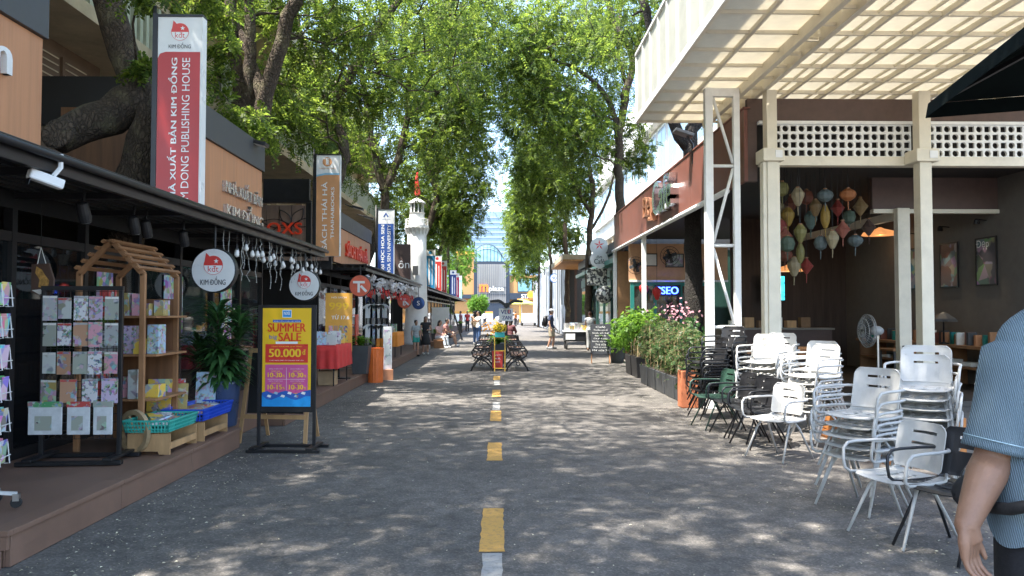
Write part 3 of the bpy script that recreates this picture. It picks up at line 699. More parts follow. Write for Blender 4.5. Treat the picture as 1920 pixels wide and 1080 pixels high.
# flood light on the fascia
t_ = thing('flood_light', 'black flood light on an arm above the maroon fascia', 'light', (4.2,16.0,5.11))
MB().tube([(0,0,-.3),(0,0,.12),(-.12,0,.3)], .025, 6).build('arm', BLACKM, t_); MB().cbox((-.2,0,.36),(.42,.3,.07),(0,R(18),0)).build('lamp_head', DGREY, t_, bevel=.01)

# terrace: neon, fans, frames, lanterns
ne = thing('neon_sign', 'blue neon sign glowing behind the terrace glass', 'sign', (5.5,24.2,2.3))
text('PSEO', mat('blue neon', (.05,.12,1), .4, emit=2.2), ne, (-.02,-.04,.0), w=.72, h=.24, depth=.03, bold=.02, **CF)
MB().box(-.42,.42,.0,.012,-.18,.18).build('neon_backing', BLACK, ne)
for x, z in ((5.02,2.2),(4.6,2.3),(6.1,2.3)):
    l = thing('red_lantern', 'small red cloth lantern hanging by the blue neon sign', 'lantern', (x,23.6,z), group='red lanterns by the neon sign')
    MB().lathe([(.03,.2),(.14,.12),(.15,.02),(.05,-.2),(.02,-.22)], n=12).build('shade', mat('red silk', (.5,.02,.02), .6), l, smooth=True); MB().tube([(0,0,.2),(0,0,4.25-z)], .006, 5).build('cord', BLACK, l)
def wall_fan(x, y, z, lb, r=.28):
    f = thing('wall_fan', lb, 'fan', (x,y,z)); Mx = Matrix.Rotation(R(90),3,'X'); mb = MB()
    for k in range(3): mb.tube([(r*(.35+.325*k)*math.cos(2*math.pi*i/24), -.08-.03*(2-k), r*(.35+.325*k)*math.sin(2*math.pi*i/24)) for i in range(24)], .008, 5, closed=True)
    for k in range(16): a = 2*math.pi*k/16; mb.tube([(.06*math.cos(a),-.15,.06*math.sin(a)),(r*math.cos(a),-.08,r*math.sin(a))], .004, 4)
    mb.build('cage', BLACKM, f); MB().lathe([(.07,-.1),(.09,0),(.07,.12)], n=12, M=Mx).build('motor', BLACKM, f, smooth=True)
    for k in range(4): MB().cbox((.13*math.cos(R(90*k+20)), -.08, .13*math.sin(R(90*k+20))), (.19,.012,.1), (R(20),-R(90*k+20),0)).build('blade', DGREY, f)
    MB().tube([(0,.1,0),(0,.2,-.1),(0,y and .25,-.16)], .02, 6).build('bracket', BLACKM, f)
    return f
wall_fan(4.42,24.05,3.1,'black wall fan nearest the end post of the terrace'); wall_fan(4.85+.5,23.3,3.35,'black wall fan between two picture frames on the tan wall',.3)
def frame(x, y, z, w_, h_, lb, pic, facing='c'):
    f = thing('framed_picture', lb, 'picture', (x,y,z))
    if facing == 'c':
        MB().box(-w_/2,w_/2,-.03,-.005,-h_/2,-h_/2+.03).box(-w_/2,w_/2,-.03,-.005,h_/2-.03,h_/2).box(-w_/2,-w_/2+.03,-.0301,-.0049,-h_/2+.03,h_/2-.03).box(w_/2-.03,w_/2,-.0301,-.0049,-h_/2+.03,h_/2-.03).build('frame', BLACK, f)
        MB().box(-w_/2+.03,w_/2-.03,-.02,-.004,-h_/2+.03,h_/2-.03).build('picture', pic, f)
    else:
        MB().box(-.03,-.005,-w_/2,w_/2,-h_/2,-h_/2+.03).box(-.03,-.005,-w_/2,w_/2,h_/2-.03,h_/2).box(-.0301,-.0049,-w_/2,-w_/2+.03,-h_/2+.03,h_/2-.03).box(-.0301,-.0049,w_/2-.03,w_/2,-h_/2+.03,h_/2-.03).build('frame', BLACK, f)
        MB().box(-.02,-.004,-w_/2+.03,w_/2-.03,-h_/2+.03,h_/2-.03).build('picture', pic, f)
    return f
frame(4.98,24.29,3.3,.4,.42,'framed pale print on the tan terrace wall',PAPER); frame(5.75,24.29,3.28,.6,.45,'wide framed collage print on the tan terrace wall',cover('collage', (.4,.42,.4), .3, 9, .7, .5))
mb = MB()
for i in range(5): mb.box(5.2,6.7,26.5,26.85,.3+i*.42,.33+i*.42)
bs = tag(mb.build('bookcase', OAK), 'wooden bookcase behind the teal terrace doors', 'bookcase'); shelf_books(bs, 5.25, 6.65, 26.55, .332, 2.4, 5, 88, axis='x')

# cafe interior
PICA = cover('dark portrait art', (.10,.09,.1), .6, 4, .6, .32)
for i, (y, lb) in enumerate(((17.45,'tall dark blue print deepest along the grey cafe wall'),(16.1,'tall reddish portrait print in the middle of the grey cafe wall'),(14.85,'tall magazine cover print nearest the front of the grey cafe wall'))):
    f = frame(9.84,y,2.62,.66,.98,lb,[cover('art blue',(.03,.1,.16),.5,5,.4,.3,False),cover('art red',(.12,.05,.04),.5,5,.45,.3,False),cover('art dark',(.05,.05,.07),.6,4,.5,.3,False)][i],'r')
    if i == 2: text('Đẹp', WPRINT, f, (-.022,.1,.34), w=.4, h=.2, **RW)
    pl = thing('picture_light', ['brass wall spot over the dark blue print','brass wall spot over the reddish portrait print','brass wall spot over the magazine cover print'][i], 'lamp', (9.84,y,3.42))
    MB().lathe([(.02,.06),(.05,.03),(.06,-.05)], c=(-.2,0,0), n=10).build('lamp_head', BLACKM, pl); MB().tube([(0,0,.03),(-.2,0,.05)], .012, 6).build('arm', BLACKM, pl)
    ld = bpy.data.lights.new('picture_spot', 'SPOT'); ld.energy = 9; ld.color = (1,.8,.55); ld.spot_size = R(70); ld.spot_blend = .5; ld.shadow_soft_size = .03
    lo = bpy.data.objects.new('spot', ld); COL.objects.link(lo); lo.parent = pl; lo.location = (-.2,0,-.08); lo.rotation_euler = (0, R(12), 0)
# long counter along the grey wall
ct_ = thing('wall_counter', 'dark counter along the grey wall with books and paper', 'counter', (9.45,16.3,.1))
MB().box(-.35,.38,-2.6,2.6,.78,.84).build('counter_top', OAK, ct_, bevel=.004); MB().box(-.3,.36,-2.5,2.5,.38,.42).build('shelf', OAK, ct_)
for y in (-2.5,-.8,.8,2.46): MB().box(-.3,.36,y,y+.05,0,.779).build('leg_panel', OAK, ct_)
rg = random.Random(11)
for i in range(26):
    y = 14 + i*.18 + rg.uniform(0,.05); b = MB().box(-.09,.09,-.02,.02 + rg.uniform(0,.03),0,rg.uniform(.2,.28)).build('book', [OAK,PAPER,MAROON,DGREY,WOODP,TEAL][(i*5)%6], loc=(9.4+rg.uniform(-.1,.1),y,.942)); tag(b, 'upright book on the dark counter by the grey cafe wall', 'book', 'books on the cafe counter')
for i in range(7):
    b = MB().box(-.12,.12,-.16,.16,0,.05+.03*(i%3)).build('paper_stack', PAPER, loc=(9.4,14.1+i*.62,.524)); tag(b, 'low stack of paper on the shelf under the cafe counter', 'paper', 'paper stacks under the cafe counter')
tl = thing('table_lamp', 'dark table lamp with leaf shaped shade on the cafe counter', 'lamp', (9.2,15.3,.942))
MB().lathe([(.1,0),(.1,.02),(.02,.04),(.015,.5)], n=12).build('stand', BLACKM, tl, smooth=True); MB().lathe([(.28,.46),(.24,.52),(.1,.62),(.02,.66)], n=14, rib=.12).build('lamp_shade', DGREY, tl)
# pendant lamps
for i, (u, v, y) in enumerate(((1650,437,18),(1480,505,19.5))):
    p = P(u, v, y); l = thing('pendant_lamp', ['wide glowing orange pendant lamp above the standing fan','flat pendant lamp deep in the cafe behind the lanterns'][i], 'lamp', p)
    MB().lathe([(.42,-.05),(.38,.02),(.1,.1),(.03,.14)], n=20).build('lamp_shade', mat('orange lamp shade', (.75,.3,.1), .6, emit=.25), l, smooth=True); MB().tube([(0,0,.13),(0,0,4.25-p.z)], .008, 5).build('cord', BLACK, l)
    ld = bpy.data.lights.new('pendant', 'POINT'); ld.energy = 1.2; ld.color = (1,.7,.4); ld.shadow_soft_size = .1; lo = bpy.data.objects.new('bulb', ld); COL.objects.link(lo); lo.parent = l; lo.location = (0,0,-.15)
# menu screen, boxes, tables and wooden chairs
sc_ = thing('menu_screen', 'bright cyan menu screen deep in the cafe', 'screen', (7.62,20.6,2.2)); MB().box(-.34,.34,-.03,.03,-.3,.42).build('bezel', BLACK, sc_)
MB().box(-.31,.31,-.034,-.031,-.27,.39).build('display', mat('cyan display', (.03,.4,.6), .4, var=.9, scale=7, emit=.9), sc_)
cb_ = thing('serving_counter', 'brown serving counter with pale top boxes behind the lanterns', 'counter', (7.2,19,.1)); MB().box(-1.6,1.2,-.3,.3,0,1.05).build('front', BROWNW, cb_); MB().box(-1.65,1.25,-.36,.34,1.051,1.1).build('counter_top', mat('dim stone', (.22,.2,.17), .5), cb_, bevel=.006)
for i in range(6):
    b = tag(MB().box(-.12,.12,-.1,.1,0,.18+.08*(i%2)).build('storage_box', [PAPER,PINE,mat('brown card',(.25,.15,.08),.8)][i%3], loc=(6.0+i*.36,18.95,1.202)), 'storage box on the serving counter deep in the cafe', 'box', 'boxes on the serving counter')
def wtable(x, y, lb):
    t = thing('cafe_table', lb, 'table', (x,y,.1)); MB().box(-.4,.4,-.35,.35,.7,.74).build('table_top', OAK, t, bevel=.006)
    for a in (-.33,.33):
        for b in (-.28,.28): MB().box(a-.02,a+.02,b-.02,b+.02,0,.699).build('leg', BLACKM, t)
    return t
wtable(5.1,14.6,'dark wooden cafe table nearest the cream corner column'); wtable(6.7,16.2,'dark wooden cafe table behind the standing fan'); wtable(8.4,15.4,'dark wooden cafe table by the inner cream column')
ORW = wood('orange chair wood', (.5,.2,.06), .45)
def wchair(x, y, rz, lb):
    c = thing('wooden_chair', lb, 'chair', (x,y,.1), rz)
    MB().box(-.21,.21,-.2,.2,.43,.46).build('seat', ORW, c, bevel=.006)
    for z in (.66,.73,.8): MB().box(-.21,.21,.18,.205,z,z+.055).build('back_slat', ORW, c, bevel=.004)
    for a in (-.19,.19): MB().bar((a,.19,0),(a,.21,.86), .03).build('leg', BLACKM, c); MB().bar((a,-.17,0),(a,-.17,.43), .03).build('leg', BLACKM, c)
    MB().bar((-.19,0,.2),(.19,0,.2), .02).build('stretcher', BLACKM, c); return c
wchair(5.7,14.0,0.1+math.pi,'orange slatted wooden chair in front of the serving counter'); wchair(4.75,15.2,math.pi,'orange slatted wooden chair behind the cream corner column'); wchair(8.0,14.1,2.2,'orange slatted wooden chair beside the inner cream column')
# standing fan
f = thing('standing_fan', 'grey standing fan turned sideways in the cafe front', 'fan', (6.85,13.4,.1)); MB().lathe([(.22,0),(.2,.04),(.04,.06)], n=18).build('base', DGREY, f)
MB().tube([(0,0,.05),(0,0,1.1)], .02, 8).build('pole', CHROME, f); MB().sphere((-.02,0,1.16),(.14,.09,.09)).build('motor', mat('grey plastic', (.35,.35,.34), .4), f, smooth=True)
mb = MB(); My = Matrix.Rotation(R(90),3,'Y')
for k, (rr, xx) in enumerate(((.3,-.2),(.22,-.26),(.12,-.28),(.29,-.16),(.2,-.13))): mb.tube([(xx, rr*math.cos(2*math.pi*i/26), 1.16+rr*math.sin(2*math.pi*i/26)) for i in range(26)], .007, 5, closed=True)
for k in range(28): a = 2*math.pi*k/28; mb.tube([(-.285,.03*math.cos(a),1.16+.03*math.sin(a)),(-.26,.2*math.cos(a),1.16+.2*math.sin(a)),(-.18,.305*math.cos(a),1.16+.305*math.sin(a)),(-.13,.15*math.cos(a),1.16+.15*math.sin(a))], .004, 4)
mb.build('cage', mat('grey wire', (.28,.28,.27), .4), f)
for k in range(3): MB().cbox((-.2,.13*math.cos(R(120*k)),1.16+.13*math.sin(R(120*k))), (.02,.2,.13), (R(120*k),0,R(15))).build('blade', DGREY, f)

# ---- hanging silk lanterns
LCOL = {'olive':(.33,.3,.08),'cream':(.6,.5,.3),'rust':(.35,.1,.05),'greyblue':(.2,.27,.28),'orange':(.7,.24,.06),'tan':(.5,.33,.14),'yellow':(.6,.38,.05),'red':(.5,.06,.04),'teal':(.2,.32,.28),'salmon':(.65,.22,.15),'brown':(.14,.07,.05),'green':(.12,.2,.14)}
LAN = [(222,140,'olive',0),(298,178,'cream',1),(340,180,'rust',0),(430,172,'greyblue',2),(540,168,'orange',2),(600,225,'tan',3),(208,240,'cream',0),(250,275,'yellow',1),(265,212,'rust',3),(383,232,'tan',1),(430,275,'yellow',4),
 (490,232,'red',3),(360,290,'teal',1),(545,275,'green',0),(215,320,'red',0),(238,368,'salmon',3),(310,355,'olive',1),(515,335,'salmon',3),(640,325,'brown',3),(465,385,'cream',1),(408,400,'greyblue',0),(575,390,'greyblue',2),(248,405,'green',0),(235,460,'rust',2),(310,450,'olive',4),(280,515,'cream',1),(340,512,'red',3)]
PROF = [[(.03,.14),(.1,.1),(.13,0),(.1,-.1),(.03,-.14)],[(.05,.17),(.12,.07),(.115,0),(.06,-.13),(.035,-.17)],[(.05,.12),(.14,.06),(.155,0),(.13,-.06),(.05,-.12)],[(.02,.17),(.08,.08),(.145,0),(.08,-.09),(.02,-.17)],[(.03,.2),(.075,.1),(.085,0),(.07,-.1),(.03,-.2)]]
SHN = ['round','garlic shaped','flattened','diamond shaped','long narrow']
rg = random.Random(4); LCNT = {}
for cx, cy, c, s in LAN:
    y = rg.uniform(13.0,14.4); p = P(1380 + cx/2.572, 300 + cy/2.572, y)
    lb = '%s %s silk lantern hanging in the cafe opening' % (c.replace('greyblue','grey blue'), SHN[s])
    l = thing('silk_lantern', lb, 'lantern', p, rg.uniform(0,3), 'silk lanterns hanging in the cafe opening')
    prof = PROF[s]; k = rg.uniform(.88,1.05); fine = []
    for a, b in zip(prof[:-1], prof[1:]):
        for q in range(3): t = q/3; fine.append(((a[0]+(b[0]-a[0])*t)*k, (a[1]+(b[1]-a[1])*t)*k))
    fine.append((prof[-1][0]*k, prof[-1][1]*k))
    MB().lathe(fine, n=20, rib=.06).build('silk_body', mat('silk '+c, [q*.62+.03 for q in LCOL[c]], .5, var=.12, trans=.35, scale=12), l)
    zt = prof[0][1]*k; MB().lathe([(.035,zt),(.035,zt+.02)], n=10).build('top_ring', OAK, l); MB().tube([(0,0,zt),(0,0,max(zt+.1,4.25-p.z))], .004, 4).build('cord', BLACK, l)
    MB().tube([(0,0,-zt),(0,0,-zt-.03),(.004,0,-zt-.17)], [.004,.012,.006], 5).build('tassel', mat('silk '+c, LCOL[c]), l)

# ================================================================== BLACK PARASOL (top right)
pz, rise, side = 2.93, .6, 2.5
e1, e2 = Vector((-.22,-.975,0))*side, Vector((.975,-.22,0))*side; tip = Vector((2.74,4.68,0)); pc = tip + e1/2 + e2/2
pa = thing('parasol', 'black market parasol reaching in over the cafe chairs', 'parasol', pc)
FAB = mat('black parasol fabric', (.005,.009,.009), .95, spec=.08, var=.2, bump=.15, bscale=200)
cor = [(tip-pc), (tip+e2-pc), (tip+e1+e2-pc), (tip+e1-pc)]; cor = [(c.x, c.y) for c in cor]
for i in range(4):
    a, b = cor[i], cor[(i+1)%4]; m1 = ((a[0]+b[0])/2, (a[1]+b[1])/2)
    MB().add([(a[0],a[1],pz),(m1[0]*.97,m1[1]*.97,pz+.03),(b[0],b[1],pz),(0,0,pz+rise),(a[0]*.5,a[1]*.5,pz+rise*.53),(b[0]*.5,b[1]*.5,pz+rise*.53)], [(0,1,4),(1,5,4),(1,2,5),(4,5,3)]).build('canopy_panel', FAB, pa)
    MB().add([(a[0],a[1],pz-.001),(m1[0]*.97,m1[1]*.97,pz+.029),(b[0],b[1],pz-.001),(b[0]*1.01,b[1]*1.01,pz-.09),(m1[0]*.98,m1[1]*.98,pz-.06),(a[0]*1.01,a[1]*1.01,pz-.09)], [(0,1,4,5),(1,2,3,4)]).build('valance', FAB, pa)
    MB().bar((a[0]*.99,a[1]*.99,pz-.02),(0,0,pz+rise-.05), .025).build('rib', BLACKM, pa)
MB().tube([(0,0,.05),(0,0,pz+rise+.08)], .03, 10).build('pole', BLACKM, pa); MB().lathe([(.35,.003),(.35,.08),(.05,.1)], n=20).build('base', BLACKM, pa)

# ================================================================== RIGHT: FURTHER BUILDINGS
gk = thing('green_kiosk', 'dark green shop front with glazed doors beyond the maroon fascia', 'shop', (4.3,27.6,0))
DG = mat('dark green joinery', (.02,.07,.055), .5, var=.15)
MB().box(.3,5,0,13.5,.0,3.9).build('wall', DG, gk)
for i in range(6):
    y = .2 + i*2.2; MB().box(.22,.299,y,y+.14,.05,3.2).build('pilaster', DG, gk)
    MB().box(.27,.292,y+.2,y+2.1,.9,2.7).build('window_pane', glass('green shop glass', (.04,.07,.07), .2), gk); MB().box(.2,.299,y+.16,y+2.18,.75,.86).build('sill', TEAL, gk)
    MB().box(.24,.298,y+.16,y+2.18,2.9,3.3).build('sign_board', mat('worn green board', (.1,.2,.15), .6), gk)
MB().box(-.05,.29,0,13.5,3.45,3.62).build('awning', TEAL, gk)
MB().box(.1,5,-.05,13.6,3.901,4.3).build('parapet', DGREY, gk)
# wooden overhang roof
wr = thing('wooden_roof', 'pale wooden slatted roof jutting over the pavement', 'roof', (3.7,41.5,0))
MB().box(-.35,1.4,-2.5,6,4.36,4.62).build('edge_board', mat('pale timber', (.5,.42,.3), .7), wr, bevel=.01)
for i in range(12): MB().box(-.34,1.4,-2.48+i*.7,-1.9+i*.7,4.28,4.355).build('roof_board', wood('orange roof boards', (.5,.25,.09)), wr)
for y in (-2.2,5.6): MB().box(1.1,1.25,y,y+.15,0,4.28).build('post', BROWNW, wr)
# facade of upright grey and white slats
sf = thing('slatted_building', 'low building clad in uneven white and grey upright slats', 'building', (4.3,47.5,0))
MB().box(.12,5,0,46,0,4.9).build('wall', DGREY, sf); rg = random.Random(9); y = 0
SLG = [mat('slat white', (.62,.64,.66), .6, dirt=.15), mat('slat grey', (.3,.32,.34), .6), mat('slat pale', (.46,.48,.5), .6, dirt=.1), mat('slat dark', (.07,.075,.085), .6)]
while y < 45:
    w_ = rg.uniform(.35,.7); z0 = rg.choice((0.1,.3,2.1,1.2)); MB().box(rg.uniform(-.06,.02),.119,y,y+w_*.96,z0,rg.uniform(4.5,5.7)).build('slat', rg.choice(SLG[:3] + SLG), sf); y += w_
# white apartment block with cornices behind the cafe
ab = thing('apartment_building', 'sunlit white building with cream pilasters rising behind the cafe', 'building', (8.6,26,0))
CW = mat('white stucco', (.75,.73,.68), .7, var=.06, scale=1, dirt=.1); CP = mat('cream stucco', (.66,.5,.32), .7, var=.07, scale=1, dirt=.1)
MB().box(.3,12,0,40,0,15).build('wall', CW, ab); MB().box(-.12,.299,-.1,40.1,7.3,7.5).build('cornice', CW, ab); MB().box(0,.299,0,40,7.501,8.6).build('band', CW, ab); MB().box(-.2,.299,-.1,40.1,8.601,8.85).build('cornice', CW, ab); MB().box(-.2,.299,-.1,40.1,11.9,12.2).build('cornice', CW, ab)
wg = glass('apartment glass', (.2,.3,.36), .02, .1)
for i in range(16):
    y = .6 + i*2.45
    MB().box(.0,.299,y,y+.55,4.5,7.299).build('pilaster', CP, ab)
    w0 = MB().box(.24,.296,y+.75,y+2.2,5.0,7.0).build('window', mat('window frame grey', (.35,.36,.36), .5), ab); MB().box(.225,.239,y+.83,y+2.12,5.08,6.92).build('pane', wg, w0)
    w0 = MB().box(.24,.296,y+.2,y+2.2,9.0,11.7).build('window', WHITEP, ab); MB().box(.225,.239,y+.3,y+1.16,9.1,11.6).build('pane', wg, w0); MB().box(.225,.239,y+1.24,y+2.1,9.1,11.6).build('pane', wg, w0)

# ================================================================== LEFT: OLD CREAM BUILDING BEHIND THE KIOSKS
ob = thing('old_building', 'old cream building with balconies and louvres behind the left kiosks', 'building', (-8.6,4,0))
def obx(name, m, x0,x1,y0,y1,z0,z1): return MB().box(x0+8.6,x1+8.6,y0-4,y1-4,z0,z1).build(name, m, ob)
obx('wall', CONC, -14,-8.0,3,46,0,13)
DARKW = mat('dark window', (.03,.035,.035), .3); LOUV = mat('brown louvre', (.16,.10,.06), .7)
obx('balcony_slab', CONC, -7.999,-6.0,3,14.5,5.9,6.12); obx('balcony_slab', CONC, -7.999,-5.5,14.9,22.4,5.62,5.86); obx('balcony_slab', CONC, -7.999,-6.0,23,45,6.0,6.2); obx('balcony_slab', CONC, -7.999,-6.0,3,45,9.4,9.65)
for y0, y1, x, z in ((15,22.3,-5.56,5.861),(3.2,14.4,-6.06,6.121),(23.2,44.8,-6.06,6.201)):
    obx('balcony_rail', CONC, x-.06,x+.06,y0,y1,z+.85,z+.95); n = int((y1-y0)/.22)
    bm_ = MB().box(-.045,.045,-.05,.05,0,.85).mesh('baluster', mat('pale green stucco', (.5,.52,.4), .8, dirt=.3))
    for i in range(n): link('baluster', bm_, ob, loc=(x+8.6, y0+.1+i*.22-4, z))
for i in range(13):
    y = 4.2 + i*3.2; obx('pilaster', CONC, -8.0,-7.8,y-.35,y+.2,0,12.8)
    w0 = obx('window', LOUV, -8.0,-7.93,y+.7,y+2.2,6.4,8.8); MB().box(.67,.685,y+.8-4,y+2.1-4,6.5,8.7).build('pane', DARKW, w0)
    w0 = obx('window', LOUV, -8.0,-7.93,y+.7,y+2.2,2.6,5.3)
    for q in range(9): MB().cbox((.69, y+1.45-4, 3.0+q*.26),(.06,1.3,.03),(0,R(30),0)).build('louvre', LOUV, w0)
for i in range(4):                                      # brown louvred vents high by the near tree
    v0 = obx('vent', LOUV, -7.05,-7.0,9.6+i*.8,10.3+i*.8,4.75,5.7)
    for q in range(8): MB().cbox((1.61, 9.95+i*.8-4, 4.85+q*.11),(.05,.56,.02),(0,R(30),0)).build('louvre', CONC, v0)
obx('vent_wall', LOUV, -7.99,-7.051,9.2,13.2,2.5,5.899)

# ================================================================== END OF THE STREET: PLAZA
pl = thing('plaza_building', 'shopping plaza entrance with dark glass box and glass half dome', 'building', (-1.4,150,0))
FR = mat('slate frame', (.022,.034,.055), .5); GL1 = mat('curtain glass', (.22,.225,.23), .15, var=.25, scale=.5, stretch=(1,1,.05), spec=.8)
MB().box(-3.6,3.6,0,14,0,11.8).build('core', FR, pl); MB().box(-2.9,2.9,-.05,-.001,3.4,11.2).build('glass_wall', GL1, pl)
for i in range(14): MB().box(-2.85+i*.43,-2.78+i*.43,-.14,-.051,3.4,11.2).build('mullion', mat('pale mullion', (.3,.27,.25), .5), pl)
for z in (5.0,6.5): MB().box(-2.9,2.9,-.13,-.052,z,z+.12).build('transom', FR, pl)
text('m', mat('orange glow letter', (.9,.15,.02), .4, emit=.3), pl, (-1.6,-.16,6.4), w=1.8, h=1.5, depth=.15, bold=.03, **CF); text('plaza', WPRINT, pl, (.95,-.16,6.15), w=3.0, h=1.3, depth=.15, bold=.01, **CF)
mb = MB(); fr = MB(); n = 10; m_ = 9
def dm(i, j):
    t = i/n; x = -3.1 + 6.4*j/m_; 
    k = 1 - ((x+1.0)/3.5)**2 if x > -1 else 1 - ((x+1.0)/2.6)**2*.55
    return (x, 1.0 + t*6, 11.8 + 3.9*math.sin(math.pi*min(1,.18+t*.5))*max(.02,k)**.6 * (1 if i else .0))
for i in range(n+1):
    for j in range(m_+1): mb.v.append(dm(i, j))
mb.f = [(i*(m_+1)+j, i*(m_+1)+j+1, (i+1)*(m_+1)+j+1, (i+1)*(m_+1)+j) for i in range(n) for j in range(m_)]
dome = mb.build('glass_dome', mat('dome glass', (.17,.32,.34), .12, var=.2, scale=.6, spec=.9), pl)
for j in range(m_+1): MB().tube([Vector(dm(i, j)) + Vector((0,-.03,.03)) for i in range(n+1)], .05, 5).build('dome_rib', FR, dome)
for i in range(0, n, 1): MB().tube([Vector(dm(i, j)) + Vector((0,-.03,.03)) for j in range(m_+1)], .04, 5).build('dome_ring', FR, dome)
WNG = mat('plaza tan wall', (.48,.25,.09), .6)
MB().box(-8.5,-3.61,.5,14,0,9).build('side_wing', WNG, pl); MB().box(3.61,18,.5,14,0,9).build('side_wing', WNG, pl)
MB().box(-8.6,-3.62,-.6,.499,4.3,5.1).build('wing_band', FR, pl); MB().box(3.62,18,-.6,.499,4.1,5.4).build('wing_band', FR, pl)
for x in (5.2,9.0,12.8): w0 = MB().box(x,x+3,.4,.498,5.6,8.4).build('window', FR, pl); MB().box(x+.15,x+2.85,.36,.399,5.75,8.25).build('pane', mat('wing glass', (.2,.4,.45), .12, var=.3, scale=.8), w0)
text('STAR', WPRINT, pl, (7.2,-.62,4.75), w=2.6, h=.8, depth=.03, bold=.04, **CF); blob(pl, 'logo_ring', WPRINT, (9.4,-.62,5.0), circ(.95), .01); blob(pl, 'logo_disc', mat('logo blue', (.05,.2,.45), .4), (9.4,-.62,5.0), circ(.8), .02); text('90', WPRINT, pl, (9.4,-.645,5.0), w=1.0, h=.6, bold=.03, **CF)
tw = thing('office_tower', 'wide pale blue glass office tower behind the plaza', 'tower', (-3,240,0))
TG = mat('tower glass', (.26,.38,.48), .2, var=.12, scale=.15, spec=.8)
MB().box(-16,16,0,30,0,34).build('tower_body', TG, tw)
for i in range(20): MB().box(-16.1,16.1,-.25,-.001,1.5+i*1.6,1.9+i*1.6).build('spandrel', mat('spandrel', (.33,.44,.53), .5), tw)
for i in range(33): MB().box(-15.9+i*.99,-15.8+i*.99,-.18,-.002,0,33.9).build('mullion', mat('tower mullion', (.26,.37,.47), .5), tw)
ot = thing('orange_block', 'small orange block on the roof left of the plaza dome', 'building', (-8.6,190,0)); MB().box(-2.2,2.2,0,6,0,16).build('wall', WNG, ot); MB().box(-2.25,2.25,-.1,6.1,16.001,17.2).build('parapet', mat('orange parapet', (.8,.36,.06), .6), ot)

# ================================================================== TREES
def leafmat(name, stops, tr=.54):
    m = bpy.data.materials.new(name); m.use_nodes = True; t = m.node_tree; L = t.links.new; b = t.nodes['Principled BSDF']
    ge = nd(t, 'ShaderNodeNewGeometry'); r = nd(t, 'ShaderNodeValToRGB'); L(ge.outputs['Random Per Island'], r.inputs[0])
    while len(r.color_ramp.elements) < len(stops): r.color_ramp.elements.new(.5)
    for i, c in enumerate(stops): r.color_ramp.elements[i].position = i/(len(stops)-1); r.color_ramp.elements[i].color = (*c, 1)
    tc = nd(t, 'ShaderNodeTexCoord'); no = nd(t, 'ShaderNodeTexNoise', Scale=.7, Detail=3); L(tc.outputs['Object'], no.inputs[0])
    mr = nd(t, 'ShaderNodeMapRange'); mr.inputs[1].default_value = .3; mr.inputs[2].default_value = .7; mr.inputs[3].default_value = .72; mr.inputs[4].default_value = 1.3; L(no.outputs[0], mr.inputs[0])
    hs = nd(t, 'ShaderNodeHueSaturation'); L(r.outputs[0], hs.inputs['Color']); L(mr.outputs[0], hs.inputs['Value'])
    L(hs.outputs[0], b.inputs['Base Color']); b.inputs['Roughness'].default_value = .5; b.inputs['Specular IOR Level'].default_value = .35
    h2 = nd(t, 'ShaderNodeHueSaturation', Saturation=1.0, Value=2.15, Hue=.485); L(hs.outputs[0], h2.inputs['Color'])
    ts = nd(t, 'ShaderNodeBsdfTranslucent'); L(h2.outputs[0], ts.inputs[0]); ms = nd(t, 'ShaderNodeMixShader'); ms.inputs[0].default_value = tr
    L(b.outputs[0], ms.inputs[1]); L(ts.outputs[0], ms.inputs[2]); L(ms.outputs[0], t.nodes['Material Output'].inputs[0]); return m
LEAF = leafmat('tamarind leaves', [(.03,.06,.012),(.055,.1,.016),(.1,.155,.022),(.16,.22,.033)])
LEAFB = leafmat('bright shrub leaves', [(.05,.12,.015),(.09,.2,.025),(.16,.28,.04)])
LEAFD = leafmat('glossy dark leaves', [(.02,.06,.018),(.035,.105,.03),(.07,.17,.045)], .25)
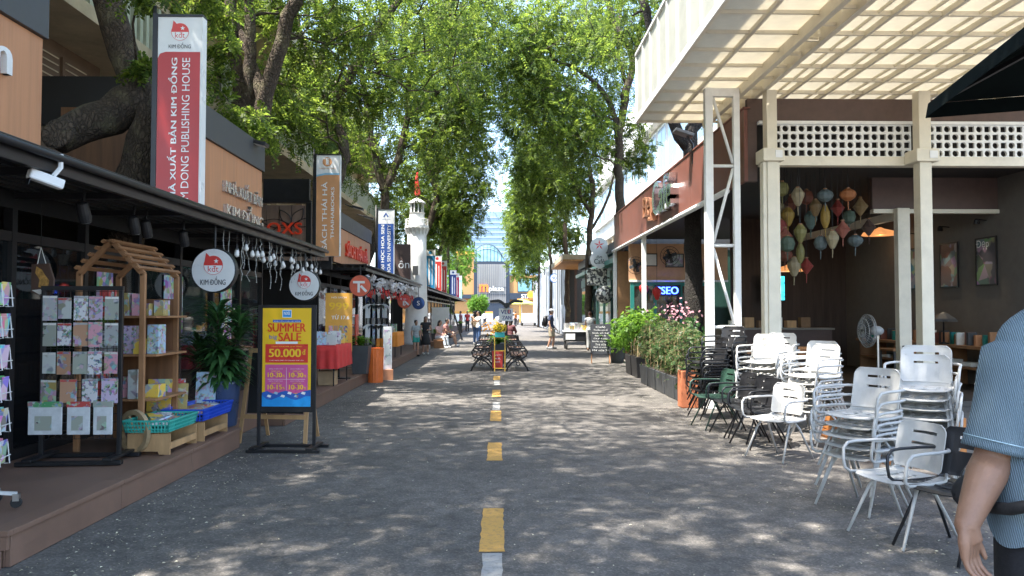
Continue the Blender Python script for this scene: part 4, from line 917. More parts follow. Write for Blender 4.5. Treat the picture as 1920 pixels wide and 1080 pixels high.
def barkmat(name, c0, c1, c2):
    m = bpy.data.materials.new(name); m.use_nodes = True; t = m.node_tree; b = t.nodes['Principled BSDF']; L = t.links.new
    tc = nd(t, 'ShaderNodeTexCoord'); n0 = nd(t, 'ShaderNodeTexNoise', Scale=3.5, Detail=4); L(tc.outputs['Object'], n0.inputs[0])
    av = nd(t, 'ShaderNodeMix', data_type='RGBA'); av.inputs[0].default_value = .22; L(tc.outputs['Object'], av.inputs[6]); L(n0.outputs[1], av.inputs[7])
    mp = nd(t, 'ShaderNodeMapping'); mp.inputs['Scale'].default_value = (1,1,.45); L(av.outputs[2], mp.inputs[0])
    vo = nd(t, 'ShaderNodeTexVoronoi', Scale=30, feature='DISTANCE_TO_EDGE'); L(mp.outputs[0], vo.inputs[0])
    v2 = nd(t, 'ShaderNodeTexNoise', Scale=30, Detail=6, Roughness=.7); L(mp.outputs[0], v2.inputs[0])
    mr = nd(t, 'ShaderNodeMapRange'); mr.inputs[2].default_value = .22; L(vo.outputs[0], mr.inputs[0])
    mx = nd(t, 'ShaderNodeMix', data_type='RGBA'); mx.inputs[6].default_value = (*[(a+b)/2.6 for a, b in zip(c0, c1)],1); mx.inputs[7].default_value = (*c1,1); L(mr.outputs[0], mx.inputs[0])
    lr = nd(t, 'ShaderNodeMapRange'); lr.inputs[1].default_value = .52; lr.inputs[2].default_value = .66; L(n0.outputs[0], lr.inputs[0])
    m2 = nd(t, 'ShaderNodeMix', data_type='RGBA'); L(lr.outputs[0], m2.inputs[0]); L(mx.outputs[2], m2.inputs[6]); m2.inputs[7].default_value = (*c2,1)
    m3 = nd(t, 'ShaderNodeMix', data_type='RGBA', blend_type='MULTIPLY'); m3.inputs[0].default_value = .7; L(m2.outputs[2], m3.inputs[6]); L(v2.outputs[0], m3.inputs[7]); L(m3.outputs[2], b.inputs['Base Color'])
    b.inputs['Roughness'].default_value = .95; ad = nd(t, 'ShaderNodeMath', operation='MULTIPLY_ADD'); ad.inputs[1].default_value = .6; L(v2.outputs[0], ad.inputs[0]); L(mr.outputs[0], ad.inputs[2])
    bp = nd(t, 'ShaderNodeBump', Strength=.9, Distance=.02); L(ad.outputs[0], bp.inputs['Height']); L(bp.outputs[0], b.inputs['Normal']); return m
BARK = barkmat('tamarind bark', (.03,.022,.016), (.14,.1,.07), (.2,.17,.1))
BARKD = barkmat('dark bark', (.012,.01,.009), (.045,.036,.03), (.05,.045,.035))  # same bark pattern in darker tones

def leaves(cent, rad, nspray, m, Ls, Ws, seed, sprayl=.42, droop=.3, updir=None):
    """leaflets set in two rows along drooping sprays around every cluster centre -> verts, faces arrays"""
    rs = np.random.RandomState(seed); N = len(cent); S = N*nspray
    c = np.repeat(np.asarray(cent), nspray, 0); rr = np.repeat(np.asarray(rad), nspray)[:, None]
    nrm = lambda a: a/np.maximum(np.linalg.norm(a, axis=1, keepdims=True), 1e-6)
    off = rs.normal(size=(S,3))*rr*.5; d = nrm(nrm(off) + rs.normal(size=(S,3))*.7 + np.array([0,0,-droop])); base = c + off
    up = nrm(np.array([0,0,1.]) + rs.normal(size=(S,3))*.45); side = nrm(np.cross(d, up)); nr = np.cross(side, d)
    ln = sprayl*rs.uniform(.6,1.25,(S,1))*np.minimum(1.0, .4+rr); out = []
    for k in range(m):
        t = (k+.6)/m; p = base + d*ln*t + np.array([0,0,-1.])*(ln*t*t*.35)
        for sg in (-1,1):
            ld = nrm(d*.45 + side*sg*.9 + nr*rs.uniform(-.25,.25,(S,1)) + np.array([0,0,-.15])); wv = np.cross(ld, nr)
            L_ = Ls*rs.uniform(.7,1.2,(S,1))*(1-.35*abs(t-.4)); W_ = Ws*rs.uniform(.75,1.2,(S,1))
            out.append(np.stack([p, p+ld*L_*.5+wv*W_*.5, p+ld*L_+nr*L_*-.08, p+ld*L_*.5-wv*W_*.5], 1))
    v = np.concatenate(out, 0).reshape(-1,3); return v
def quadmesh(name, v, mat_):
    me = bpy.data.meshes.new(name); n = len(v); q = n//4
    me.vertices.add(n); me.vertices.foreach_set('co', v.astype(np.float32).ravel()); me.loops.add(n); me.loops.foreach_set('vertex_index', np.arange(n, dtype=np.int32))
    me.polygons.add(q); me.polygons.foreach_set('loop_start', np.arange(0, n, 4, dtype=np.int32)); me.polygons.foreach_set('loop_total', np.full(q, 4, dtype=np.int32))
    me.update(calc_edges=True); me.validate(); me.materials.append(mat_); return me

def tree(name, label, base, limbs, crowns, seed, L_=.095, W_=.046, nspray=17, m=7, bark=BARK, leaf=LEAF, group='tamarind trees along the street', mind=.62, crad=.55, cat='tree', twig=.011):
    t = thing(name, label, cat, base, group=group); B = Vector(base); rs = np.random.RandomState(seed)
    pos, par, rmin, chains = [], [], [], []
    for pts, r0, r1 in limbs:
        pts = [Vector(p) for p in pts]
        # catmull-rom resample
        fine = []
        for i in range(len(pts)-1):
            a, b, c, d = pts[max(0,i-1)], pts[i], pts[i+1], pts[min(len(pts)-1,i+2)]; k = max(2, int((c-b).length/.3))
            for q in range(k):
                s = q/k; fine.append(.5*((2*b)+(c-a)*s+(2*a-5*b+4*c-d)*s*s+(3*b-a-3*c+d)*s**3))
        fine.append(pts[-1]); n = len(fine)
        p0 = -1
        if pos:
            dd = [(Vector(q)-fine[0]).length for q in pos]; p0 = int(np.argmin(dd))
        ch = []
        for i, p in enumerate(fine):
            if i and i < n-1: p = p + Vector(rs.normal(size=3)*.02)
            pos.append(tuple(p)); par.append(p0); rmin.append(r0+(r1-r0)*i/(n-1)); p0 = len(pos)-1; ch.append(p0)
        chains.append((ch, 16))
    cl, cr = [], []
    for cc, rad, n in crowns:
        got = 0; tries = 0; new = []
        while got < n and tries < n*30:
            tries += 1; d = rs.normal(size=3); d /= np.linalg.norm(d); q = np.array(cc) + d*np.array(rad)*rs.uniform(.25,1)**.5
            md = mind*(min(rad)/1.5 if min(rad) < 1.5 else 1)
            if all(np.sum((q-e)**2) > md*md for e in new): new.append(q); got += 1
        lim = [(pos[q], rmin[q]) for ch_, _ in chains for q in ch_]
        LP_ = np.array([q[0] for q in lim]); keep = []
        for e in new:                                  # the forks stay bare on the street side
            f_ = e[1] / LP_[:,1]; dx = np.hypot((LP_[:,0]*f_ - e[0]), ((LP_[:,2]-1.6)*f_ + 1.6 - e[2]))
            if min(rad) > .45 and np.any((dx < .5) & (LP_[:,1] > e[1]-.3)) and rs.rand() < .9: e = e + np.array([0, 2.4 if min(rad) > .9 else 1.2, 0])
            keep.append(e)
        new = keep; cl += new; cr += [crad*rs.uniform(.6,1.3)*(min(1, min(rad)/1.2)) for _ in new]
    if cl:
        A = np.array(pos); order = np.argsort([np.min(np.sum((A-q)**2,1)) for q in cl])
        for oi in order:
            q = cl[oi]; A = np.array(pos); D = np.linalg.norm(A-q,axis=1); pen = D + .8*np.maximum(0, A[:,2]-q[2]); j = int(np.argmin(pen)); a = A[j]; n = max(2, int(D[j]/.35)); p0 = j; ch = [j]
            for i in range(1, n+1):
                s = i/n; p = a + (q-a)*s + np.array([0,0,1.])*math.sin(math.pi*s)*D[j]*.1 + (rs.normal(size=3)*.05 if i < n else 0)
                pos.append(tuple(p)); par.append(p0); rmin.append(0); p0 = len(pos)-1; ch.append(p0)
            chains.append((ch, 5))
    cnt = np.zeros(len(pos))
    for i in range(len(pos)-1, -1, -1):
        if cnt[i] == 0: cnt[i] = 1
        if par[i] >= 0: cnt[par[i]] += cnt[i] if True else 0
    rad = [max(rmin[i], twig*cnt[i]**.42 if rmin[i] == 0 else rmin[i]) for i in range(len(pos))]
    mb = MB()
    for ch, sides in chains:
        rr = [rad[i] for i in ch]
        if sides == 5 and len(ch) > 1: rr[0] = min(rr[0], rr[1]*1.25)
        mb.tube([Vector(pos[i])-B for i in ch], rr, sides if sides > 5 else (7 if rr[0] > .05 else 5))
    va = np.array(mb.v); nz = np.sin(va[:,0]*23+va[:,2]*9)+np.sin(va[:,1]*19-va[:,2]*13)+np.sin(va[:,2]*31+va[:,0]*11)
    mb.v = [tuple(q) for q in va + np.stack([nz, np.roll(nz,3), nz*0], 1)*.008]
    mb.build('trunk', bark, t, smooth=True)
    if cl:
        v = leaves(np.array(cl)-np.array(B), cr, nspray, m, L_, W_, seed+1)
        stuff(link('crown', quadmesh('crown', v, leaf), t))
    return t
def V(*a): return Vector(a)

tree('tamarind_tree', 'leaning tree rooted at the near end of the black kiosk', (-5.2,1.2,0), [([(-5.2,1.2,0),(-5.1,1.3,3),(-4.6,1.6,5.5),(-3.2,2.2,7.6),(-1.5,3,8.8)],.28,.09),([(-4.6,1.6,5.5),(-4.2,.4,7.4),(-3,-.5,9)],.18,.06)],
     [((-1.6,3.4,9),(4.0,3.0,2.2),170),((-2,-1.5,9),(3.5,3,2.2),90),((-5.3,6.2,9.2),(2.6,3.2,1.6),110)], 21, nspray=32, L_=.11, W_=.055, mind=.85, crad=.8)
# near tree: knotted elbow above the kiosk roof with a sawn-off stub
pE = P(268,178,9.6)
t1 = tree('tamarind_tree', 'knotted old tree with a sawn off stub bulging over the kiosk roof', (-4.85,9.6,.24),
     [([(-4.85,9.6,.24),(-4.8,9.6,2.6),P(279,225,9.6),pE,P(232,95,9.65),P(205,0,9.7),P(185,-130,9.8),V(-4.6,9.6,7.6),V(-3.4,9.2,8.6)],.26,.12),
      ([pE+V(0,0,-.05),P(205,215,9.4),P(150,242,9.15),P(104,262,8.95)],.25,.19),([P(205,0,9.7),P(160,-120,9.9),V(-6.4,10,7.4)],.13,.06)],
     [((-3.0,8.4,9),(3.3,3.0,2.4),170),(P(266,128,9.2),(.2,.2,.16),2),(P(310,0,9.0),(.45,.3,.2),4),(P(385,15,11),(.6,.5,.4),8)], 22, nspray=17, L_=.08, W_=.038)
MB().lathe([(.16,0),(.2,.03),(.17,.06),(.09,.07)], c=P(112,252,8.72)-t1.location, n=12, M=Matrix.Rotation(R(75),3,'X')).build('branch_scar', BARK, t1, smooth=True)
tree('tamarind_tree', 'many stemmed leafy tree between the two wood parapets', (-5.0,14.6,.1),
     [([(-5.0,14.6,.1),(-4.9,14.4,2.9),P(455,262,14),P(448,150,14),P(428,0,14),V(-5.1,14,8.4)],.19,.09),([P(458,255,13.9),P(470,130,13.8),P(468,0,13.7),V(-4.4,13.6,8.5)],.14,.07),
      ([P(478,290,13.8),P(497,205,13.7),P(520,110,13.6),P(556,0,13.5),V(-3,13.4,8.2),V(-1.8,13.2,9.2)],.16,.07),([P(497,205,13.7),P(470,110,13.9),P(440,40,14.1)],.11,.06)],
     [((-2.7,14.4,9.6),(3.2,2.8,2.5),120),(P(440,240,12.7),(.75,.5,.35),17),(P(405,130,12.8),(.35,.5,.8),9),(P(470,20,14.8),(1.0,.6,.5),14),(P(610,45,14),(1.2,.9,.6),26),(P(500,190,15.2),(.8,.6,.6),10)], 23, nspray=17, L_=.085, W_=.04)
tree('tamarind_tree', 'forked tree growing right behind the tall tan banner', (-4.95,19.3,.24),
     [([(-4.95,19.3,.24),(-4.8,19.3,2.7),P(645,295,19.3),P(625,225,19.3),P(612,165,19.3),P(608,60,19.3),V(-4.3,19.3,9.5)],.22,.09),([P(614,175,19.3),P(585,110,19.4),P(560,60,19.5),P(545,-30,19.6)],.12,.06),([P(618,190,19.3),P(652,150,19.2),P(700,70,19.1),P(750,0,19),V(-1.6,18.8,10.6)],.13,.06)],
     [((-2.5,18.8,9.8),(2.9,3.0,3.0),140),(P(560,150,18),(.9,.9,1.0),30),(P(700,150,20.5),(1.2,1,1.2),36),(P(545,240,17.5),(.8,.8,.6),16)], 24)
tree('tamarind_tree', 'tall forked tree behind the dark blue university banner', (-4.95,26.3,.24),
     [([(-4.95,26.3,.24),(-4.8,26.3,2.8),P(722,395,26.3),P(708,320,26.3),P(692,230,26.3),P(678,120,26.3),P(672,20,26.3)],.2,.07),([P(716,360,26.3),P(742,310,26.3),P(762,230,26.3),P(770,120,26.2),P(800,10,26)],.15,.06),([P(692,230,26.3),P(660,170,26.5),P(640,110,26.6)],.09,.05),([P(762,230,26.2),P(800,190,26),P(850,150,25.8)],.07,.04)],
     [((-2.3,26,10),(2.8,3.0,3.6),170),(P(640,240,24.5),(1.3,1.2,1.4),44),(P(850,210,25.5),(1.4,1.2,1.4),46),(P(905,60,25),(.9,1.0,1.6),30),(P(800,60,25),(1.4,1.2,1.4),40),(P(720,330,27.5),(1.2,1.2,1.0),22)], 25, L_=.105, W_=.05)
tree('tamarind_tree', 'spreading tree with a curved fork just behind the lighthouse', (-4.95,36,.24),
     [([(-4.95,36,.24),(-4.7,36,2.9),P(812,400,36),P(818,318,36),P(832,240,36),P(850,120,36)],.22,.08),([P(816,330,36),P(845,290,36),P(880,262,36),P(910,225,35.8)],.14,.06),([P(815,350,36),P(795,290,36.2),P(780,200,36.4),P(775,90,36.4)],.13,.06),([P(812,385,36),P(780,360,36.3),P(755,330,36.5)],.08,.05)],
     [((-2.6,36,10.2),(2.6,3.2,4.0),170),(P(880,340,35.5),(1.2,1.5,1.6),50),(P(885,120,35),(1.6,1.5,2.2),50),(P(760,400,37),(1.2,1.2,1.4),36),(P(850,420,37),(1.5,1.2,.9),40)], 26, L_=.125, W_=.058)
tree('tamarind_tree', 'slim tree among the red and navy banners', (-4.9,48,.24), [([(-4.9,48,.24),(-4.8,48,2.9),P(824,470,48),P(845,400,48),P(860,330,48)],.17,.07),([P(832,445,48),P(870,400,48),P(885,370,48)],.09,.05)],
     [((-4.4,48,8.9),(2.2,3,3.2),120),(P(800,440,47),(1.0,1.2,1.3),26)], 27, L_=.15, W_=.07, nspray=14)
tree('tamarind_tree', 'slim tree beyond the navy banner', (-4.9,61,.24), [([(-4.9,61,.24),(-4.85,61,2.9),P(838,500,61),P(842,440,61),P(850,360,61)],.17,.07)], [((-4.9,61,8.6),(2.2,3,3.6),110)], 28, L_=.17, W_=.08, nspray=13)
tree('tamarind_tree', 'bright sunlit tree at the far end of the kiosk row', (-5.6,92,0), [([(-5.6,92,0),(-5.5,92,4),(-5,92,8)],.2,.08)], [((-5.0,92,8.3),(2.2,2.6,3.4),130)], 29, L_=.2, W_=.085, nspray=9, leaf=LEAFB)
# right side
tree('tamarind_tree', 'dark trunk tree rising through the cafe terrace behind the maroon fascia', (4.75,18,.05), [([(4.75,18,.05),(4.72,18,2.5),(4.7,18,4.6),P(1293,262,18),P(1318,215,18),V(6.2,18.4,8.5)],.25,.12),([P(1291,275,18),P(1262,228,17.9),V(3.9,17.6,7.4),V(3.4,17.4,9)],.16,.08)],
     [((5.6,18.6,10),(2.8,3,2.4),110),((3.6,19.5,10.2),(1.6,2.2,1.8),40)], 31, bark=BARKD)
tree('tamarind_tree', 'tall straight forked tree just beyond the end of the maroon fascia', (4.6,27.7,0), [([(4.6,27.7,0),(4.6,27.7,3.5),P(1164,400,27.7),P(1160,270,27.7),P(1172,180,27.6),P(1186,105,27.5),P(1150,40,27.4),P(1128,-40,27.3)],.22,.1),([P(1160,260,27.7),P(1142,190,27.7),P(1112,152,27.6),P(1070,125,27.5),P(1035,110,27.4)],.12,.05),([P(1182,130,27.5),P(1200,60,27.6),P(1205,-30,27.8)],.12,.06),([P(1163,235,27.7),P(1175,175,28),P(1160,100,28.3),P(1165,0,28.5)],.1,.05)],
     [((2.9,27.2,10.2),(2.7,3.2,3.4),175),(P(1080,230,27),(1.3,1.2,1.3),44),(P(1185,270,28.5),(.7,1,1.2),24),(P(1010,150,26.5),(1.0,1,1.4),34),(P(965,70,26),(.8,1.0,1.4),26),(P(1050,50,27),(1.3,1.0,1.4),38),(P(1150,30,28.5),(1.2,.9,1.3),36),(P(1100,90,29),(1.0,.9,1.0),22)], 32, L_=.105, W_=.05)
tree('tamarind_tree', 'leaning tree above the dark green shop front', (4.4,36.5,0), [([(4.4,36.5,0),(4.4,36.5,4),P(1106,440,36.5),P(1110,340,36.5),P(1085,250,36.4),P(1060,160,36.3)],.19,.08),([P(1108,400,36.5),P(1085,360,36.4),P(1055,300,36.3),P(1020,250,36.2)],.11,.05),([P(1108,430,36.5),P(1135,385,36.6),P(1150,330,36.7)],.08,.05)],
     [((2.9,36.5,9.8),(2.5,3.2,3.8),160),(P(1000,330,36),(1.0,1.3,1.6),44),(P(965,200,35.5),(.9,1.2,1.8),34),(P(990,90,35),(1.4,1.4,2.0),44),(P(1090,330,35),(1.3,1.3,1.2),36)], 33, L_=.125, W_=.058)
tree('tamarind_tree', 'tree with a low bent limb beside the wooden roof', (4.35,47,0), [([(4.35,47,0),P(1063,500,47),P(1060,425,47),P(1075,340,47),P(1070,230,47)],.19,.08),([P(1061,440,47),P(1040,405,46.9),P(1025,398,46.8),P(1005,340,46.7)],.14,.06)],
     [((2.7,47,9.6),(2.2,3.4,4.2),150),(P(990,400,46),(1.1,1.4,1.8),44),(P(1060,440,48),(1.2,1.2,1.0),24)], 34, L_=.15, W_=.07)
tree('tamarind_tree', 'slim tree over the near part of the slatted facade', (4.2,60,0), [([(4.2,60,0),P(1034,500,60),P(1024,440,60),P(1008,380,60),P(1000,300,60)],.17,.07),([P(1028,460,60),P(1010,440,60),P(985,410,60)],.09,.05)], [((2.5,60,9.2),(2.0,3.5,4.4),130),(P(975,450,59),(1.0,1.5,1.5),34)], 35, L_=.17, W_=.08, nspray=14)
tree('tamarind_tree', 'farthest tree over the slatted facade', (4.2,78,0), [([(4.2,78,0),P(1011,500,78),P(1000,440,78),P(985,360,78)],.18,.07)], [((2.9,78,9.0),(2.2,3.5,5.0),130)], 36, L_=.21, W_=.1, nspray=13)
tree('clipped_tree', 'small round bright green tree before the plaza', (-3.0,108,0), [([(-3.0,108,0),(-3.0,108,1.6)],.1,.06)], [((-3.0,108,2.7),(1.4,1.4,1.3),110)], 37, L_=.16, W_=.09, nspray=12, leaf=LEAFB, mind=.3, group=None, crad=.3)
tree('street_tree', 'broad green tree beside the plaza wing', (-9.5,125,0), [([(-9.5,125,0),(-9.5,125,5)],.25,.1)], [((-9.0,125,7),(3,3,4),130)], 38, L_=.26, W_=.12, nspray=9, leaf=LEAFB, group=None)

# ================================================================== LEFT: GOODS ON THE DECK
def colour_cover(nm, base, sat=.5, scale=55, amount=.5, val=.55): return cover('print '+nm, base, sat, scale*(.5+1.3*((len(nm)*7+ord(nm[0]))%10)/10), amount*.85, val, seedvar=False)
SH = {'pink': colour_cover('pink', (.72,.36,.42)), 'white': colour_cover('white', (.75,.74,.74),.6), 'grey': colour_cover('grey', (.42,.43,.42),.3), 'tan': colour_cover('tan', (.5,.28,.17),.5,20,.3), 'lilac': colour_cover('lilac', (.6,.48,.62),.6),
      'sage': colour_cover('sage', (.38,.4,.33),.3,30,.3), 'gold': colour_cover('gold', (.4,.3,.1),.5,40,.5), 'blue': colour_cover('blue', (.35,.5,.62),.5,30,.5), 'red': colour_cover('red', (.55,.08,.07),.6,30,.4), 'yellow': colour_cover('yellow', (.75,.5,.08),.6,25,.5), 'green': colour_cover('green', (.1,.35,.15),.6,25,.5), 'pale': colour_cover('pale',(.6,.62,.58),.3,25,.3)}
# sticker rack
rk = thing('sticker_rack', 'black wire display rack hung with sticker sheets on the deck', 'rack', (-3.83,6.95,DZ+.004), R(4))
for x in (-.34,.34): MB().box(x-.018,x+.018,-.018,.018,.03,1.56).build('upright', BLACKM, rk, bevel=.003)
MB().box(-.36,.36,-.02,.02,1.56,1.6).build('top_bar', BLACKM, rk)
for y in (-.2,.2): MB().box(-.45,.45,y-.03,y+.03,.0,.035).build('base_bar', BLACKM, rk, bevel=.004)
for x in (-.34,.34): MB().box(x-.04,x+.04,-.25,.25,.0351,.06).build('foot', BLACKM, rk, bevel=.004)
mb = MB()
for i in range(13): mb.tube([(-.33+.055*i,0,.2),(-.33+.055*i,0,1.56)], .0035, 4)
for i in range(19): mb.tube([(-.34,0,.2+.075*i),(.34,0,.2+.075*i)], .0035, 4)
mb.build('wire_mesh', BLACKM, rk)
rows = [(1.4,'grey pale white lilac sage','top'),(1.16,'sage white tan pink grey','second'),(.9,'pale tan sage white pink','third'),(.645,'gold tan white lilac','fourth')]
rg = random.Random(2)
for z, cs, rn in rows:
    cs = cs.split(); n = len(cs)
    for i, c in enumerate(cs):
        x = -3.83 + (-.27 + .54*i/(n-1)) * 1.0; h_ = rg.uniform(.19,.23); w_ = .125 if n == 5 else .145
        s = thing('sticker_sheet', '%s sticker sheet hung in the %s row of the black wire rack' % (c, rn), 'stickers', (x, 6.95-.03-.012*(i%2)+(x+3.83)*.07, DZ+z), R(rg.uniform(-6,6)), 'sticker sheets on the wire rack')
        MB().box(-w_/2,w_/2,-.003,.001,-h_/2,h_/2).build('sheet', SH[c], s); MB().box(-w_/2+.002,w_/2-.002,-.0045,-.0032,h_/2-.022,h_/2-.004).build('header', [PAPER,SH['red'],SH['grey'],SH['pink']][i%4], s); MB().tube([(0,.03,h_/2-.01),(0,-.02,h_/2-.012)], .003, 5).build('hook', CHROME, s)
CLR = mat('clear plastic bag', (.7,.72,.72), .2, var=.12, scale=10)
for x, w_, c, ln in ((-4.12,.3,'green','wide'),(-3.82,.2,'red','narrow'),(-3.6,.17,'sage','small')):
    s = thing('craft_bag', '%s clear craft bag with a %s header at the rack foot' % (ln, c), 'bag', (x,6.9,DZ+.4), R(rg.uniform(-5,5)), 'craft bags on the wire rack')
    MB().box(-w_/2,w_/2,-.012,.0,-.15,.12).build('bag', CLR, s, bevel=.01); MB().box(-w_/2-.002,w_/2+.002,-.014,.002,.1,.15).build('header', SH[c], s); MB().box(-w_*.3,w_*.2,-.0135,-.0121,-.11,.02).build('picture', SH['sage'], s)
    MB().tube([(0,.05,.13),(0,-.02,.125)], .003, 5).build('hook', CHROME, s)
# white postcard spinner
sp = thing('card_spinner', 'white wire postcard spinner on casters at the deck end', 'rack', (-3.545,5.25,DZ+.004), R(12))
WW = mat('white wire', (.7,.7,.68), .4, dirt=.2)
MB().tube([(0,0,.12),(0,0,1.75)], .014, 8).build('pole', WW, sp)
for k in range(4): 
    a = R(90*k); MB().bar((0,0,.12),(.2*math.cos(a),.2*math.sin(a),.1), .03,.02).build('arm', WW, sp); c = MB().lathe([(.035,-.012),(.035,.012)], c=(.2*math.cos(a),.2*math.sin(a),.038), n=14, M=Matrix.Rotation(R(90),3,'X')).build('caster', RUBBER, sp); MB().box(.2*math.cos(a)-.02,.2*math.cos(a)+.02,.2*math.sin(a)-.016,.2*math.sin(a)+.016,.05,.1).build('fork', CHROME, c)
for k in range(6):
    z = .3 + k*.22
    for q in range(4):
        a = R(90*q); rt = Matrix.Rotation(a, 3, 'Z'); mb = MB(); w_, h_ = .075, .15
        pts = [rt @ Vector(p) for p in ((.09,-w_,z),(.125,-w_,z),(.11,-w_,z+h_),(.11,w_,z+h_),(.125,w_,z),(.09,w_,z))]; mb.tube(pts, .004, 5); mb.tube([rt @ Vector((.13,-w_,z+.06)), rt @ Vector((.13,w_,z+.06))], .004, 5); mb.build('pocket', WW, sp)
        MB().add([rt @ Vector(p) for p in ((.1,-.065,z+.01),(.1,.065,z+.01),(.115,.065,z+.17),(.115,-.065,z+.17),(.092,-.065,z+.01),(.092,.065,z+.01),(.107,.065,z+.17),(.107,-.065,z+.17))], [(0,1,2,3),(7,6,5,4),(0,4,5,1),(1,5,6,2),(2,6,7,3),(3,7,4,0)]).build('postcard', COVER, sp)
# hanging wooden plaque
p = P(80,520,7.0); hp = thing('hanging_plaque', 'brown printed plaque with yellow figures hung beside the sticker rack', 'plaque', p)
MB().prism([(-.1,.12),(.06,.13),(.11,-.02),(.1,-.15),(.02,-.18),(-.1,-.14)], -.012, .012).build('board', mat('plaque brown', (.09,.05,.035), .5), hp, bevel=.004)
blob(hp, 'figures', mat('plaque gold', (.5,.27,.07), .5, var=.4, scale=30), (0,-.012,0), [(-.05,.1),(.0,.07),(.03,.02),(.07,-.03),(.06,-.08),(.02,-.1),(-.03,-.09),(-.02,-.02),(-.06,.04)], .002); blob(hp, 'lower_strip', PAPER, (0,-.012,0), [(-.09,-.12),(-.02,-.16),(.05,-.14),(.0,-.11)], .002)
MB().tube([(-.05,0,.12),(-.02,0,.28),(.03,0,.12)], .004, 5).build('cord', PAPER, hp); MB().tube([(-.02,0,.27),(-.02,0,2.6-p.z)], .003, 4).build('hanger', BLACK, hp)
GAB = wood('gable shelf wood', (.33,.165,.075), .5, stretch=(.3,.3,.1))
# pine gable display shelf
gs = thing('gable_shelf', 'brown wooden house shaped display shelf with slatted roof', 'shelf', (-3.8,7.75,DZ+.004))
ap, ev = 2.06, 1.74
for y in (-.36,.4):
    for x in (-.31,.31): MB().box(x-.025,x+.025,y-.02,y+.02,0,ev).build('post', GAB, gs, bevel=.003)
    for s in (-1,1): MB().bar((s*.315,y,ev-.01),(0,y,ap), .04, .05).build('gable_rafter', GAB, gs)
for s in (-1,1):
    for k in range(5):
        t = (k+.3)/5; x = s*.315*(1-t); z = ev+(ap-ev)*t+.035; MB().cbox((x,.02,z),(.035,.95,.022),(0,s*R(45),0)).build('roof_slat', GAB, gs)
for z in (.48,.92,1.3): MB().box(-.34,.42,-.3,.42,z,z+.022).build('shelf_board', GAB, gs, bevel=.003)
MB().box(-.285,.285,.385,.395,.2,1.5).build('back_panel', WOODD, gs)
rg = random.Random(8); bi = 0
for z in (.502,.942,1.322):
    x = -4.08
    while x < -3.42:
        w_ = rg.uniform(.07,.15); h_ = rg.uniform(.12,.27 if z > 1 else .3); c = rg.choice(list(SH)); bi += 1
        b = MB().box(0,w_*.93,-.08,.06,0,h_).build('boxed_toy', SH[c], loc=(x,7.62+rg.uniform(-.1,.06),DZ+.006+z), rot=(0,0,R(rg.uniform(-8,8))), bevel=.003)
        tag(b, '%s boxed toy or book on the %s board of the gable shelf' % (c, {.502:'lowest',.942:'middle',1.322:'top'}[z]), 'box', 'boxed goods on the gable shelf'); x += w_+.012
# wagon wheel
wh = thing('wagon_wheel', 'small pale wooden wagon wheel leaning under the gable shelf', 'wheel', (-3.5,7.28,DZ+.215), R(62))
Mx = Matrix.Rotation(R(90),3,'Y'); mb = MB(); n = 28
for i in range(n):
    a, b = 2*math.pi*i/n, 2*math.pi*(i+1)/n
    pr = [[(xx, r_*math.cos(q), r_*math.sin(q)) for q in (a,b)] for xx, r_ in ((-.02,.21),(.02,.21),(.02,.165),(-.02,.165))]
    mb.add([pr[0][0],pr[0][1],pr[1][1],pr[1][0],pr[2][0],pr[2][1],pr[3][1],pr[3][0]], [(0,1,2,3),(3,2,5,4),(4,5,6,7),(7,6,1,0)])
mb.build('rim', mat('pale old timber', (.4,.28,.15), .7, var=.2), wh)
for i in range(6): a = R(60*i); MB().bar((0,.03*math.cos(a),.03*math.sin(a)),(0,.17*math.cos(a),.17*math.sin(a)), .02).build('spoke', mat('pale old timber', (.4,.28,.15)), wh)
MB().lathe([(.045,-.04),(.045,.04)], n=14, M=Mx).build('hub', mat('pale old timber', (.4,.28,.15)), wh)
# baskets on pine stands
def basket(x, y, z, l, w_, h_, m, lb, rz=0):
    b = thing('plastic_basket', lb, 'basket', (x,y,z), rz); MB().box(-w_/2,w_/2,-l/2,l/2,0,.008).build('floor', m, b)
    k = 1.08
    for s in (-1,1):
        MB().bar((s*w_/2*k,-l/2*k,h_),(s*w_/2*k,l/2*k,h_), .022,.016).build('rim', m, b); MB().bar((-w_/2*k,s*l/2*k,h_),(w_/2*k,s*l/2*k,h_), .022,.0162).build('rim', m, b)
        mb = MB(); n = int(l/.03)
        for i in range(n+1): yy = -l/2 + l*i/n; mb.bar((s*w_/2,yy,.0),(s*w_/2*k,yy*k,h_-.004), .011,.006)
        for q in (.3,.62): mb.bar((s*w_/2*(1+.08*q),-l/2*(1+.08*q),h_*q),(s*w_/2*(1+.08*q),l/2*(1+.08*q),h_*q), .006,.012)
        mb.build('side_lattice', m, b); mb = MB(); n = int(w_/.03)
        for i in range(n+1): xx = -w_/2 + w_*i/n; mb.bar((xx,s*l/2,0),(xx*k,s*l/2*k,h_-.004), .011,.006)
        for q in (.3,.62): mb.bar((-w_/2*(1+.08*q),s*l/2*(1+.08*q),h_*q),(w_/2*(1+.08*q),s*l/2*(1+.08*q),h_*q), .006,.012)
        mb.build('end_lattice', m, b)
    return b
def stand(x, y, l, lb, h_=.2):
    s = thing('pine_stand', lb, 'stand', (x,y,DZ+.004)); 
    for yy in (-l/2,l/2): MB().prism([(-.2,0),(-.1,0),(-.09,.03),(.09,.03),(.1,0),(.2,0),(.2,h_),(-.2,h_)], yy-.012, yy+.012).build('end_panel', PINE, s)
    for xx in (-.19,.19): MB().box(xx-.012,xx+.012,-l/2+.012,l/2-.012,.05,.11).build('rail', PINE, s)
    for q in range(3): MB().box(-.17+q*.13,-.07+q*.13,-l/2-.005,l/2+.005,h_+.0005,h_+.014).build('top_slat', PINE, s); return s
    return s
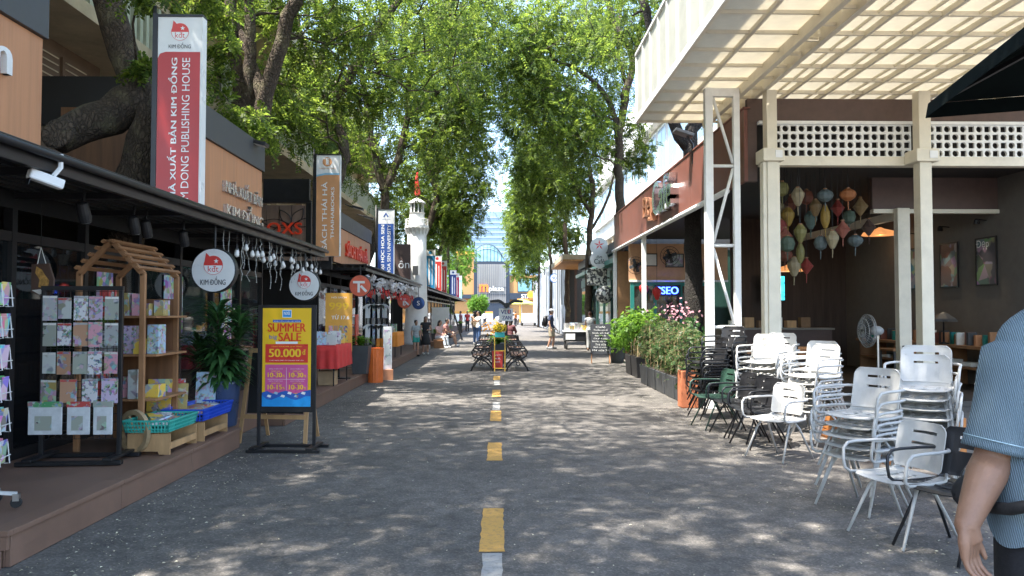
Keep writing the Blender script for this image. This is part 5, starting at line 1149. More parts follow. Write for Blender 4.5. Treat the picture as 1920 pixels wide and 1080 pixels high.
TEALP = mat('teal plastic', (.05,.42,.34), .35, var=.05); BLUEP = mat('blue plastic', (.02,.08,.55), .35, var=.05)
st1 = stand(-3.34,7.55,.62,'low pine stand under the teal basket'); 

st2 = stand(-3.3,8.3,.66,'low pine stand under the blue basket')
basket(-3.34,7.5,DZ+.22,.62,.4,.11,TEALP,'teal plastic basket of small books on a pine stand'); basket(-3.3,8.32,DZ+.22,.8,.4,.12,BLUEP,'blue plastic basket of magazines on a pine stand')
for k, (x0, y0, l, nm) in enumerate(((-3.34,7.5,.55,'teal'),(-3.3,8.32,.7,'blue'))):
    for i in range(9):
        c = rg.choice(list(SH)); b = MB().box(-.07,.07,-.1,.1,0,.018).build('book', SH[c], bevel=.002, loc=(x0+rg.uniform(-.08,.08), y0-l/2+.1+(l-.2)*i/8, DZ+.235+.022*(i%3)+.03), rot=(R(rg.uniform(-14,14)),R(rg.uniform(-10,10)),R(rg.uniform(-40,40))))
        tag(b, '%s book lying in the %s basket' % (c, nm), 'book', 'books in the %s basket' % nm)
# big picture books stood up behind the baskets
for i, (x, y, w_, h_, c) in enumerate(((-3.62,8.05,.24,.34,'yellow'),(-3.45,8.2,.13,.28,'gold'),(-3.4,8.75,.22,.36,'blue'),(-3.56,8.3,.2,.32,'red'),(-3.5,9.0,.2,.3,'pale'))):
    b = MB().box(-w_/2,w_/2,-.01,.01,0,h_).build('picture_book', SH[c], loc=(x,y,DZ+.31), rot=(R(-10),0,R(8))); tag(b, 'upright %s picture book behind the plastic baskets' % c, 'book', 'upright picture books on the deck')
bx = thing('book_bench', 'low pine bench carrying upright picture books', 'bench', (-3.55,8.45,DZ+.004)); MB().box(-.2,.2,-.6,.7,.26,.3).build('bench_top', PINE, bx)
for y in (-.55,.63): MB().box(-.18,.18,y,y+.03,0,.26).build('leg_panel', PINE, bx)

# ---- plants
def strap_leaves(n, l, w_, seed, droop=.6, up=.7, base_r=.03, cup=.2, zs=(0,0)):
    """arching strap leaves around a stem: verts and faces"""
    rr = random.Random(seed); mb = MB()
    for i in range(n):
        a = rr.uniform(0,6.283); L_ = l*rr.uniform(.7,1.15); el = up*rr.uniform(.5,1.25); ca, sa = math.cos(a), math.sin(a); z0 = rr.uniform(*zs); pts = []
        for k in range(6):
            t = k/5; r_ = base_r + L_*t*math.cos(el*(1-.5*t)); z = z0 + L_*(math.sin(el)*t - droop*t*t); ww = w_*math.sin(math.pi*min(1,.12+.88*t))*.5*(1 if t < 1 else 0)+.001
            pts.append((r_,z,ww))
        o = len(mb.v)
        for r_, z, ww in pts: mb.v += [(r_*ca-ww*sa, r_*sa+ww*ca, z+cup*ww), (r_*ca, r_*sa, z), (r_*ca+ww*sa, r_*sa-ww*ca, z+cup*ww)]
        for k in range(5):
            for q in range(2): mb.f.append((o+k*3+q,o+k*3+q+1,o+(k+1)*3+q+1,o+(k+1)*3+q))
    return mb
pp = thing('potted_plant', 'leafy green plant in a tall blue pot beside the blue basket', 'plant', (-3.3,9.02,DZ+.004))
POTB = mat('blue glazed pot', (.045,.07,.15), .3, var=.12, coat=.4)
MB().lathe([(.15,0),(.17,.02),(.205,.5),(.22,.55),(.2,.55),(.19,.48)], n=28).build('pot', POTB, pp, smooth=True); MB().lathe([(.19,.49),(.01,.51)], n=20).build('soil', SOIL, pp)
stuff(strap_leaves(230,.36,.085,5,droop=.8,up=1.0,zs=(.5,.85)).build('foliage', LEAFD, pp, smooth=True))
dr = thing('dracaena', 'tall dracaena with tufts of narrow leaves behind the blue pot', 'plant', (-3.45,9.25,DZ+.004)); MB().lathe([(.13,0),(.16,.35),(.14,.35)], n=20).build('pot', BLACKM, dr)
for i, (x, y, h_) in enumerate(((0,0,1.35),(.22,.1,1.25),(-.25,.05,.95),(.1,-.15,1.0))):
    MB().tube([(x*.2,y*.2,.3),(x*.7,y*.7,h_*.6),(x,y,h_)], .016, 6).build('stem', BARK, dr); stuff(strap_leaves(80,.42,.042,20+i,droop=.55,up=1.0,zs=(h_-.25,h_+.05)).build('tuft', LEAFD, dr, loc=(x,y,0)))
# ---- summer sale board
sb = thing('sale_board', 'black stand with yellow and pink summer sale poster on the road edge', 'sign', (-2.46,8.75,.0), R(-3))
for x in (-.325,.325): MB().box(x-.018,x+.018,-.015,.015,.04,1.68).build('upright', BLACKM, sb, bevel=.003)
for y in (-.17,.2): MB().box(-.4,.44,y-.03,y+.03,.004,.035).build('base_bar', BLACKM, sb, bevel=.004)
for x in (-.325,.325): MB().box(x-.035,x+.035,-.22,.25,.0351,.06).build('foot', BLACKM, sb, bevel=.004)
MB().box(-.306,.306,-.014,.012,.44,1.68).build('panel', BLACKM, sb, bevel=.003)
SY = mat('sale yellow', (.83,.5,.02), .3, var=.04, scale=2); SP = mat('sale magenta', (.62,.1,.28), .3, var=.03); SR = mat('sale red', (.68,.045,.03), .3, var=.03); SBL = mat('sale blue', (.02,.3,.7), .3, var=.1, scale=9); SBD = mat('sale navy', (.03,.12,.45), .3)
o_ = (0,-.014,1.075); q = lambda a, b, w_, h_: rect(w_, h_, a, b)
blob(sb, 'yellow_sheet', SY, o_, q(0,0,.57,1.14), .0015); blob(sb, 'red_panel', SR, o_, q(0,.044,.5,.215), .003); blob(sb, 'magenta_panel', SP, o_, q(0,-.25,.5,.33), .003)
blob(sb, 'wave', SBD, o_, [(-.285,-.57),(.285,-.57),(.285,-.375)]+[(.285-.057*i,-.405+.02*math.sin(i*1.5)) for i in range(1,10)]+[(-.285,-.41)], .0046)
blob(sb, 'wave_front', SBL, o_, [(-.285,-.57),(.285,-.57),(.285,-.45)]+[(.285-.057*i,-.47+.025*math.sin(i*1.2+1)) for i in range(1,10)]+[(-.285,-.44)], .0052)
for i in range(6): blob(sb, 'wave_book', [WPRINT,SH['blue'],PAPER][i%3], o_, [(-.2+i*.08+math.cos(a)*.03,-.45+(i%2)*.035+math.sin(a)*.02) for a in (.4,2,3.4,5.2)], .006)
blob(sb, 'logo', WPRINT, o_, q(0,.505,.11,.09), .003); blob(sb, 'logo_blue', SBL, o_, q(0,.505,.095,.075), .0036); text('NXB', WPRINT, sb, (0,-.0177,1.585), w=.07, h=.04, bold=.02, **CF)
blob(sb, 'ribbon', SBD, o_, q(0,.42,.33,.03), .003); text('KHUYẾN MÃI HÈ 2024', WPRINT, sb, (0,-.0175,1.495), w=.3, h=.018, **CF)
TS = mat('sale scarlet', (.75,.06,.02), .3)
text('SUMMER', TS, sb, (0,-.016,1.42), w=.45, h=.1, bold=.035, **CF); text('SALE', TS, sb, (.035,-.016,1.31), w=.27, h=.1, bold=.035, **CF); text('big', SBD, sb, (-.16,-.016,1.305), w=.09, h=.06, **CF)
blob(sb, 'strip', WPRINT, o_, q(0,.168,.26,.026), .003)
text('TẶNG VOUCHER QUÀ TẶNG', YPRINT, sb, (0,-.0175,1.2), w=.36, h=.022, bold=.01, **CF); text('50.000', YPRINT, sb, (-.02,-.0175,1.125), w=.38, h=.095, bold=.035, **CF); text('đ', YPRINT, sb, (.205,-.0175,1.135), w=.04, h=.06, bold=.02, **CF)
text('CHO HÓA ĐƠN TỪ 500.000 TRỞ LÊN', WPRINT, sb, (0,-.0175,1.04), w=.4, h=.014, **CF)
for a, b, s in ((-.125,.87,'10-30'),(.125,.87,'10-30'),(-.125,.73,'10-15'),(.125,.73,'10-30')):
    text(s, YPRINT, sb, (a-.01,-.0175,b), w=.17, h=.055, bold=.035, **CF); text('%', YPRINT, sb, (a+.095,-.0175,b-.012), w=.025, h=.028, bold=.02, **CF); text('GIẢM GIÁ', YPRINT, sb, (a,-.0175,b+.046), w=.1, h=.018, bold=.01, **CF); text('SÁCH THIẾU NHI', WPRINT, sb, (a,-.0175,b+.072), w=.16, h=.013, **CF)
blob(sb, 'rule', WPRINT, o_, q(0,-.255,.003,.27), .0042); blob(sb, 'rule', WPRINT, o_, q(0,-.255,.44,.003), .0042)
# chalkboard easel behind
ea = thing('chalkboard_easel', 'wooden easel with black chalkboard behind the summer sale board', 'easel', (-2.72,9.35,0), R(-8))
for x in (-.42,.42): MB().bar((x,-.2,0),(x*.9,.02,1.13), .045,.03).build('front_leg', PINE, ea); MB().bar((x*.8,.42,0),(x*.8,.05,1.1), .04,.025).build('rear_leg', PINE, ea)
MB().bar((-.4,-.14,.32),(.4,-.14,.32), .03,.05).build('rail', PINE, ea); MB().bar((-.41,.02,1.12),(.41,.02,1.12), .03,.05).build('rail', PINE, ea)
MB().add([(-.36,-.125,.36),(.36,-.125,.36),(.355,-.005,1.09),(-.355,-.005,1.09),(-.36,-.11,.36),(.36,-.11,.36),(.355,.01,1.09),(-.355,.01,1.09)], [(0,1,2,3),(7,6,5,4),(0,4,5,1),(1,5,6,2),(2,6,7,3),(3,7,4,0)]).build('chalkboard', BLACK, ea)
# ---- string of bulbs under the awning
BULB = mat('white bulb glass', (.75,.74,.7), .25); rg = random.Random(6)
for i in range(22):
    y = 9.6 + 4.4*i/21; zz = 2.5 - rg.uniform(.03,.17); b = thing('hanging_bulb', 'white pear shaped bulb hanging from the kiosk awning edge', 'bulb', (-3.38+rg.uniform(-.08,.05),y,zz), group='bulbs along the awning edge')
    MB().lathe([(.012,.06),(.016,.03),(.034,-.02),(.028,-.045),(.004,-.06)], n=10).build('bulb', BULB, b, smooth=True); MB().lathe([(.016,.03),(.016,.08)], n=8).build('socket', BLACK, b); MB().tube([(0,0,.07),(0,0,2.66-zz)], .004, 4).build('cord', BLACK, b)
mb = MB()
for i in range(24):
    y = 9.5 + 4.5*i/23 + rg.uniform(-.1,.1); x = -3.4+rg.uniform(-.1,.05); l = rg.uniform(.25,.7); pts = [(x,y,2.63)]
    for k in range(8): pts.append((x+rg.uniform(-.02,.02), y+rg.uniform(-.02,.02), 2.63-l*(k+1)/8))
    mb.tube(pts, .004, 4)
    for pnt in pts[2:]: mb.sphere(pnt, .009, 5, 3)
stuff(tag(mb.build('fairy_lights', mat('dull clear beads', (.5,.5,.47), .3)), 'tangled strands of small clear fairy lights under the kiosk awning', 'fairy lights'))
# security camera and awning spots
cp = thing('security_camera', 'white bullet security camera under the near awning edge', 'camera', P(86,336,5.5), R(-35)); MB().cbox((0,0,0),(.075,.24,.075),(R(-14),0,0)).build('housing', WHITEP, cp, bevel=.012); MB().cbox((0,-.121,-.03),(.06,.004,.055),(R(-14),0,0)).build('lens_plate', BLACK, cp)
MB().tube([(0,.05,.03),(0,.1,.1),(0,.1,.2)], .018, 6).build('bracket', WHITEP, cp)
for i, (u, v, y) in enumerate(((158,402,6.6),(252,425,7.5),(275,432,7.8),(345,450,8.7))):
    s = thing('awning_spot', 'black cylinder spot light fixed under the kiosk awning', 'light', P(u,v,y), group='spot lights under the awning'); MB().lathe([(.05,-.07),(.055,.0),(.05,.1),(.02,.12)], n=14, M=Matrix.Rotation(R(25),3,'X')).build('lamp_head', BLACKM, s, smooth=False); MB().lathe([(.045,-.074),(.01,-.072)], n=14, M=Matrix.Rotation(R(25),3,'X')).build('lens', PAPER, s); MB().tube([(0,-.02,.1),(0,0,2.66-P(u,v,y).z)], .012, 6).build('stem', BLACKM, s)
# flood lights on the parapets
for i, (u, v, y, lb) in enumerate(((478,268,11.8,'black flood light on the near wood parapet'),(668,390,20.2,'black flood light on the second wood parapet'),(688,408,22.3,'black flood light at the end of the second wood parapet'))):
    p = P(u,v,y); s = thing('flood_light', lb, 'light', p); MB().cbox((.05,0,0),(.3,.2,.06),(0,R(15),0)).build('lamp_head', BLACKM, s, bevel=.008); MB().tube([(-.1,0,.03),(-.3,0,.1),(-3.95-p.x,0,.02)], .016, 6).build('arm', BLACKM, s); MB().cbox((.05,0,-.034),(.25,.16,.006),(0,R(15),0)).build('lens', PAPER, s)

# ================================================================== LEFT: MIDDLE DISTANCE GOODS
tp = thing('tan_poster', 'tall orange standing poster behind the red table', 'poster', (-3.28,15.4,DZ+.004), R(5)); PO = mat('poster orange', (.75,.38,.06), .4, var=.06)
MB().box(-.27,.27,-.01,.01,.55,1.75).build('panel', PO, tp); MB().box(-.02,.02,.0101,.04,0,1.7).build('stand_pole', BLACKM, tp); MB().box(-.25,.25,-.1,.1,0,.02).build('base', BLACKM, tp)
text('HỘI SÁCH', WPRINT, tp, (0,-.01,1.66), w=.3, h=.05, bold=.01, **CF); text('999', YPRINT, tp, (0,-.01,1.48), w=.4, h=.15, bold=.02, **CF); text('TỪ 17.6', WPRINT, tp, (.03,-.01,1.26), w=.36, h=.1, bold=.02, **CF)
for i in range(8): MB().box(-.2+.1*(i%4),-.12+.1*(i%4),-.013,-.0105,.74+.2*(i//4),.88+.2*(i//4)).build('book_print', SH[list(SH)[(i*3)%12]], tp)
def cloth_table(x, y, w_, d_, c, lb, cl, h_=.74):
    t = thing('folding_table', lb, 'table', (x,y,DZ+.004)); MB().box(-w_/2,w_/2,-d_/2,d_/2,h_-.03,h_).build('table_top', PAPER, t)
    for a in (-1,1):
        for b in (-1,1): MB().tube([(a*(w_/2-.06),b*(d_/2-.06),0),(a*(w_/2-.06),b*(d_/2-.06),h_-.03)], .014, 6).build('leg', BLACKM, t)
    k = tag(cloth(x,y,DZ+.004+h_+.003,w_+.03,d_+.03,.42,c), cl, 'tablecloth'); return t
def cloth(x, y, z, w_, d_, drop, m):
    mb = MB(); ring = []; n = 22
    per = [(-w_/2+w_*i/n,-d_/2) for i in range(n)]+[(w_/2,-d_/2+d_*i/n) for i in range(n)]+[(w_/2-w_*i/n,d_/2) for i in range(n)]+[(-w_/2,d_/2-d_*i/n) for i in range(n)]
    N = len(per); mb.v += [(a,b,0) for a,b in per]
    for k in range(1,5):
        for i, (a,b) in enumerate(per): f = 1+ .035*k/4*math.sin(i*1.15)+.01*k; mb.v.append((a*f,b*f,-drop*k/4))
    mb.v.append((0,0,0)); c = len(mb.v)-1
    mb.f += [(i,(i+1)%N,c) for i in range(N)] + [(k*N+i,k*N+(i+1)%N,(k+1)*N+(i+1)%N,(k+1)*N+i) for k in range(4) for i in range(N)]
    return mb.build('tablecloth', m, loc=(x,y,z), smooth=True)
cloth_table(-3.3,14.4,.66,1.3,mat('red cloth', (.6,.04,.035), .8, var=.1),'folding table of books beside the orange poster','red cloth hanging over the folding book table')
rg = random.Random(14)
for i in range(9):
    c = ['white','blue','pale','white','green','pale','blue','white','yellow'][i]; b = MB().box(-.09,.09,-.015,.015,0,.2+.05*(i%2)).build('book', SH[c], loc=(-3.5+.2*(i%3)+rg.uniform(-.03,.03),13.95+.4*(i//3),DZ+.74+.01), rot=(R(-14),0,R(rg.uniform(-12,12)))); tag(b, '%s book propped up on the red table' % c, 'book', 'books on the red table')
# boxes under the table
tag(MB().box(-.15,.15,-.15,.15,0,.26).build('cardboard_box', mat('cardboard', (.4,.27,.15), .8), loc=(-3.2,14.1,DZ+.004)), 'brown cardboard box under the red table', 'box')
def box_planter(x, y, z, w0, w1, h_, lb, m=None, leaf=LEAFD, grp=None, n=60, ll=.28, lw=.05, rz=0, fol='strap'):
    t = thing('planter', lb, 'plant', (x,y,z), rz, grp); m = m or DGREY
    MB().add([(-w0/2,-w0/2,0),(w0/2,-w0/2,0),(w0/2,w0/2,0),(-w0/2,w0/2,0),(-w1/2,-w1/2,h_),(w1/2,-w1/2,h_),(w1/2,w1/2,h_),(-w1/2,w1/2,h_)], [(0,3,2,1),(4,5,6,7),(0,1,5,4),(1,2,6,5),(2,3,7,6),(3,0,4,7)]).build('pot', m, t, bevel=.01)
    MB().box(-w1/2+.03,w1/2-.03,-w1/2+.03,w1/2-.03,h_-.02,h_+.006).build('soil', SOIL, t)
    if n: stuff(strap_leaves(n,ll,lw,int(abs(x*100+y*10)),droop=.6,up=1.0,zs=(h_,h_+.12)).build('foliage', leaf, t))
    return t
box_planter(-3.05,16.6,DZ+.004,.3,.42,.62,'fern like plant in a tall dark tapered pot beside the orange bin',leaf=LEAFB,n=70)
OB = mat('orange bin plastic', (.75,.16,.03), .45, var=.08)
ob_ = thing('litter_bin', 'orange ribbed litter bin on the road edge', 'bin', (-2.8,17.1,0)); MB().lathe([(.17,.004),(.185,.75),(.19,.78),(.16,.785),(.15,.6)], n=36, rib=.04).build('body', OB, ob_); MB().lathe([(.15,.5),(.01,.5)], n=18).build('liner', BLACK, ob_)
ws = thing('info_stand', 'slim white printed info stand beside the orange bin', 'sign', (-2.62,17.7,0), R(15)); MB().box(-.1,.1,-.015,.015,.25,1.25).build('panel', WHITEP, ws, bevel=.004); MB().box(-.12,.12,-.12,.12,.004,.25).build('base', mat('terracotta base', (.45,.2,.1), .7), ws, bevel=.006); MB().box(-.08,.08,-.0165,-.0151,.35,1.18).build('print', SH['pale'], ws)
rr_ = thing('red_shelf', 'red metal display shelf behind the orange poster', 'shelf', (-3.55,17.6,DZ+.004)); RM = mat('red metal', (.55,.07,.04), .4)
for x in (-.22,.22): MB().box(x-.015,x+.015,-.15,.15,0,1.3).build('side', RM, rr_, bevel=.004)
for z in (.3,.55,.8,1.05,1.28): MB().box(-.204,.204,-.15,.15,z,z+.02).build('shelf_board', RM, rr_)
for i in range(8): MB().box(-.19+.1*(i%4),-.11+.1*(i%4),-.1,-.08,.82+.25*(i//4),1.0+.25*(i//4)).build('book_row', SH[list(SH)[(i*5)%12]], rr_)
cloth_table(-3.35,23.2,.6,1.5,mat('orange cloth', (.75,.25,.03), .8, var=.1),'folding table under an orange cloth before the second kiosk','orange cloth draped over the folding table')
for i in range(6): tag(MB().box(-.08,.08,-.1,.1,0,.12+.06*(i%3)).build('gift_box', SH[list(SH)[i*2]], loc=(-3.5+.22*(i%2),22.7+.4*(i//2),DZ+.75)), '%s gift box on the orange table' % list(SH)[i*2], 'box', 'gift boxes on the orange table')
hr = thing('souvenir_rack', 'black rack hung with caps and white shirts by the second kiosk', 'rack', (-3.3,20.4,DZ+.004)); 
for x in (-.3,.3): MB().tube([(x,0,0),(x,0,1.6)], .016, 6).build('upright', BLACKM, hr)
MB().tube([(-.3,0,1.6),(.3,0,1.6)], .016, 6).build('top_bar', BLACKM, hr); MB().box(-.34,.34,-.2,.2,0,.03).build('base', BLACKM, hr)
for i in range(8):
    c = thing('hanging_shirt', '%s cloth souvenir hung on the black rack by the second kiosk' % ['white','blue','pale','grey'][i%4], 'shirt', (-3.52+.13*(i%4),20.36,DZ+1.5-.55*(i//4)), group='souvenirs on the black rack')
    MB().prism([(-.1,-.3),(.1,-.3),(.09,.02),(.14,-.06),(.17,.0),(.06,.08),(-.06,.08),(-.17,.0),(-.14,-.06),(-.09,.02)], -.02,.02).build('cloth', [WHITEP,SH['blue'],PAPER,SH['grey']][i%4], c); MB().tube([(0,0,.07),(0,.03,.12)], .006, 5).build('hook', CHROME, c)
# garland of white paper flowers under the second awning
mb = MB(); rg = random.Random(15)
for i in range(260):
    y = rg.uniform(18.8,29.5); c = (-3.36+rg.gauss(0,.08), y, 2.55-abs(rg.gauss(0,.16))); a = [Vector((rg.gauss(0,1),rg.gauss(0,1),rg.gauss(0,1))).normalized()*rg.uniform(.05,.1) for _ in range(2)]; cc = Vector(c)
    mb.add([cc+a[0],cc+a[1],cc-a[0],cc-a[1]], [(0,1,2,3)])
stuff(tag(mb.build('paper_garland', mat('white paper petals', (.75,.72,.7), .7)), 'white paper flower garland under the second kiosk awning', 'garland'))
mb = MB()
for i in range(60):
    y = rg.uniform(18.8,29); x = -3.35+rg.gauss(0,.06); z = rg.uniform(2.1,2.3); mb.bar((x,y,z),(x+.01,y,z-.14), .03,.004)
stuff(tag(mb.build('red_ribbons', RED), 'short red ribbons dangling below the white paper garland', 'ribbons'))
# white stall front and leaning ladder by the far kiosks
wsd = thing('white_partition', 'plain white partition beside the seated visitors', 'partition', (-2.95,38.2,DZ)); MB().box(-.45,.42,-.04,.04,0,1.55).build('panel', WHITEP, wsd); MB().box(-.47,.44,-.06,.06,1.551,1.6).build('cap', WHITEP, wsd)
ld_ = thing('ladder', 'dark wooden ladder leaning beyond the white partition', 'ladder', (-2.3,42,0)); MB().bar((.25,0,0),(-.5,0,2.4), .05,.07).build('rail', BLACKM, ld_); MB().bar((.25,.5,0),(-.5,.5,2.4), .05,.07).build('rail', BLACKM, ld_)
for i in range(8): t = (i+.6)/8.4; MB().bar((.25-.75*t,.02,2.4*t),(.25-.75*t,.48,2.4*t), .03).build('rung', BLACKM, ld_)
for i, (x, y, s) in enumerate(((-3.0,35.4,.3),(-3.2,30.5,.35),(-3.1,45,.4),(-2.9,56,.45))):
    box_planter(x,y,DZ,.3,.36,.35+.1*(i%2),['leafy plant in a low dark pot by the seated visitors','leafy plant in a tall dark pot before the lighthouse','leafy potted plant beyond the ladder','leafy potted plant before the far kiosks'][i],leaf=LEAFB,n=60,ll=s,lw=.06)

# ================================================================== MIDDLE OF THE STREET
IRON = mat('black cast iron', (.02,.02,.022), .45, metal=.3); SEATW = wood('bench slat wood', (.16,.09,.06), .6)
def bench(x, y, flip, lb, L_=1.4):
    b = thing('iron_bench', lb, 'bench', (x,y,0), math.pi if flip else 0, 'cast iron benches in the middle of the street')
    for yy in (-L_/2,L_/2):
        mb = MB()
        mb.tube([(-.29,yy,.0),(-.25,yy,.1),(-.12,yy,.26),(.0,yy,.36),(.2,yy,.4)], .022, 6).tube([(.3,yy,0),(.26,yy,.1),(.14,yy,.24),(.0,yy,.3),(-.2,yy,.38),(-.26,yy,.42)], .022, 6)
        mb.tube([(.17,yy,.4),(.22,yy,.55),(.26,yy,.74),(.3,yy,.8)], .022, 6).tube([(-.24,yy,.42),(-.27,yy,.52),(-.22,yy,.6),(-.1,yy,.62),(.05,yy,.61),(.22,yy,.63)], .02, 6)
        mb.tube([(-.2+.07*math.cos(a),yy,.5+.06*math.sin(a)) for a in [i*.7 for i in range(10)]], .013, 5).tube([(.04+.08*math.cos(a),yy,.51+.07*math.sin(a)) for a in [i*.7 for i in range(10)]], .013, 5).tube([(-.02+.05*math.cos(a),yy,.2+.05*math.sin(a)) for a in [i*.7 for i in range(10)]], .013, 5)
        mb.box(-.33,-.25,yy-.04,yy+.04,.0,.02).box(.26,.34,yy-.04,yy+.04,0,.02); mb.build('end_frame', IRON, b, smooth=False)
    for i in range(5): MB().box(-.24+.085*i,-.17+.085*i,-L_/2-.03,L_/2+.03,.42,.445).build('seat_slat', SEATW, b, bevel=.004)
    for i in range(4): MB().cbox((.205+.022*i,0,.52+.075*i),(.02,L_+.06,.06),(0,R(15),0)).build('back_slat', SEATW, b)
    return b
b1 = bench(-.46,21.0,False,'black iron bench on the seated visitors side of the yellow flower stand'); b2 = bench(.51,21.0,True,'black iron bench on the cafe side of the yellow flower stand')
for x, y, f, lb in ((-.5,25.2,False,'black iron bench behind the first bench on the kiosk side'),(.5,25.2,True,'black iron bench behind the first bench on the cafe side'),(-.55,31.5,False,'farthest iron bench on the kiosk side'),(.5,31.5,True,'farthest iron bench on the cafe side')):
    copy_tree(b1 if not f else b2, loc=(x,y,0), label=lb)
fs_ = thing('flower_stand', 'yellow ladder stand with teal box of yellow flowers', 'stand', (.03,20.25,0)); YM = mat('yellow painted metal', (.75,.45,.05), .45)
for x in (-.14,.14): MB().bar((x,-.05,0),(x,.03,.92), .025).build('rail', YM, fs_); MB().bar((x,.3,0),(x,.05,.92), .025).build('rear_leg', YM, fs_)
for z in (.08,.55,.9): MB().bar((-.14,-.045+.08*z,z),(.14,-.045+.08*z,z), .022).build('rung', YM, fs_)
tb = thing('flower_box', 'teal box of bright yellow flowers on the yellow stand', 'flowers', (.03,20.27,.9)); MB().box(-.13,.13,-.08,.1,.012,.15).build('box', mat('teal box', (.03,.4,.38), .5), tb, bevel=.008)
mb = MB(); rg = random.Random(18)
for i in range(260):
    d = Vector((rg.gauss(0,1),rg.gauss(0,1),rg.gauss(0,1))).normalized(); c = Vector((0,.01,.27)) + Vector((d.x*.2,d.y*.16,d.z*.13))*rg.uniform(.5,1); t_ = d.orthogonal().normalized()*.03; u_ = d.cross(t_).normalized()*.03
    mb.add([c+t_,c+u_,c-t_,c-u_,c+d*.015], [(0,1,4),(1,2,4),(2,3,4),(3,0,4)])
stuff(mb.build('blossom', mat('yellow petals', (.8,.55,.02), .6, var=.25, scale=20), tb)); MB().sphere((0,.01,.24),(.15,.12,.09)).build('leaf_core', LEAFD, tb)
rb = thing('red_bin', 'red box with white lettering behind the yellow stand', 'bin', (-.03,20.8,0)); MB().add([(-.13,-.12,.05),(.13,-.12,.05),(.13,.12,.05),(-.13,.12,.05),(-.16,-.14,.52),(.16,-.14,.52),(.16,.14,.52),(-.16,.14,.52)], [(0,3,2,1),(4,5,6,7),(0,1,5,4),(1,2,6,5),(2,3,7,6),(3,0,4,7)]).build('body', RED, rb); MB().box(-.12,.12,-.11,.11,.003,.05).build('foot', BLACKM, rb)
for i, s in enumerate(('SÁCH','VÀ','BẠN')): text(s, WPRINT, rb, (0,-.139+.006*i,.42-.1*i), w=.2-.04*i, h=.06, right=(1,0,0), up=(0,-.05,1))
cpn = box_planter(.0,23.4,0,.42,.5,.6,'leafy planter with orange flowers between the iron benches',leaf=LEAFB,n=110,ll=.4,lw=.07)
mb = MB()
for i in range(60):
    c = Vector((rg.gauss(-.2,.16),rg.gauss(0,.15),rg.gauss(1.12,.1))); t_ = Vector((rg.gauss(0,1),rg.gauss(0,1),rg.gauss(0,1))).normalized()*.045; u_ = t_.orthogonal().normalized()*.045; mb.add([c+t_,c+u_,c-t_,c-u_], [(0,1,2,3)])
stuff(mb.build('blossom', mat('orange petals', (.7,.3,.04), .6), cpn))
# open book sculpture on a post with a white sign
bk = thing('book_sculpture', 'giant black open book sculpture on a post in the street', 'sculpture', (.3,29.2,0)); mb = MB()
for s in (-1,1):
    top = []; bot = []
    for i in range(9):
        t = i/8; x = s*.64*t; z = 1.84 + .2*math.sin(math.pi/2*min(1,t*1.9)) - .07*max(0,t-.5); top.append((x,z+.05)); bot.append((x,z-.06*(1-t)-.045))
    mb.prism(top + bot[::-1], -.35, .35)
mb.build('pages', BLACK, bk); MB().tube([(0,0,0),(0,0,1.86)], .05, 10).build('post', BLACKM, bk); MB().prism([(-.12,1.78),(.12,1.78),(.05,1.95),(-.05,1.95)], -.36,.36).build('spine', BLACK, bk)
wb = thing('white_board', 'white board with dark and red letters under the book sculpture', 'sign', (.28,29.0,0)); MB().box(-.27,.27,-.02,.02,1.25,1.74).build('board', WHITEP, wb); MB().box(-.03,.03,.0201,.06,0,1.7).build('post', BLACKM, wb)
NV = mat('navy letter', (.03,.04,.2), .4); text('VEU', NV, wb, (0,-.02,1.6), w=.4, h=.16, bold=.03, **CF); text('ZAN', NV, wb, (.03,-.02,1.38), w=.36, h=.14, bold=.03, **CF); MB().box(.1,.14,-.024,-.0215,1.55,1.7).build('red_mark', RED, wb)

# ================================================================== CAFE CHAIRS
def plate(fn, nx, nz, hole, th):
    """thin pressed sheet over the (u, v) square with punched slots"""
    mb = MB(); keep = {(i,j) for i in range(nx) for j in range(nz) if not hole(i,j)}; idx = {}
    def vid(i, j, s):
        k = (i,j,s)
        if k not in idx:
            p = Vector(fn(i/nx,j/nz)); du = Vector(fn(min(1,i/nx+.02),j/nz))-Vector(fn(max(0,i/nx-.02),j/nz)); dv = Vector(fn(i/nx,min(1,j/nz+.02)))-Vector(fn(i/nx,max(0,j/nz-.02))); n = du.cross(dv).normalized()
            idx[k] = len(mb.v); mb.v.append(tuple(p+n*th*s*.5))
        return idx[k]
    for i, j in keep:
        q = [(i,j),(i+1,j),(i+1,j+1),(i,j+1)]
        mb.f.append(tuple(vid(a,b,1) for a,b in q)); mb.f.append(tuple(vid(a,b,-1) for a,b in q[::-1]))
        for (a,b),(c,d),nb in ((q[0],q[1],(i,j-1)),(q[1],q[2],(i+1,j)),(q[2],q[3],(i,j+1)),(q[3],q[0],(i-1,j))):
            if nb not in keep: mb.f.append((vid(a,b,1),vid(a,b,-1),vid(c,d,-1),vid(c,d,1)))
    return mb
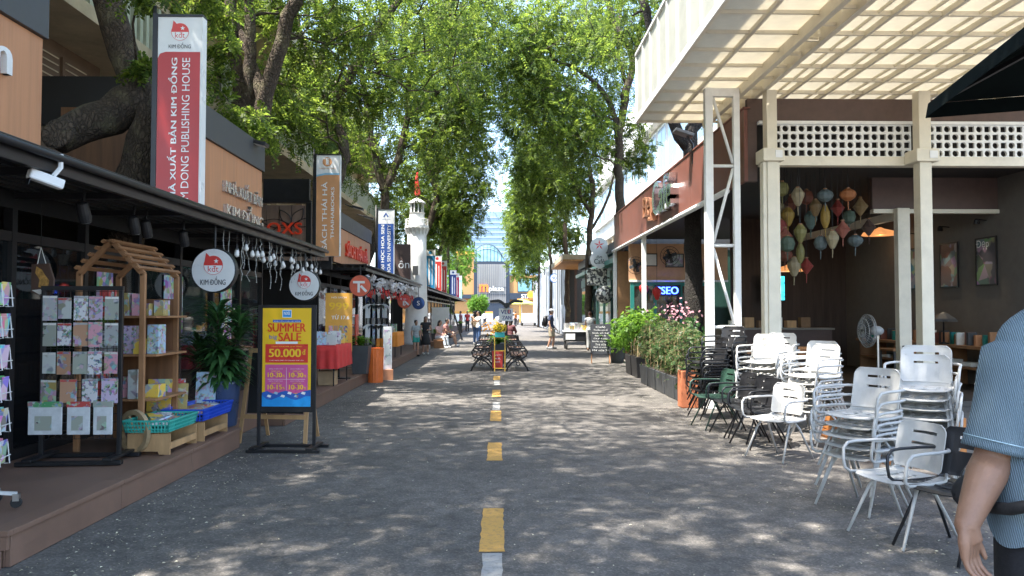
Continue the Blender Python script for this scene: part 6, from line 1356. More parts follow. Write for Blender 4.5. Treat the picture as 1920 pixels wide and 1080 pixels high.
def metal_chair(m, label):
    c = thing('metal_armchair', label, 'chair', (0,0,0), group='stacking metal armchairs by the cafe')
    def back(u, v):
        k = 1 - max(0,(v-.82)/.18)**2.2*.22 - max(0,(.1-v)/.1)**2*.1; x = (u-.5)*.41*k; return (x, .19+.07*v-.05*(2*abs(u-.5))**2, .47+.33*v)
    plate(back, 12, 16, lambda i, j: 3 <= i <= 8 and j in (8,12), .006).build('backrest', m, c, smooth=False)
    def seat(u, v):
        k = 1 - max(0,(.12-v)/.12)**2*.12; return ((u-.5)*.44*k, -.22+.43*v, .435+.012*(2*abs(u-.5))**2 - .02*math.sin(math.pi*v) - .02*max(0,.1-v)/.1)
    plate(seat, 13, 12, lambda i, j: i in (3,6,9) and 3 <= j <= 9, .006).build('seat', m, c, smooth=False)
    for s in (-1,1):
        pts = [(s*.2,.2,.47),(s*.235,.15,.43),(s*.25,.0,.425),(s*.255,-.14,.425),(s*.262,-.21,.432),(s*.27,-.245,.46),(s*.278,-.25,.52),(s*.285,-.24,.6),(s*.288,-.2,.635),(s*.288,-.12,.642),(s*.28,.05,.642),(s*.25,.17,.642),(s*.2,.215,.64)]
        MB().tube(pts, .0115, 8).build('arm_frame', m, c, smooth=True)
        MB().tube([(s*.17,-.02,.425),(s*.2,-.09,.33),(s*.245,-.25,0.002)], [.012,.012,.01], 8).build('leg', m, c, smooth=True); MB().tube([(s*.17,.03,.425),(s*.2,.1,.33),(s*.235,.28,0.002)], [.012,.012,.01], 8).build('leg', m, c, smooth=True)
    MB().tube([(-.2,-.02,.42),(.2,-.02,.42)], .01, 6).tube([(-.2,.1,.42),(.2,.1,.42)], .01, 6).build('under_rail', m, c); return c
CW_ = mat('pale grey chair paint', (.52,.51,.485), .4, var=.1, scale=5, dirt=.3, obj_rand=.06); CBK = mat('black chair paint', (.018,.018,.02), .4, var=.1); CGR = mat('dark green chair paint', (.03,.07,.05), .4)
protos = {k: metal_chair(m, '') for k, m in (('w',CW_),('b',CBK),('g',CGR))}
ptree = {k: tree_of(o) for k, o in protos.items()}; pused = set()
CN = {'w':'pale grey','b':'black','g':'dark green'}
def place(k, x, y, z, rz, lb, tilt=(0,0)):
    rz -= R(20)
    if k not in pused: o = protos[k]; pused.add(k); o.location = (x,y,z); o.rotation_euler = (tilt[0],tilt[1],rz); o['label'] = lb; return o
    return copy_tree(protos[k], loc=(x,y,z), rot=(tilt[0],tilt[1],rz), label=lb, tree=ptree[k])
def stack(k, x, y, rz, n, where, dz=.082, lean=.0):
    rg = random.Random(int(x*100+y*10))
    for i in range(n):
        kk = k[i % len(k)] if len(k) > 1 else k
        lb = '%s %s armchair of the stack %s' % ('top' if i == n-1 else ('bottom' if i == 0 else 'middle'), CN[kk], where)
        place(kk, x+lean*i*math.sin(rz)+rg.uniform(-.014,.014), y-lean*i*math.cos(rz)+rg.uniform(-.014,.014), .002+dz*i, rz+rg.uniform(-.06,.06), lb)
place('w', 3.07,8.2,.002,R(-38),'single pale grey metal armchair standing apart before the black chairs')
stack('w', 2.98,6.12,R(-42),5,'beside the single grey chair')
place('w', 2.86,5.3,.002,R(-52),'single pale grey metal armchair nearest the man in blue')
place('b', 3.02,4.98,.002,R(-50),'black metal armchair beside the man in blue')
stack('w', 3.78,6.6,R(-14),7,'right behind the nearest grey stack')
stack('w', 4.4,6.3,R(-5),5,'behind the man in blue')
stack('w', 3.8,8.9,R(-48),6,'leaning between the single chair and the cafe front', lean=.012)
stack('w', 3.62,10.15,R(-22),7,'in the sun closest to the truss column'); stack('w', 4.0,10.7,R(-18),7,'in the sun beside the cream corner column'); stack('w', 4.2,9.8,R(-25),6,'in the sun before the orange wooden chair')
stack('b', 3.55,11.6,R(-30),8,'at the foot of the truss column')
stack('b', 3.2,11.3,R(-60),6,'beside the terracotta pot')
for i, (x, y, r_, kk, lb) in enumerate(((3.0,10.35,-62,'g','dark green metal armchair at the end of the black chair row'),(3.1,9.75,-58,'b','black metal armchair beside the dark green one'),(3.16,9.3,-55,'b','black metal armchair in the middle of the black row'),(3.1,8.9,-60,'b','black metal armchair at the near end of the black row'))): place(kk, x, y, .002, R(r_), lb)
# wooden planks and crates behind the stacks
for i, (x, y, z, w_, d_, h_) in enumerate(((4.6,9.4,.003,.9,.5,.3),(4.7,8.2,.003,.6,.5,.45),(4.3,8.0,.003,.5,.4,.28))):
    t = thing('wooden_crate', ['long low orange wooden crate behind the chair stacks','tall orange wooden crate behind the chair stacks','small orange wooden crate behind the chair stacks'][i], 'crate', (x,y,z))
    MB().box(-w_/2,w_/2,-d_/2,d_/2,.0,.02).build('bottom', ORW, t)
    for s in (-1,1):
        for q in range(3): MB().box(-w_/2,w_/2,s*d_/2-.01,s*d_/2+.01,.03+q*h_/3,.01+(q+1)*h_/3).build('slat', ORW, t); MB().box(s*w_/2-.0095,s*w_/2+.0095,-d_/2+.011,d_/2-.011,.03+q*h_/3,.01+(q+1)*h_/3).build('slat', ORW, t)

# ================================================================== RIGHT: PLANTERS AND TERRACE THINGS
def shrub(parent, n, c, r_, seed, leaf, L_=.05, W_=.025, nspray=7, m=4, sl=.16):
    rs = np.random.RandomState(seed); d = rs.normal(size=(n,3)); d /= np.linalg.norm(d,axis=1)[:,None]; ct = np.array(c)+d*np.array(r_)*rs.uniform(.2,1,(n,1))**.5
    v = leaves(ct, np.full(n,.16), nspray, m, L_, W_, seed, sprayl=sl, droop=.1); stuff(link('foliage', quadmesh('foliage', v, leaf), parent))
    mb = MB(); 
    for q in ct[::2]: mb.tube([(c[0]*.7,c[1]*.7,c[2]-r_[2]*1.05),((c[0]+q[0])/2,(c[1]+q[1])/2,(c[2]-r_[2]+q[2])/2),tuple(q)], [.012,.008,.004], 5)
    mb.build('stems', BARK, parent)
MIX = leafmat('dry mixed leaves', [(.02,.06,.018),(.045,.1,.03),(.09,.13,.045),(.17,.12,.07)], .35)
for i in range(5):
    y = 13.2 + i*.82; t = thing('planter_box', ['dark grey planter box with stalky shrubs beside the terracotta pot','dark grey planter box with stalky shrubs, second from the terracotta pot','dark grey planter box with stalky shrubs, third from the terracotta pot','dark grey planter box with stalky shrubs, fourth from the terracotta pot','dark grey planter box at the far end of the shrub row'][i], 'planter', (3.38,y,0), group='planter boxes along the cafe terrace')
    MB().add([(-.17,-.37,.003),(.17,-.37,.003),(.17,.37,.003),(-.17,.37,.003),(-.2,-.4,.42),(.2,-.4,.42),(.2,.4,.42),(-.2,.4,.42)], [(0,3,2,1),(4,5,6,7),(0,1,5,4),(1,2,6,5),(2,3,7,6),(3,0,4,7)]).build('box', DGREY, t, bevel=.01)
    MB().box(-.18,.18,-.38,.38,.4,.43).build('soil', SOIL, t)
    shrub(t, 46, (0,0,.92), (.26,.42,.5), 50+i, MIX, .055,.028); mb = MB(); rg = random.Random(i)
    for q in range(9): x, yy = rg.uniform(-.15,.15), rg.uniform(-.35,.35); mb.tube([(x,yy,.4),(x+rg.uniform(-.08,.08),yy+rg.uniform(-.08,.08),rg.uniform(.9,1.35))], .009, 5)
    mb.build('stakes', mat('bamboo', (.4,.3,.16), .7), t)
for i, y in enumerate((18.4,19.25)):
    t = thing('planter_box', ['dark planter box of bright climbing leaves by the terrace post','dark planter box of cut bamboo stalks beyond the terrace post'][i], 'planter', (3.55,y,0), group='planter boxes along the cafe terrace')
    MB().add([(-.2,-.36,.003),(.2,-.36,.003),(.2,.36,.003),(-.2,.36,.003),(-.23,-.39,.5),(.23,-.39,.5),(.23,.39,.5),(-.23,.39,.5)], [(0,3,2,1),(4,5,6,7),(0,1,5,4),(1,2,6,5),(2,3,7,6),(3,0,4,7)]).build('box', BLACKM, t, bevel=.01); MB().box(-.2,.2,-.36,.36,.48,.51).build('soil', SOIL, t)
    shrub(t, 50, (0,0,1.3), (.45,.5,.35), 70+i, LEAFB, .07,.04); mb = MB(); rg = random.Random(30+i)
    for q in range(14): x, yy = rg.uniform(-.18,.18), rg.uniform(-.33,.33); mb.tube([(x,yy,.45),(x,yy,rg.uniform(.65,1.1))], .014, 5)
    mb.build('stakes', mat('bamboo', (.4,.3,.16), .7), t)
def bush(x, y, z, r_, n, seed, leaf, lb, pot=True, L_=.07, W_=.04, h_=.4):
    t = thing('shrub', lb, 'plant', (x,y,z)); MB().lathe([(.16,.003),(.2,h_),(.17,h_)], n=18).build('pot', DGREY, t); MB().lathe([(.17,h_-.02),(.01,h_-.01)], n=14).build('soil', SOIL, t)
    shrub(t, n, (0,0,h_+r_[2]), r_, seed, leaf, L_, W_); return t
bush(3.95,21.8,.0,(.65,.5,.5),70,81,LEAFB,'bright lime shrub around the white terrace post'); bush(3.9,16.4,.0,(.35,.4,.55),50,82,MIX,'tall loose shrub with pink blossom before the dark tree'); bush(4.1,25.3,.0,(.5,.5,.5),60,83,LEAFB,'light green shrub under the double round cafe sign')
bush(3.9,14.6,0,(.3,.4,.5),46,85,LEAFD,'dark green shrub behind the planter boxes')
mb = MB(); rg = random.Random(20)
for i in range(90):
    c = Vector((3.9+rg.gauss(0,.2),16.4+rg.gauss(0,.2),1.6+rg.gauss(0,.12))); a = Vector((rg.gauss(0,1),rg.gauss(0,1),rg.gauss(0,1))).normalized()*.035; b = a.orthogonal().normalized()*.035; mb.add([c+a,c+b,c-a,c-b], [(0,1,2,3)])
stuff(tag(mb.build('pink_blossom', mat('dusty pink petals', (.33,.16,.19), .7, var=.2)), 'dusty pink blossom topping the loose shrub by the dark tree', 'flowers'))
al = thing('agave', 'broad leaved agave behind the chalkboard menu', 'plant', (3.75,23.6,0)); MB().lathe([(.2,.003),(.24,.45),(.2,.45)], n=20).build('pot', DGREY, al); strap_leaves(26,.85,.12,41,droop=.35,up=1.15,zs=(.42,.5)).build('leaves', LEAFB, al, smooth=True)
tc2 = thing('terracotta_pot', 'tall square terracotta pot at the end of the planter row', 'pot', (3.18,12.55,0)); MB().box(-.14,.14,-.14,.14,.003,.62).build('pot', mat('terracotta', (.5,.16,.07), .75, var=.15), tc2, bevel=.012); MB().box(-.12,.12,-.12,.12,.6,.625).build('soil', SOIL, tc2); shrub(tc2, 26, (0,0,.95), (.22,.22,.32), 91, MIX, .05,.025)
# chalkboard menu
cm = thing('chalkboard_menu', 'standing chalkboard menu covered with white handwriting', 'sign', (3.18,23.3,0), R(-6))
MB().add([(-.31,-.06,.3),(.31,-.06,.3),(.31,.06,1.22),(-.31,.06,1.22),(-.31,-.03,.3),(.31,-.03,.3),(.31,.09,1.22),(-.31,.09,1.22)], [(0,1,2,3),(7,6,5,4),(0,4,5,1),(1,5,6,2),(2,6,7,3),(3,7,4,0)]).build('board', mat('chalkboard', (.03,.033,.04), .8), cm)
for x in (-.28,.28): MB().bar((x,-.1,0),(x,.0,.32), .035).build('front_leg', OAK, cm); MB().bar((x,.3,0),(x,.1,1.2), .03).build('rear_leg', OAK, cm)
for i in range(9): text(['Café','Trà đào cam sả','Sinh tố bơ','Bạc xỉu đá','Cà phê sữa','Nước ép cam','Trà sữa','Bánh mì trứng','Mở cửa 7h'][i], mat('chalk', (.6,.6,.58), .9), cm, (0,-.062+.12*((.76-.088*i)/.92)+.0,1.13-.09*i), w=.3 if i == 0 else .34+.09*((i*7)%3), h=.06, bold=.004, right=(1,0,0), up=(0,.13,1))
# vendor cart
vc = thing('vendor_cart', 'low black vendor cart of books and boxes by the pavement', 'cart', (3.45,32.2,0)); MB().box(-.62,.5,-.4,.6,.35,.75).build('body', BLACKM, vc, bevel=.02); MB().box(-.66,.54,-.44,.64,.751,.8).build('tray', WHITEP, vc)
for x in (-.55,.42):
    for y in (-.3,.5): MB().lathe([(.2,-.03),(.2,.03)], c=(x,y,.2), n=18, M=Matrix.Rotation(R(90),3,'Y')).build('wheel', RUBBER, vc)
MB().box(-.6,-.2,-.43,-.401,.42,.68).build('front_panel', WHITEP, vc)
for i in range(9): tag(MB().box(-.1,.1,-.1,.1,0,.12+.1*(i%3)).build('goods_box', SH[list(SH)[(i*5+1)%12]], loc=(2.95+.16*(i%5)*1.1,31.95+.32*(i//5),.8), rot=(0,0,R(10*(i%3)))), '%s box of goods on the vendor cart' % list(SH)[(i*5+1)%12], 'box', 'goods on the vendor cart')
tag(MB().box(-.18,.18,-.01,.01,0,.34).build('blue_card', SH['blue'], loc=(3.25,32.3,.8), rot=(R(-8),0,0)), 'upright pale blue card standing on the vendor cart', 'card')
# double round cafe sign and lamp ball
ds = thing('cafe_sign', 'two stacked white discs with a red flower and black cafe letters', 'sign', (4.05,30,0)); Mx = Matrix.Rotation(R(90),3,'X')
for z, n_ in ((4.24,'upper_disc'),(3.72,'lower_disc')): MB().lathe([(.36,-.05),(.36,.05)], c=(0,.012 if z > 4 else 0,z), n=36, M=Mx).build(n_, WHITEL, ds)
for i in range(5): a = R(90+72*i); blob(ds, 'petal', RED, (0,-.04,4.3), [(0,0),(.09*math.cos(a-.35),.09*math.sin(a-.35)),(.22*math.cos(a),.22*math.sin(a)),(.09*math.cos(a+.35),.09*math.sin(a+.35))], .003)
text('ôn', BPRINT, ds, (0,-.051,3.82), w=.22, h=.12, bold=.01, **CF); text('Café', BPRINT, ds, (0,-.051,3.64), w=.42, h=.2, bold=.012, **CF); MB().tube([(.3,.06,4.0),(.75,.06,4.0)], .03, 6).build('bracket', BLACKM, ds)
lbx = thing('leaf_sign', 'white sign box printed with black leaves under the round cafe sign', 'sign', (4.05,30.6,0)); LP = cover('leaf print', (.8,.78,.7), .0, 16, .5, .12, False); MB().box(-.42,.4,-.06,.06,2.7,3.4).build('box', LP, lbx, bevel=.02); MB().tube([(.35,0,3.0),(.8,0,3.0)], .03, 6).build('bracket', BLACKM, lbx)
bl = thing('ball_lamp', 'glowing round lamp printed with black leaves', 'lamp', (4.28,30.2,2.3)); MB().sphere((0,0,0),.36,24,14).build('globe', LP, bl, smooth=True); MB().tube([(0,0,.35),(0,0,1.2)], .012, 5).build('cord', BLACK, bl)
rs2 = thing('round_sign', 'small round blue and white sign on the slatted facade', 'sign', (4.1,55,4.1)); MB().lathe([(.34,-.04),(.34,.04)], n=28, M=Mx).build('disc', mat('sign blue', (.04,.15,.4), .4), rs2); blob(rs2, 'ring', WPRINT, (0,-.04,0), circ(.27), .004); text('90', mat('sign blue', (.04,.15,.4), .4), rs2, (0,-.046,0), w=.34, h=.26, bold=.02, **CF); MB().tube([(.2,0,0),(.5,0,0)], .03, 6).build('bracket', BLACKM, rs2)

# ================================================================== FAR END OF THE STREET
def umbrella(x, y, lb, c, r_=2.0, h_=2.7):
    t = thing('street_umbrella', lb, 'umbrella', (x,y,0)); MB().lathe([(r_,h_-.1),(r_,h_),(r_*.5,h_+.35),(.05,h_+.6)], n=8).build('canopy', c, t); MB().tube([(0,0,.02),(0,0,h_+.6)], .04, 6).build('pole', WHITEP, t); return t
umbrella(3.0,98,'wide yellow green umbrella at the street end',mat('lime canvas', (.5,.5,.12), .8)); umbrella(6.2,104,'second yellow green umbrella before the plaza',mat('lime canvas', (.5,.5,.12)))
os_ = thing('orange_stall', 'orange market stall with round sign before the plaza', 'stall', (5.2,112,0)); OT = mat('stall orange', (.7,.33,.07), .7)
for x in (-2,0,2): MB().box(x-.1,x+.1,-.1,.1,0,3.4).build('post', OT, os_)
MB().box(-2.4,2.4,-.6,1.4,3.4,3.6).build('roof', OT, os_); MB().box(-2.1,2.1,-.2,.8,0,1.1).build('counter', OT, os_); MB().lathe([(.6,-.05),(.6,.05)], c=(-.4,-.7,4.2), n=24, M=Mx).build('sign_disc', OT, os_); MB().lathe([(.3,-.07),(.3,.07)], c=(-.4,-.7,4.2), n=20, M=Mx).build('sign_centre', YPRINT, os_)
mg = thing('garden_wall', 'pale wall with hedge band before the plaza', 'wall', (0,128,0)); MB().box(-12,-1,0,.4,0,1.3).build('wall', PAPER, mg); MB().box(-12,-1,.05,.35,1.3,1.7).build('cap', OT, mg)
def parked_car(x, y, lb, c, rz=0):
    t = thing('parked_car', lb, 'car', (x,y,0), rz); prof = [(-2.1,.35),(-2.1,.75),(-1.75,.92),(-1.1,.98),(-.6,1.42),(.8,1.45),(1.5,1.0),(2.05,.92),(2.12,.4)]
    MB().prism(prof, -.82, .82, 'y').build('body', c, t, bevel=.06); MB().prism([(-1.0,1.0),(-.56,1.38),(.75,1.4),(1.35,1.02)], -.825,.825).build('windows', glass('car glass', (.02,.03,.03), .0), t)
    for a in (-1.3,1.35):
        for s in (-.78,.78): w_ = MB().lathe([(.31,-.09),(.31,.09)], c=(a,s,.31), n=18, M=Mx).build('wheel', RUBBER, t); MB().lathe([(.18,-.1),(.18,.1)], c=(a,s,.31), n=12, M=Mx).build('rim', CHROME, w_)
    return t
CARW = mat('white car paint', (.7,.7,.7), .25, coat=.6); parked_car(3.5,88,'white car parked by the slatted facade',CARW,R(90)); parked_car(1.6,118,'white car crossing before the plaza',CARW,0)
for i, (x, y, c, lb) in enumerate(((2.2,93,(.08,.03,.03),'dark red parked motorbike at the street end'),(1.3,96,(.05,.05,.06),'black parked motorbike at the street end'))):
    t = thing('motorbike', lb, 'motorbike', (x,y,0), R(70)); m = mat('bike %d' % i, c, .3)
    for a in (-.6,.6): MB().tube([(a+.24*math.cos(q*.35),0,.27+.24*math.sin(q*.35)) for q in range(18)], .05, 6, closed=True).build('wheel', RUBBER, t)
    MB().prism([(-.75,.6),(-.2,.35),(.35,.4),(.55,.9),(.42,.95),(.2,.6),(-.1,.75),(-.8,.8)], -.13,.13).build('body', m, t, bevel=.03); MB().tube([(.45,-.32,1.02),(.5,0,.98),(.45,.32,1.02)], .02, 5).build('handlebar', BLACKM, t); MB().tube([(.6,0,.27),(.48,0,.98)], .035, 6).build('fork', CHROME, t)

# ================================================================== PEOPLE
SKIN = mat('skin', (.42,.24,.16), .5, var=.08, scale=8); HAIR = mat('black hair', (.012,.01,.01), .45, var=.3, stretch=(8,8,1), bump=.3)
def skinned(mb, name, m, parent, vox=.014, it=6):
    o = mb.build(name, m, parent); r_ = o.modifiers.new('remesh', 'REMESH'); r_.mode = 'VOXEL'; r_.voxel_size = vox; r_.use_smooth_shade = True
    s = o.modifiers.new('smooth', 'SMOOTH'); s.iterations = it; s.factor = .5; return o
J0 = dict(hip=(0,0,.93), chest=(0,0,1.26), neck=(0,0,1.44), head=(0,-.02,1.6), ls=(.175,0,1.39), le=(.23,.03,1.12), lw=(.24,-.04,.88), rs=(-.175,0,1.39), re=(-.23,.03,1.12), rw=(-.24,-.04,.88),
          lh=(.09,0,.92), lk=(.1,-.02,.5), la=(.1,.02,.08), rh=(-.09,0,.92), rk=(-.1,-.02,.5), ra=(-.1,.02,.08))
def person(x, y, z, rz, s, label, top, bottom, shoes, J=None, sleeve=.5, leg=1.0, hair='short', dress=False, cap=None, vox=.016, group=None, hairm=None):
    """faces -y; joints in metres for a 1.72 m figure"""
    q = dict(J0); q.update(J or {}); j = {k: Vector(v)*s for k, v in q.items()}
    p = thing('person', label, 'person', (x,y,z), rz, group)
    up = (j['neck']-j['hip']).normalized(); B = MB()
    def limb(mb, a, b, c, r0, r1, r2, g=0): mb.tube([a, a.lerp(b,.5), b, b.lerp(c,.35), c], [(r0+g)*s,((r0+r1)/2+g)*s,(r1+g)*s,(max(r1,r2)*1.02+g)*s,(r2+g)*s], 10); mb.sphere(a,(r0+g)*s,8,6); mb.sphere(c,(r2+g)*s,8,6)
    def torso(mb, g):
        m1 = j['hip'].lerp(j['neck'],.32); m2 = j['hip'].lerp(j['neck'],.68)
        for c, r_ in ((j['hip'],(.155,.115,.12)),(m1,(.135,.1,.14)),(m2,(.16,.112,.17)),((j['ls']+j['rs'])/2,(.18,.08,.07))): mb.sphere(c,[(t+g)*s for t in r_],12,8)
        mb.tube([j['ls'],j['rs']], (.062+g)*s, 8)
    torso(B, 0); limb(B, j['ls'],j['le'],j['lw'],.05,.04,.03); limb(B, j['rs'],j['re'],j['rw'],.05,.04,.03); limb(B, j['lh'],j['lk'],j['la'],.085,.055,.04); limb(B, j['rh'],j['rk'],j['ra'],.085,.055,.04)
    for e, w_ in (('le','lw'),('re','rw')):
        d = (j[w_]-j[e]).normalized(); o_ = d.orthogonal().normalized(); B.sphere(j[w_]+d*.05*s,(.035*s,.028*s,.045*s),8,6)
        for k in range(4): B.tube([j[w_]+d*.07*s+o_*(k-1.5)*.017*s, j[w_]+d*(.15-.008*abs(k-1.4))*s+o_*(k-1.5)*.02*s], .0105*s, 6)
        B.tube([j[w_]+d*.03*s+o_*.03*s, j[w_]+d*.09*s+o_*.06*s], .0115*s, 6)
    B.tube([j['neck']-up*.05*s, j['head']], .052*s, 10); hd = j['head']; B.sphere(hd+Vector((0,.0,.01))*s,(.076*s,.095*s,.115*s),12,10); B.sphere(hd+Vector((0,-.03,-.06))*s,(.055*s,.06*s,.06*s),8,6)
    B.tube([hd+Vector((0,-.09,.01))*s, hd+Vector((0,-.112,-.022))*s], .012*s, 6)
    for sx in (-1,1): B.sphere(hd+Vector((sx*.078,.005,-.005))*s,(.014*s,.02*s,.03*s),6,5)
    skinned(B, 'body', SKIN, p, vox*s, 5)
    MB().sphere(hd+Vector((.03,-.088,.012))*s,(.011*s,.008*s,.006*s),8,6).sphere(hd+Vector((-.03,-.088,.012))*s,(.011*s,.008*s,.006*s),8,6).build('eyes', BPRINT, p); MB().sphere(hd+Vector((0,-.086,-.055))*s,(.022*s,.008*s,.006*s),8,6).build('mouth', mat('lips', (.3,.1,.08), .5), p)
    T = MB(); torso(T, .018)
    for a, b, c in (('ls','le','lw'),('rs','re','rw')):
        A, Bq, Cq = j[a], j[b], j[c]; T.sphere(A,.07*s,8,6)
        if sleeve <= 1: T.tube([A, A.lerp(Bq,sleeve)], [.068*s,.062*s], 10)
        else: T.tube([A,Bq,Bq.lerp(Cq,sleeve-1)], [.068*s,.058*s,.048*s], 10)
    if not dress: T.tube([j['hip']-up*.02*s, j['hip']+up*.1*s], [.16*s,.15*s], 12)
    skinned(T, 'top', top, p, vox*s, 4)
    if dress: MB().lathe([(.15*s,.02*s),(.19*s,-.2*s),(.24*s,-.48*s),(.235*s,-.485*s),(.1*s,.0)], c=j['hip'], n=20).build('skirt', bottom, p, smooth=True)
    else:
        Q = MB(); Q.sphere(j['hip']-up*.03*s,(.168*s,.13*s,.13*s),12,8)
        for h_, k, a in (('lh','lk','la'),('rh','rk','ra')):
            if leg >= 1: Q.tube([j[h_],j[k],j[k].lerp(j[a],.93)], [.102*s,.075*s,.06*s], 10); Q.sphere(j[k],.076*s,8,6)
            else: Q.tube([j[h_],j[h_].lerp(j[k],leg)], [.104*s,.095*s], 10)
            Q.sphere(j[h_],.104*s,8,6)
        skinned(Q, 'bottom', bottom, p, vox*s, 3)
    for a, k in (('la','lk'),('ra','rk')):
        MB().sphere(j[a]+Vector((0,-.06,-.035))*s,(.046*s,.125*s,.048*s),12,8).sphere(j[a]+Vector((0,.02,-.01))*s,(.045*s,.055*s,.06*s),10,6).build('shoe', shoes, p, smooth=True)
    H = MB(); H.sphere(hd+Vector((0,.02,.035))*s,(.09*s,.1*s,.105*s),12,8)
    if hair == 'long': H.tube([hd+Vector((0,.06,.05))*s, hd+Vector((0,.1,-.12))*s, hd+Vector((0,.11,-.32))*s], [.08*s,.085*s,.045*s], 10)
    if hair == 'bun': H.sphere(hd+Vector((0,.1,.08))*s,.045*s,8,6)
    skinned(H, 'hair', hairm or HAIR, p, vox*s, 3)
    if cap: C_ = MB().sphere(hd+Vector((0,.005,.065))*s,(.1*s,.11*s,.08*s),12,8).build('cap', cap, p, smooth=True); MB().box(-.07*s,.07*s,-.19*s,-.08*s,0,.012*s).build('brim', cap, C_, loc=hd+Vector((0,0,.06))*s)
    return p
CL = lambda n, c, **k: mat('cloth '+n, c, .85, var=.12, scale=14, bump=.25, bscale=90, **k)
person(-2.76,28.3,0,R(15),.83,'girl in a black pinafore dress and white shoes standing by the kiosk deck',CL('black',(.02,.02,.022)),CL('black',(.02,.02,.022)),CL('white',(.7,.7,.68)),dict(le=(.24,-.05,1.13),lw=(.1,-.2,1.12),re=(-.24,-.02,1.12),rw=(-.2,-.16,.95)),hair='long',dress=True,sleeve=.25)
person(-2.98,27.0,0,R(40),.76,'child in a grey top and teal shorts by the orange table',CL('grey',(.3,.33,.33)),CL('teal',(.03,.3,.24)),CL('black',(.02,.02,.022)),sleeve=.6,leg=.6,hair='short')
SIT = dict(hip=(0,.1,.5),neck=(0,.04,1.0),head=(0,-.03,1.17),ls=(.175,.05,.95),rs=(-.175,.05,.95),le=(.22,-.05,.72),lw=(.1,-.25,.66),re=(-.22,-.05,.72),rw=(-.1,-.25,.64),lh=(.09,.08,.48),lk=(.13,-.36,.52),la=(.12,-.42,.09),rh=(-.09,.08,.48),rk=(-.12,-.36,.5),ra=(-.14,-.5,.09))
person(-2.62,33.3,0,R(50),.95,'woman with long hair in a pale pink top seated on the deck edge',CL('pink',(.6,.4,.38)),CL('pale jeans',(.45,.5,.55)),CL('white',(.7,.7,.68)),SIT,hair='long',leg=1.0)
person(-2.4,34.6,0,R(75),1.0,'person in dark shorts and white sneakers seated on the deck edge',CL('dusty rose',(.42,.2,.18)),CL('charcoal',(.05,.05,.06)),CL('white',(.7,.7,.68)),SIT,leg=.75,sleeve=.5)
bxs = thing('deck_seat', 'low dark wooden seat under the two seated visitors', 'bench', (-2.6,34,0)); MB().box(-.28,.2,-1.1,1.1,.32,.38).build('seat', OAK, bxs)
for y in (-1.0,.96): MB().box(-.25,.18,y,y+.06,.003,.32).build('leg_panel', OAK, bxs)
person(-.95,35.5,0,R(-60),.95,'woman in a white top and blue jeans taking a photo in the street',CL('white',(.7,.7,.68)),CL('denim',(.06,.12,.26)),CL('white',(.7,.7,.68)),dict(le=(.22,-.2,1.2),lw=(.08,-.36,1.38),re=(-.22,-.2,1.2),rw=(-.06,-.36,1.38)),hair='long',sleeve=.6)
person(-1.1,36.6,0,R(150),.97,'person in a beige top standing behind the woman in jeans',CL('beige',(.5,.38,.25)),CL('denim',(.06,.12,.26)),CL('white',(.7,.7,.68)),hair='long',sleeve=1.5)
person(.55,33.3,0,R(150),1.0,'person in a dark maroon top seated on the far bench',CL('maroon',(.12,.04,.045)),CL('charcoal',(.05,.05,.06)),CL('black',(.02,.02,.022)),SIT,hair='long',sleeve=1.6)
person(2.24,32,0,R(75),1.0,'man in a cap, navy shirt and khaki shorts walking across the street',CL('navy',(.03,.045,.1)),CL('khaki',(.36,.31,.22)),CL('grey shoe',(.3,.3,.3)),dict(lk=(.1,-.1,.5),la=(.1,-.06,.09),ra=(-.1,.12,.09),lw=(.2,-.14,.92)),leg=1-.12,cap=CL('grey cap',(.35,.36,.38)),sleeve=.6)
bp_ = thing('backpack', 'black backpack worn by the man in the cap', 'backpack', (2.02,32.05,1.0), R(75)); MB().sphere((0,.02,.2),(.15,.12,.25),14,10).build('bag', BLACKM, bp_, smooth=True); MB().sphere((0,.12,.12),(.11,.05,.13),12,8).build('front_pocket', BLACKM, bp_, smooth=True)
for s in (-1,1): MB().tube([(s*.1,-.02,.38),(s*.13,-.12,.44),(s*.14,-.27,.36),(s*.13,-.2,.1),(s*.11,-.04,.02)], .016, 6).build('strap', BLACKM, bp_)
person(3.8,31,0,R(165),.93,'woman in a white sleeveless top and pale trousers tending the vendor cart',CL('white',(.7,.7,.68)),CL('pale grey',(.5,.5,.48)),CL('brown shoe',(.2,.12,.08)),dict(le=(.22,-.12,1.15),lw=(.14,-.3,1.05),re=(-.22,-.1,1.14),rw=(-.14,-.3,1.02)),sleeve=.2,hair='bun',hairm=mat('brown hair',(.12,.05,.03),.5))
for i, (x, y, c, lb) in enumerate(((-2.6,62,(.55,.06,.06),'person in a red top far along the kiosk row'),(-2.2,66,(.05,.05,.07),'person in dark clothes far along the kiosk row'),(-1.5,80,(.6,.6,.58),'person in white far down the street'),(1.9,84,(.55,.2,.05),'person in orange far down the street'),(-2.9,57,(.65,.3,.35),'person in pink before the far kiosks'))):
    person(x,y,0,R(20+70*i),.97,lb,CL('far %d'%i,c),CL('charcoal',(.05,.05,.06)),CL('black',(.02,.02,.022)),vox=.03)

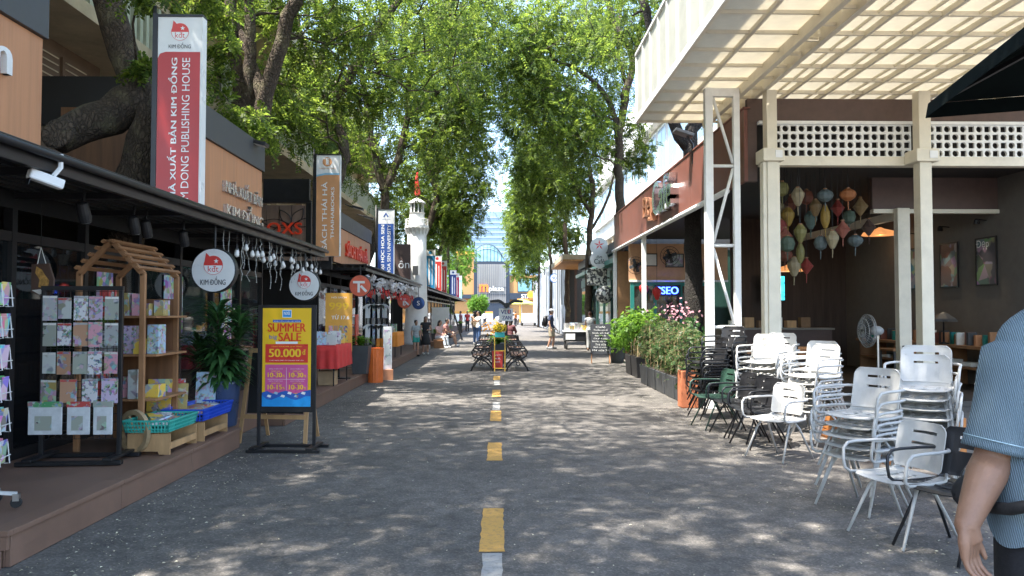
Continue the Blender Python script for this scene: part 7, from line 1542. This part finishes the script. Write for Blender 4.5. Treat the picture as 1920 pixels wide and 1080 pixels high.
# ---- man in a ribbed light blue shirt, close to the camera
def ribbed():
    m = bpy.data.materials.new('ribbed blue cotton'); m.use_nodes = True; t = m.node_tree; b = t.nodes['Principled BSDF']; L = t.links.new
    tc = nd(t, 'ShaderNodeTexCoord'); wv = nd(t, 'ShaderNodeTexWave', wave_type='BANDS', bands_direction='X', Scale=62, Distortion=.8, Detail=2); wv.inputs['Detail Scale'].default_value = 1.2
    mp = nd(t, 'ShaderNodeMapping'); mp.inputs['Rotation'].default_value = (0, R(12), R(28)); L(tc.outputs['Object'], mp.inputs[0]); L(mp.outputs[0], wv.inputs[0])
    no = nd(t, 'ShaderNodeTexNoise', Scale=9, Detail=5); L(tc.outputs['Object'], no.inputs[0])
    mx = nd(t, 'ShaderNodeMix', data_type='RGBA'); mx.inputs[6].default_value = (.11,.165,.2,1); mx.inputs[7].default_value = (.175,.24,.28,1); L(wv.outputs[0], mx.inputs[0])
    L(mx.outputs[2], b.inputs['Base Color']); b.inputs['Roughness'].default_value = .85
    ad = nd(t, 'ShaderNodeMath', operation='MULTIPLY_ADD'); ad.inputs[1].default_value = 1.5; L(no.outputs[0], ad.inputs[0]); L(wv.outputs[0], ad.inputs[2])
    bp = nd(t, 'ShaderNodeBump', Strength=.7, Distance=.004); L(ad.outputs[0], bp.inputs['Height']); L(bp.outputs[0], b.inputs['Normal']); return m
RIB = ribbed()
def close_man():
    Y0 = 2.12; sh = P(1912,652,Y0); el = P(1862,858,Y0+.02); wr = P(1812,985,Y0-.05); cx = sh.x+.15
    m = thing('person', 'man in a ribbed light blue shirt with black trousers walking past the chairs', 'person', (cx,Y0,0), 0)
    o = Vector((cx,Y0,0)); sh, el, wr = sh-o, el-o, wr-o; B = MB(); k = 1.08
    rsh = Vector((-sh.x,0,sh.z)); rel = Vector((-sh.x+.06,.05,sh.z-.33)); rwr = Vector((-sh.x+.05,.12,sh.z-.6))
    for c, r_ in (((0,0,1.02),(.16,.115,.14)),((0,0,1.2),(.145,.105,.16)),((0,0,1.38),(.175,.12,.17)),((0,0,1.5),(.19,.085,.07))): B.sphere(c,r_,16,10)
    B.tube([(0,0,1.5),(0,.02,1.66)], .06, 12); B.sphere((0,.02,1.74),(.08,.1,.125),16,12); B.sphere((0,.06,1.68),(.06,.06,.06),10,8); B.tube([(0,.115,1.74),(0,.135,1.715)], .012, 6)
    for sx in (-1,1): B.sphere((sx*.082,.01,1.735),(.014,.02,.032),8,6); B.tube([(sx*.095,0,.98),(sx*.1,.03,.52),(sx*.1,-.02,.09)], [.09,.06,.042], 12); B.tube([(sx*.1,-.03,.06),(sx*.11,.16,.04)], [.045,.035], 8)
    # left arm with tapered forearm
    B.tube([sh, sh.lerp(el,.5), el, el.lerp(wr,.25), el.lerp(wr,.6), wr], [.062,.056,.05,.053,.043,.031], 16); B.sphere(sh+Vector((.02,0,-.02)),.058,12,8); B.sphere(wr,.031,12,8); B.tube([wr, wr+Vector((.015,0,-.045))], [.031,.029], 12)
    B.tube([rsh, rel, rwr], [.06,.048,.031], 12); B.sphere(rsh,.066,12,8)
    # hands: palm, four unequal bent fingers, thumb leaving the side
    def hand(w_, d, side, fwd):
        d = d.normalized(); fwd = (fwd - d*fwd.dot(d)).normalized(); nn = d.cross(fwd)
        c = w_ + d*.05
        for a in (-.027,-.009,.009,.027): B.tube([w_+fwd*a*.55, w_+d*.045+fwd*a*1.05, w_+d*.088+fwd*a*1.3], [.017,.0165,.0105], 10)
        for i, (a, L_) in enumerate(((.036,.068),(.012,.078),(-.0125,.072),(-.036,.056))):
            r0 = w_+d*.085+fwd*a; d1 = (d+nn*side*.25).normalized(); d2 = (d+nn*side*.75).normalized(); d3 = (d+nn*side*1.4).normalized()
            p1 = r0+d1*L_*.45; p2 = p1+d2*L_*.32; p3 = p2+d3*L_*.26; B.tube([r0,p1,p2,p3], [.0092,.0088,.0082,.0066], 10); B.sphere(p3,.0066,6,5)
        t0 = w_+d*.028+fwd*.026; t1 = t0+(d*.6+fwd*.75).normalized()*.034; t2 = t1+(d*.9+fwd*.3+nn*side*.2).normalized()*.03; t3 = t2+(d+nn*side*.35).normalized()*.022; B.tube([t0,t1,t2,t3], [.017,.0125,.0105,.008], 8); B.sphere(t3,.008,6,5)
    hand(wr, (Vector((.22,.0,-1))+(wr-el).normalized()*.25), 1, Vector((.8,.6,0))); hand(rwr, Vector((0,.1,-1)), 1, Vector((0,1,0)))
    bd = skinned(B, 'body', mat('tanned skin', (.27,.145,.09), .5, var=.1, scale=14, bump=.15, bscale=160), m, .0042, 7)
    # shirt: lofted rings with folds, plus sleeves
    S = MB(); n = 40; prof = [(1.625,.085,.085,0),(1.605,.13,.095,0),(1.565,.19,.11,0),(1.52,.212,.12,0),(1.44,.215,.135,0),(1.3,.205,.15,0),(1.15,.205,.15,0),(1.06,.215,.155,.012),(.98,.225,.165,.02),(.94,.235,.17,.022)]
    for z, a, b, f in prof:
        for i in range(n): t = 2*math.pi*i/n; w_ = 1+f*4*math.sin(5*t+z*9)*.25; S.v.append((a*math.cos(t)*w_, b*math.sin(t)*w_, z+(f/.022)*(.05*math.sin(3*t+1)-.25*min(0,a*math.cos(t))*.9)))
    S.f = [(i*n+j,i*n+(j+1)%n,(i+1)*n+(j+1)%n,(i+1)*n+j) for i in range(len(prof)-1) for j in range(n)]
    so_ = S.build('shirt', RIB, m, smooth=True); sd = so_.modifiers.new('sub','SUBSURF'); sd.levels = sd.render_levels = 1
    # left sleeve
    d = (el-sh).normalized(); L_ = (el-sh).length; W = MB(); n = 36; top = sh+Vector((.085,0,.03)); end = sh+d*(L_*.94); ax = [top, sh+d*.02+Vector((-.004,0,.005)), sh+d*L_*.25, sh+d*L_*.5, sh+d*L_*.75, sh+d*L_*.9, end, end-d*.004, sh+d*L_*.8]
    rd = [.08,.086,.084,.08,.078,.08,.081,.074,.068]; u_ = Vector((0,1,0)); v_ = d.cross(u_).normalized()
    for c, r_ in zip(ax, rd):
        for i in range(n): t = 2*math.pi*i/n; q_ = 1+.03*math.sin(3*t+c.z*30); W.v.append(tuple(c+(u_*math.cos(t)*1.12+v_*math.sin(t))*r_*q_))
    W.f = [(i*n+j,i*n+(j+1)%n,(i+1)*n+(j+1)%n,(i+1)*n+j) for i in range(len(ax)-1) for j in range(n)]; sl_ = W.build('sleeve', RIB, m, smooth=True)
    hm = MB(); hm.tube([end-d*.03+(u_*math.cos(2*math.pi*i/30)*1.12+v_*math.sin(2*math.pi*i/30))*.081 for i in range(30)], .0022, 5, closed=True); hm.build('sleeve_stitching', mat('pale stitching', (.3,.42,.48), .8), m)
    W2 = MB(); d2 = (rel-rsh).normalized(); W2.tube([rsh+Vector((-.05,0,.028)), rsh+d2*.02, rsh+d2*.15, rsh+d2*.3], [.07,.082,.08,.08], 24); W2.build('sleeve', RIB, m, smooth=True)
    T_ = MB(); T_.sphere((0,0,.97),(.2,.145,.16),16,10)
    for sx in (-1,1): T_.tube([(sx*.1,0,.95),(sx*.11,.03,.52),(sx*.11,-.02,.1)], [.118,.09,.075], 14)
    skinned(T_, 'trousers', CL('black trousers',(.014,.014,.017)), m, .014, 3)
    for sx in (-1,1): MB().sphere((sx*.105,.06,.05),(.05,.145,.052),14,8).build('shoe', RUBBER, m, smooth=True)
    Hh = MB(); Hh.sphere((0,-.005,1.78),(.094,.108,.105),14,10); skinned(Hh, 'hair', HAIR, m, .012, 3)
    g = thing('waist_bag', 'black waist bag strapped across the hip of the man in blue', 'bag', (cx,Y0,1.0), 0)
    MB().sphere((-.12,.19,.04),(.12,.05,.07),16,10).build('pouch', CL('black nylon',(.015,.015,.016)), g, smooth=True); MB().tube([(-.22,.06,.03),(-.245,-.08,.06),(-.2,-.17,.1),(-.05,-.19,.2),(.12,-.17,.36),(.16,-.1,.5),(.13,.0,.62),(.05,.13,.5),(-.12,.17,.22),(-.23,.08,.08)], .017, 8).build('strap', CL('black nylon',(.015,.015,.016)), g, smooth=True)
    return m
close_man()
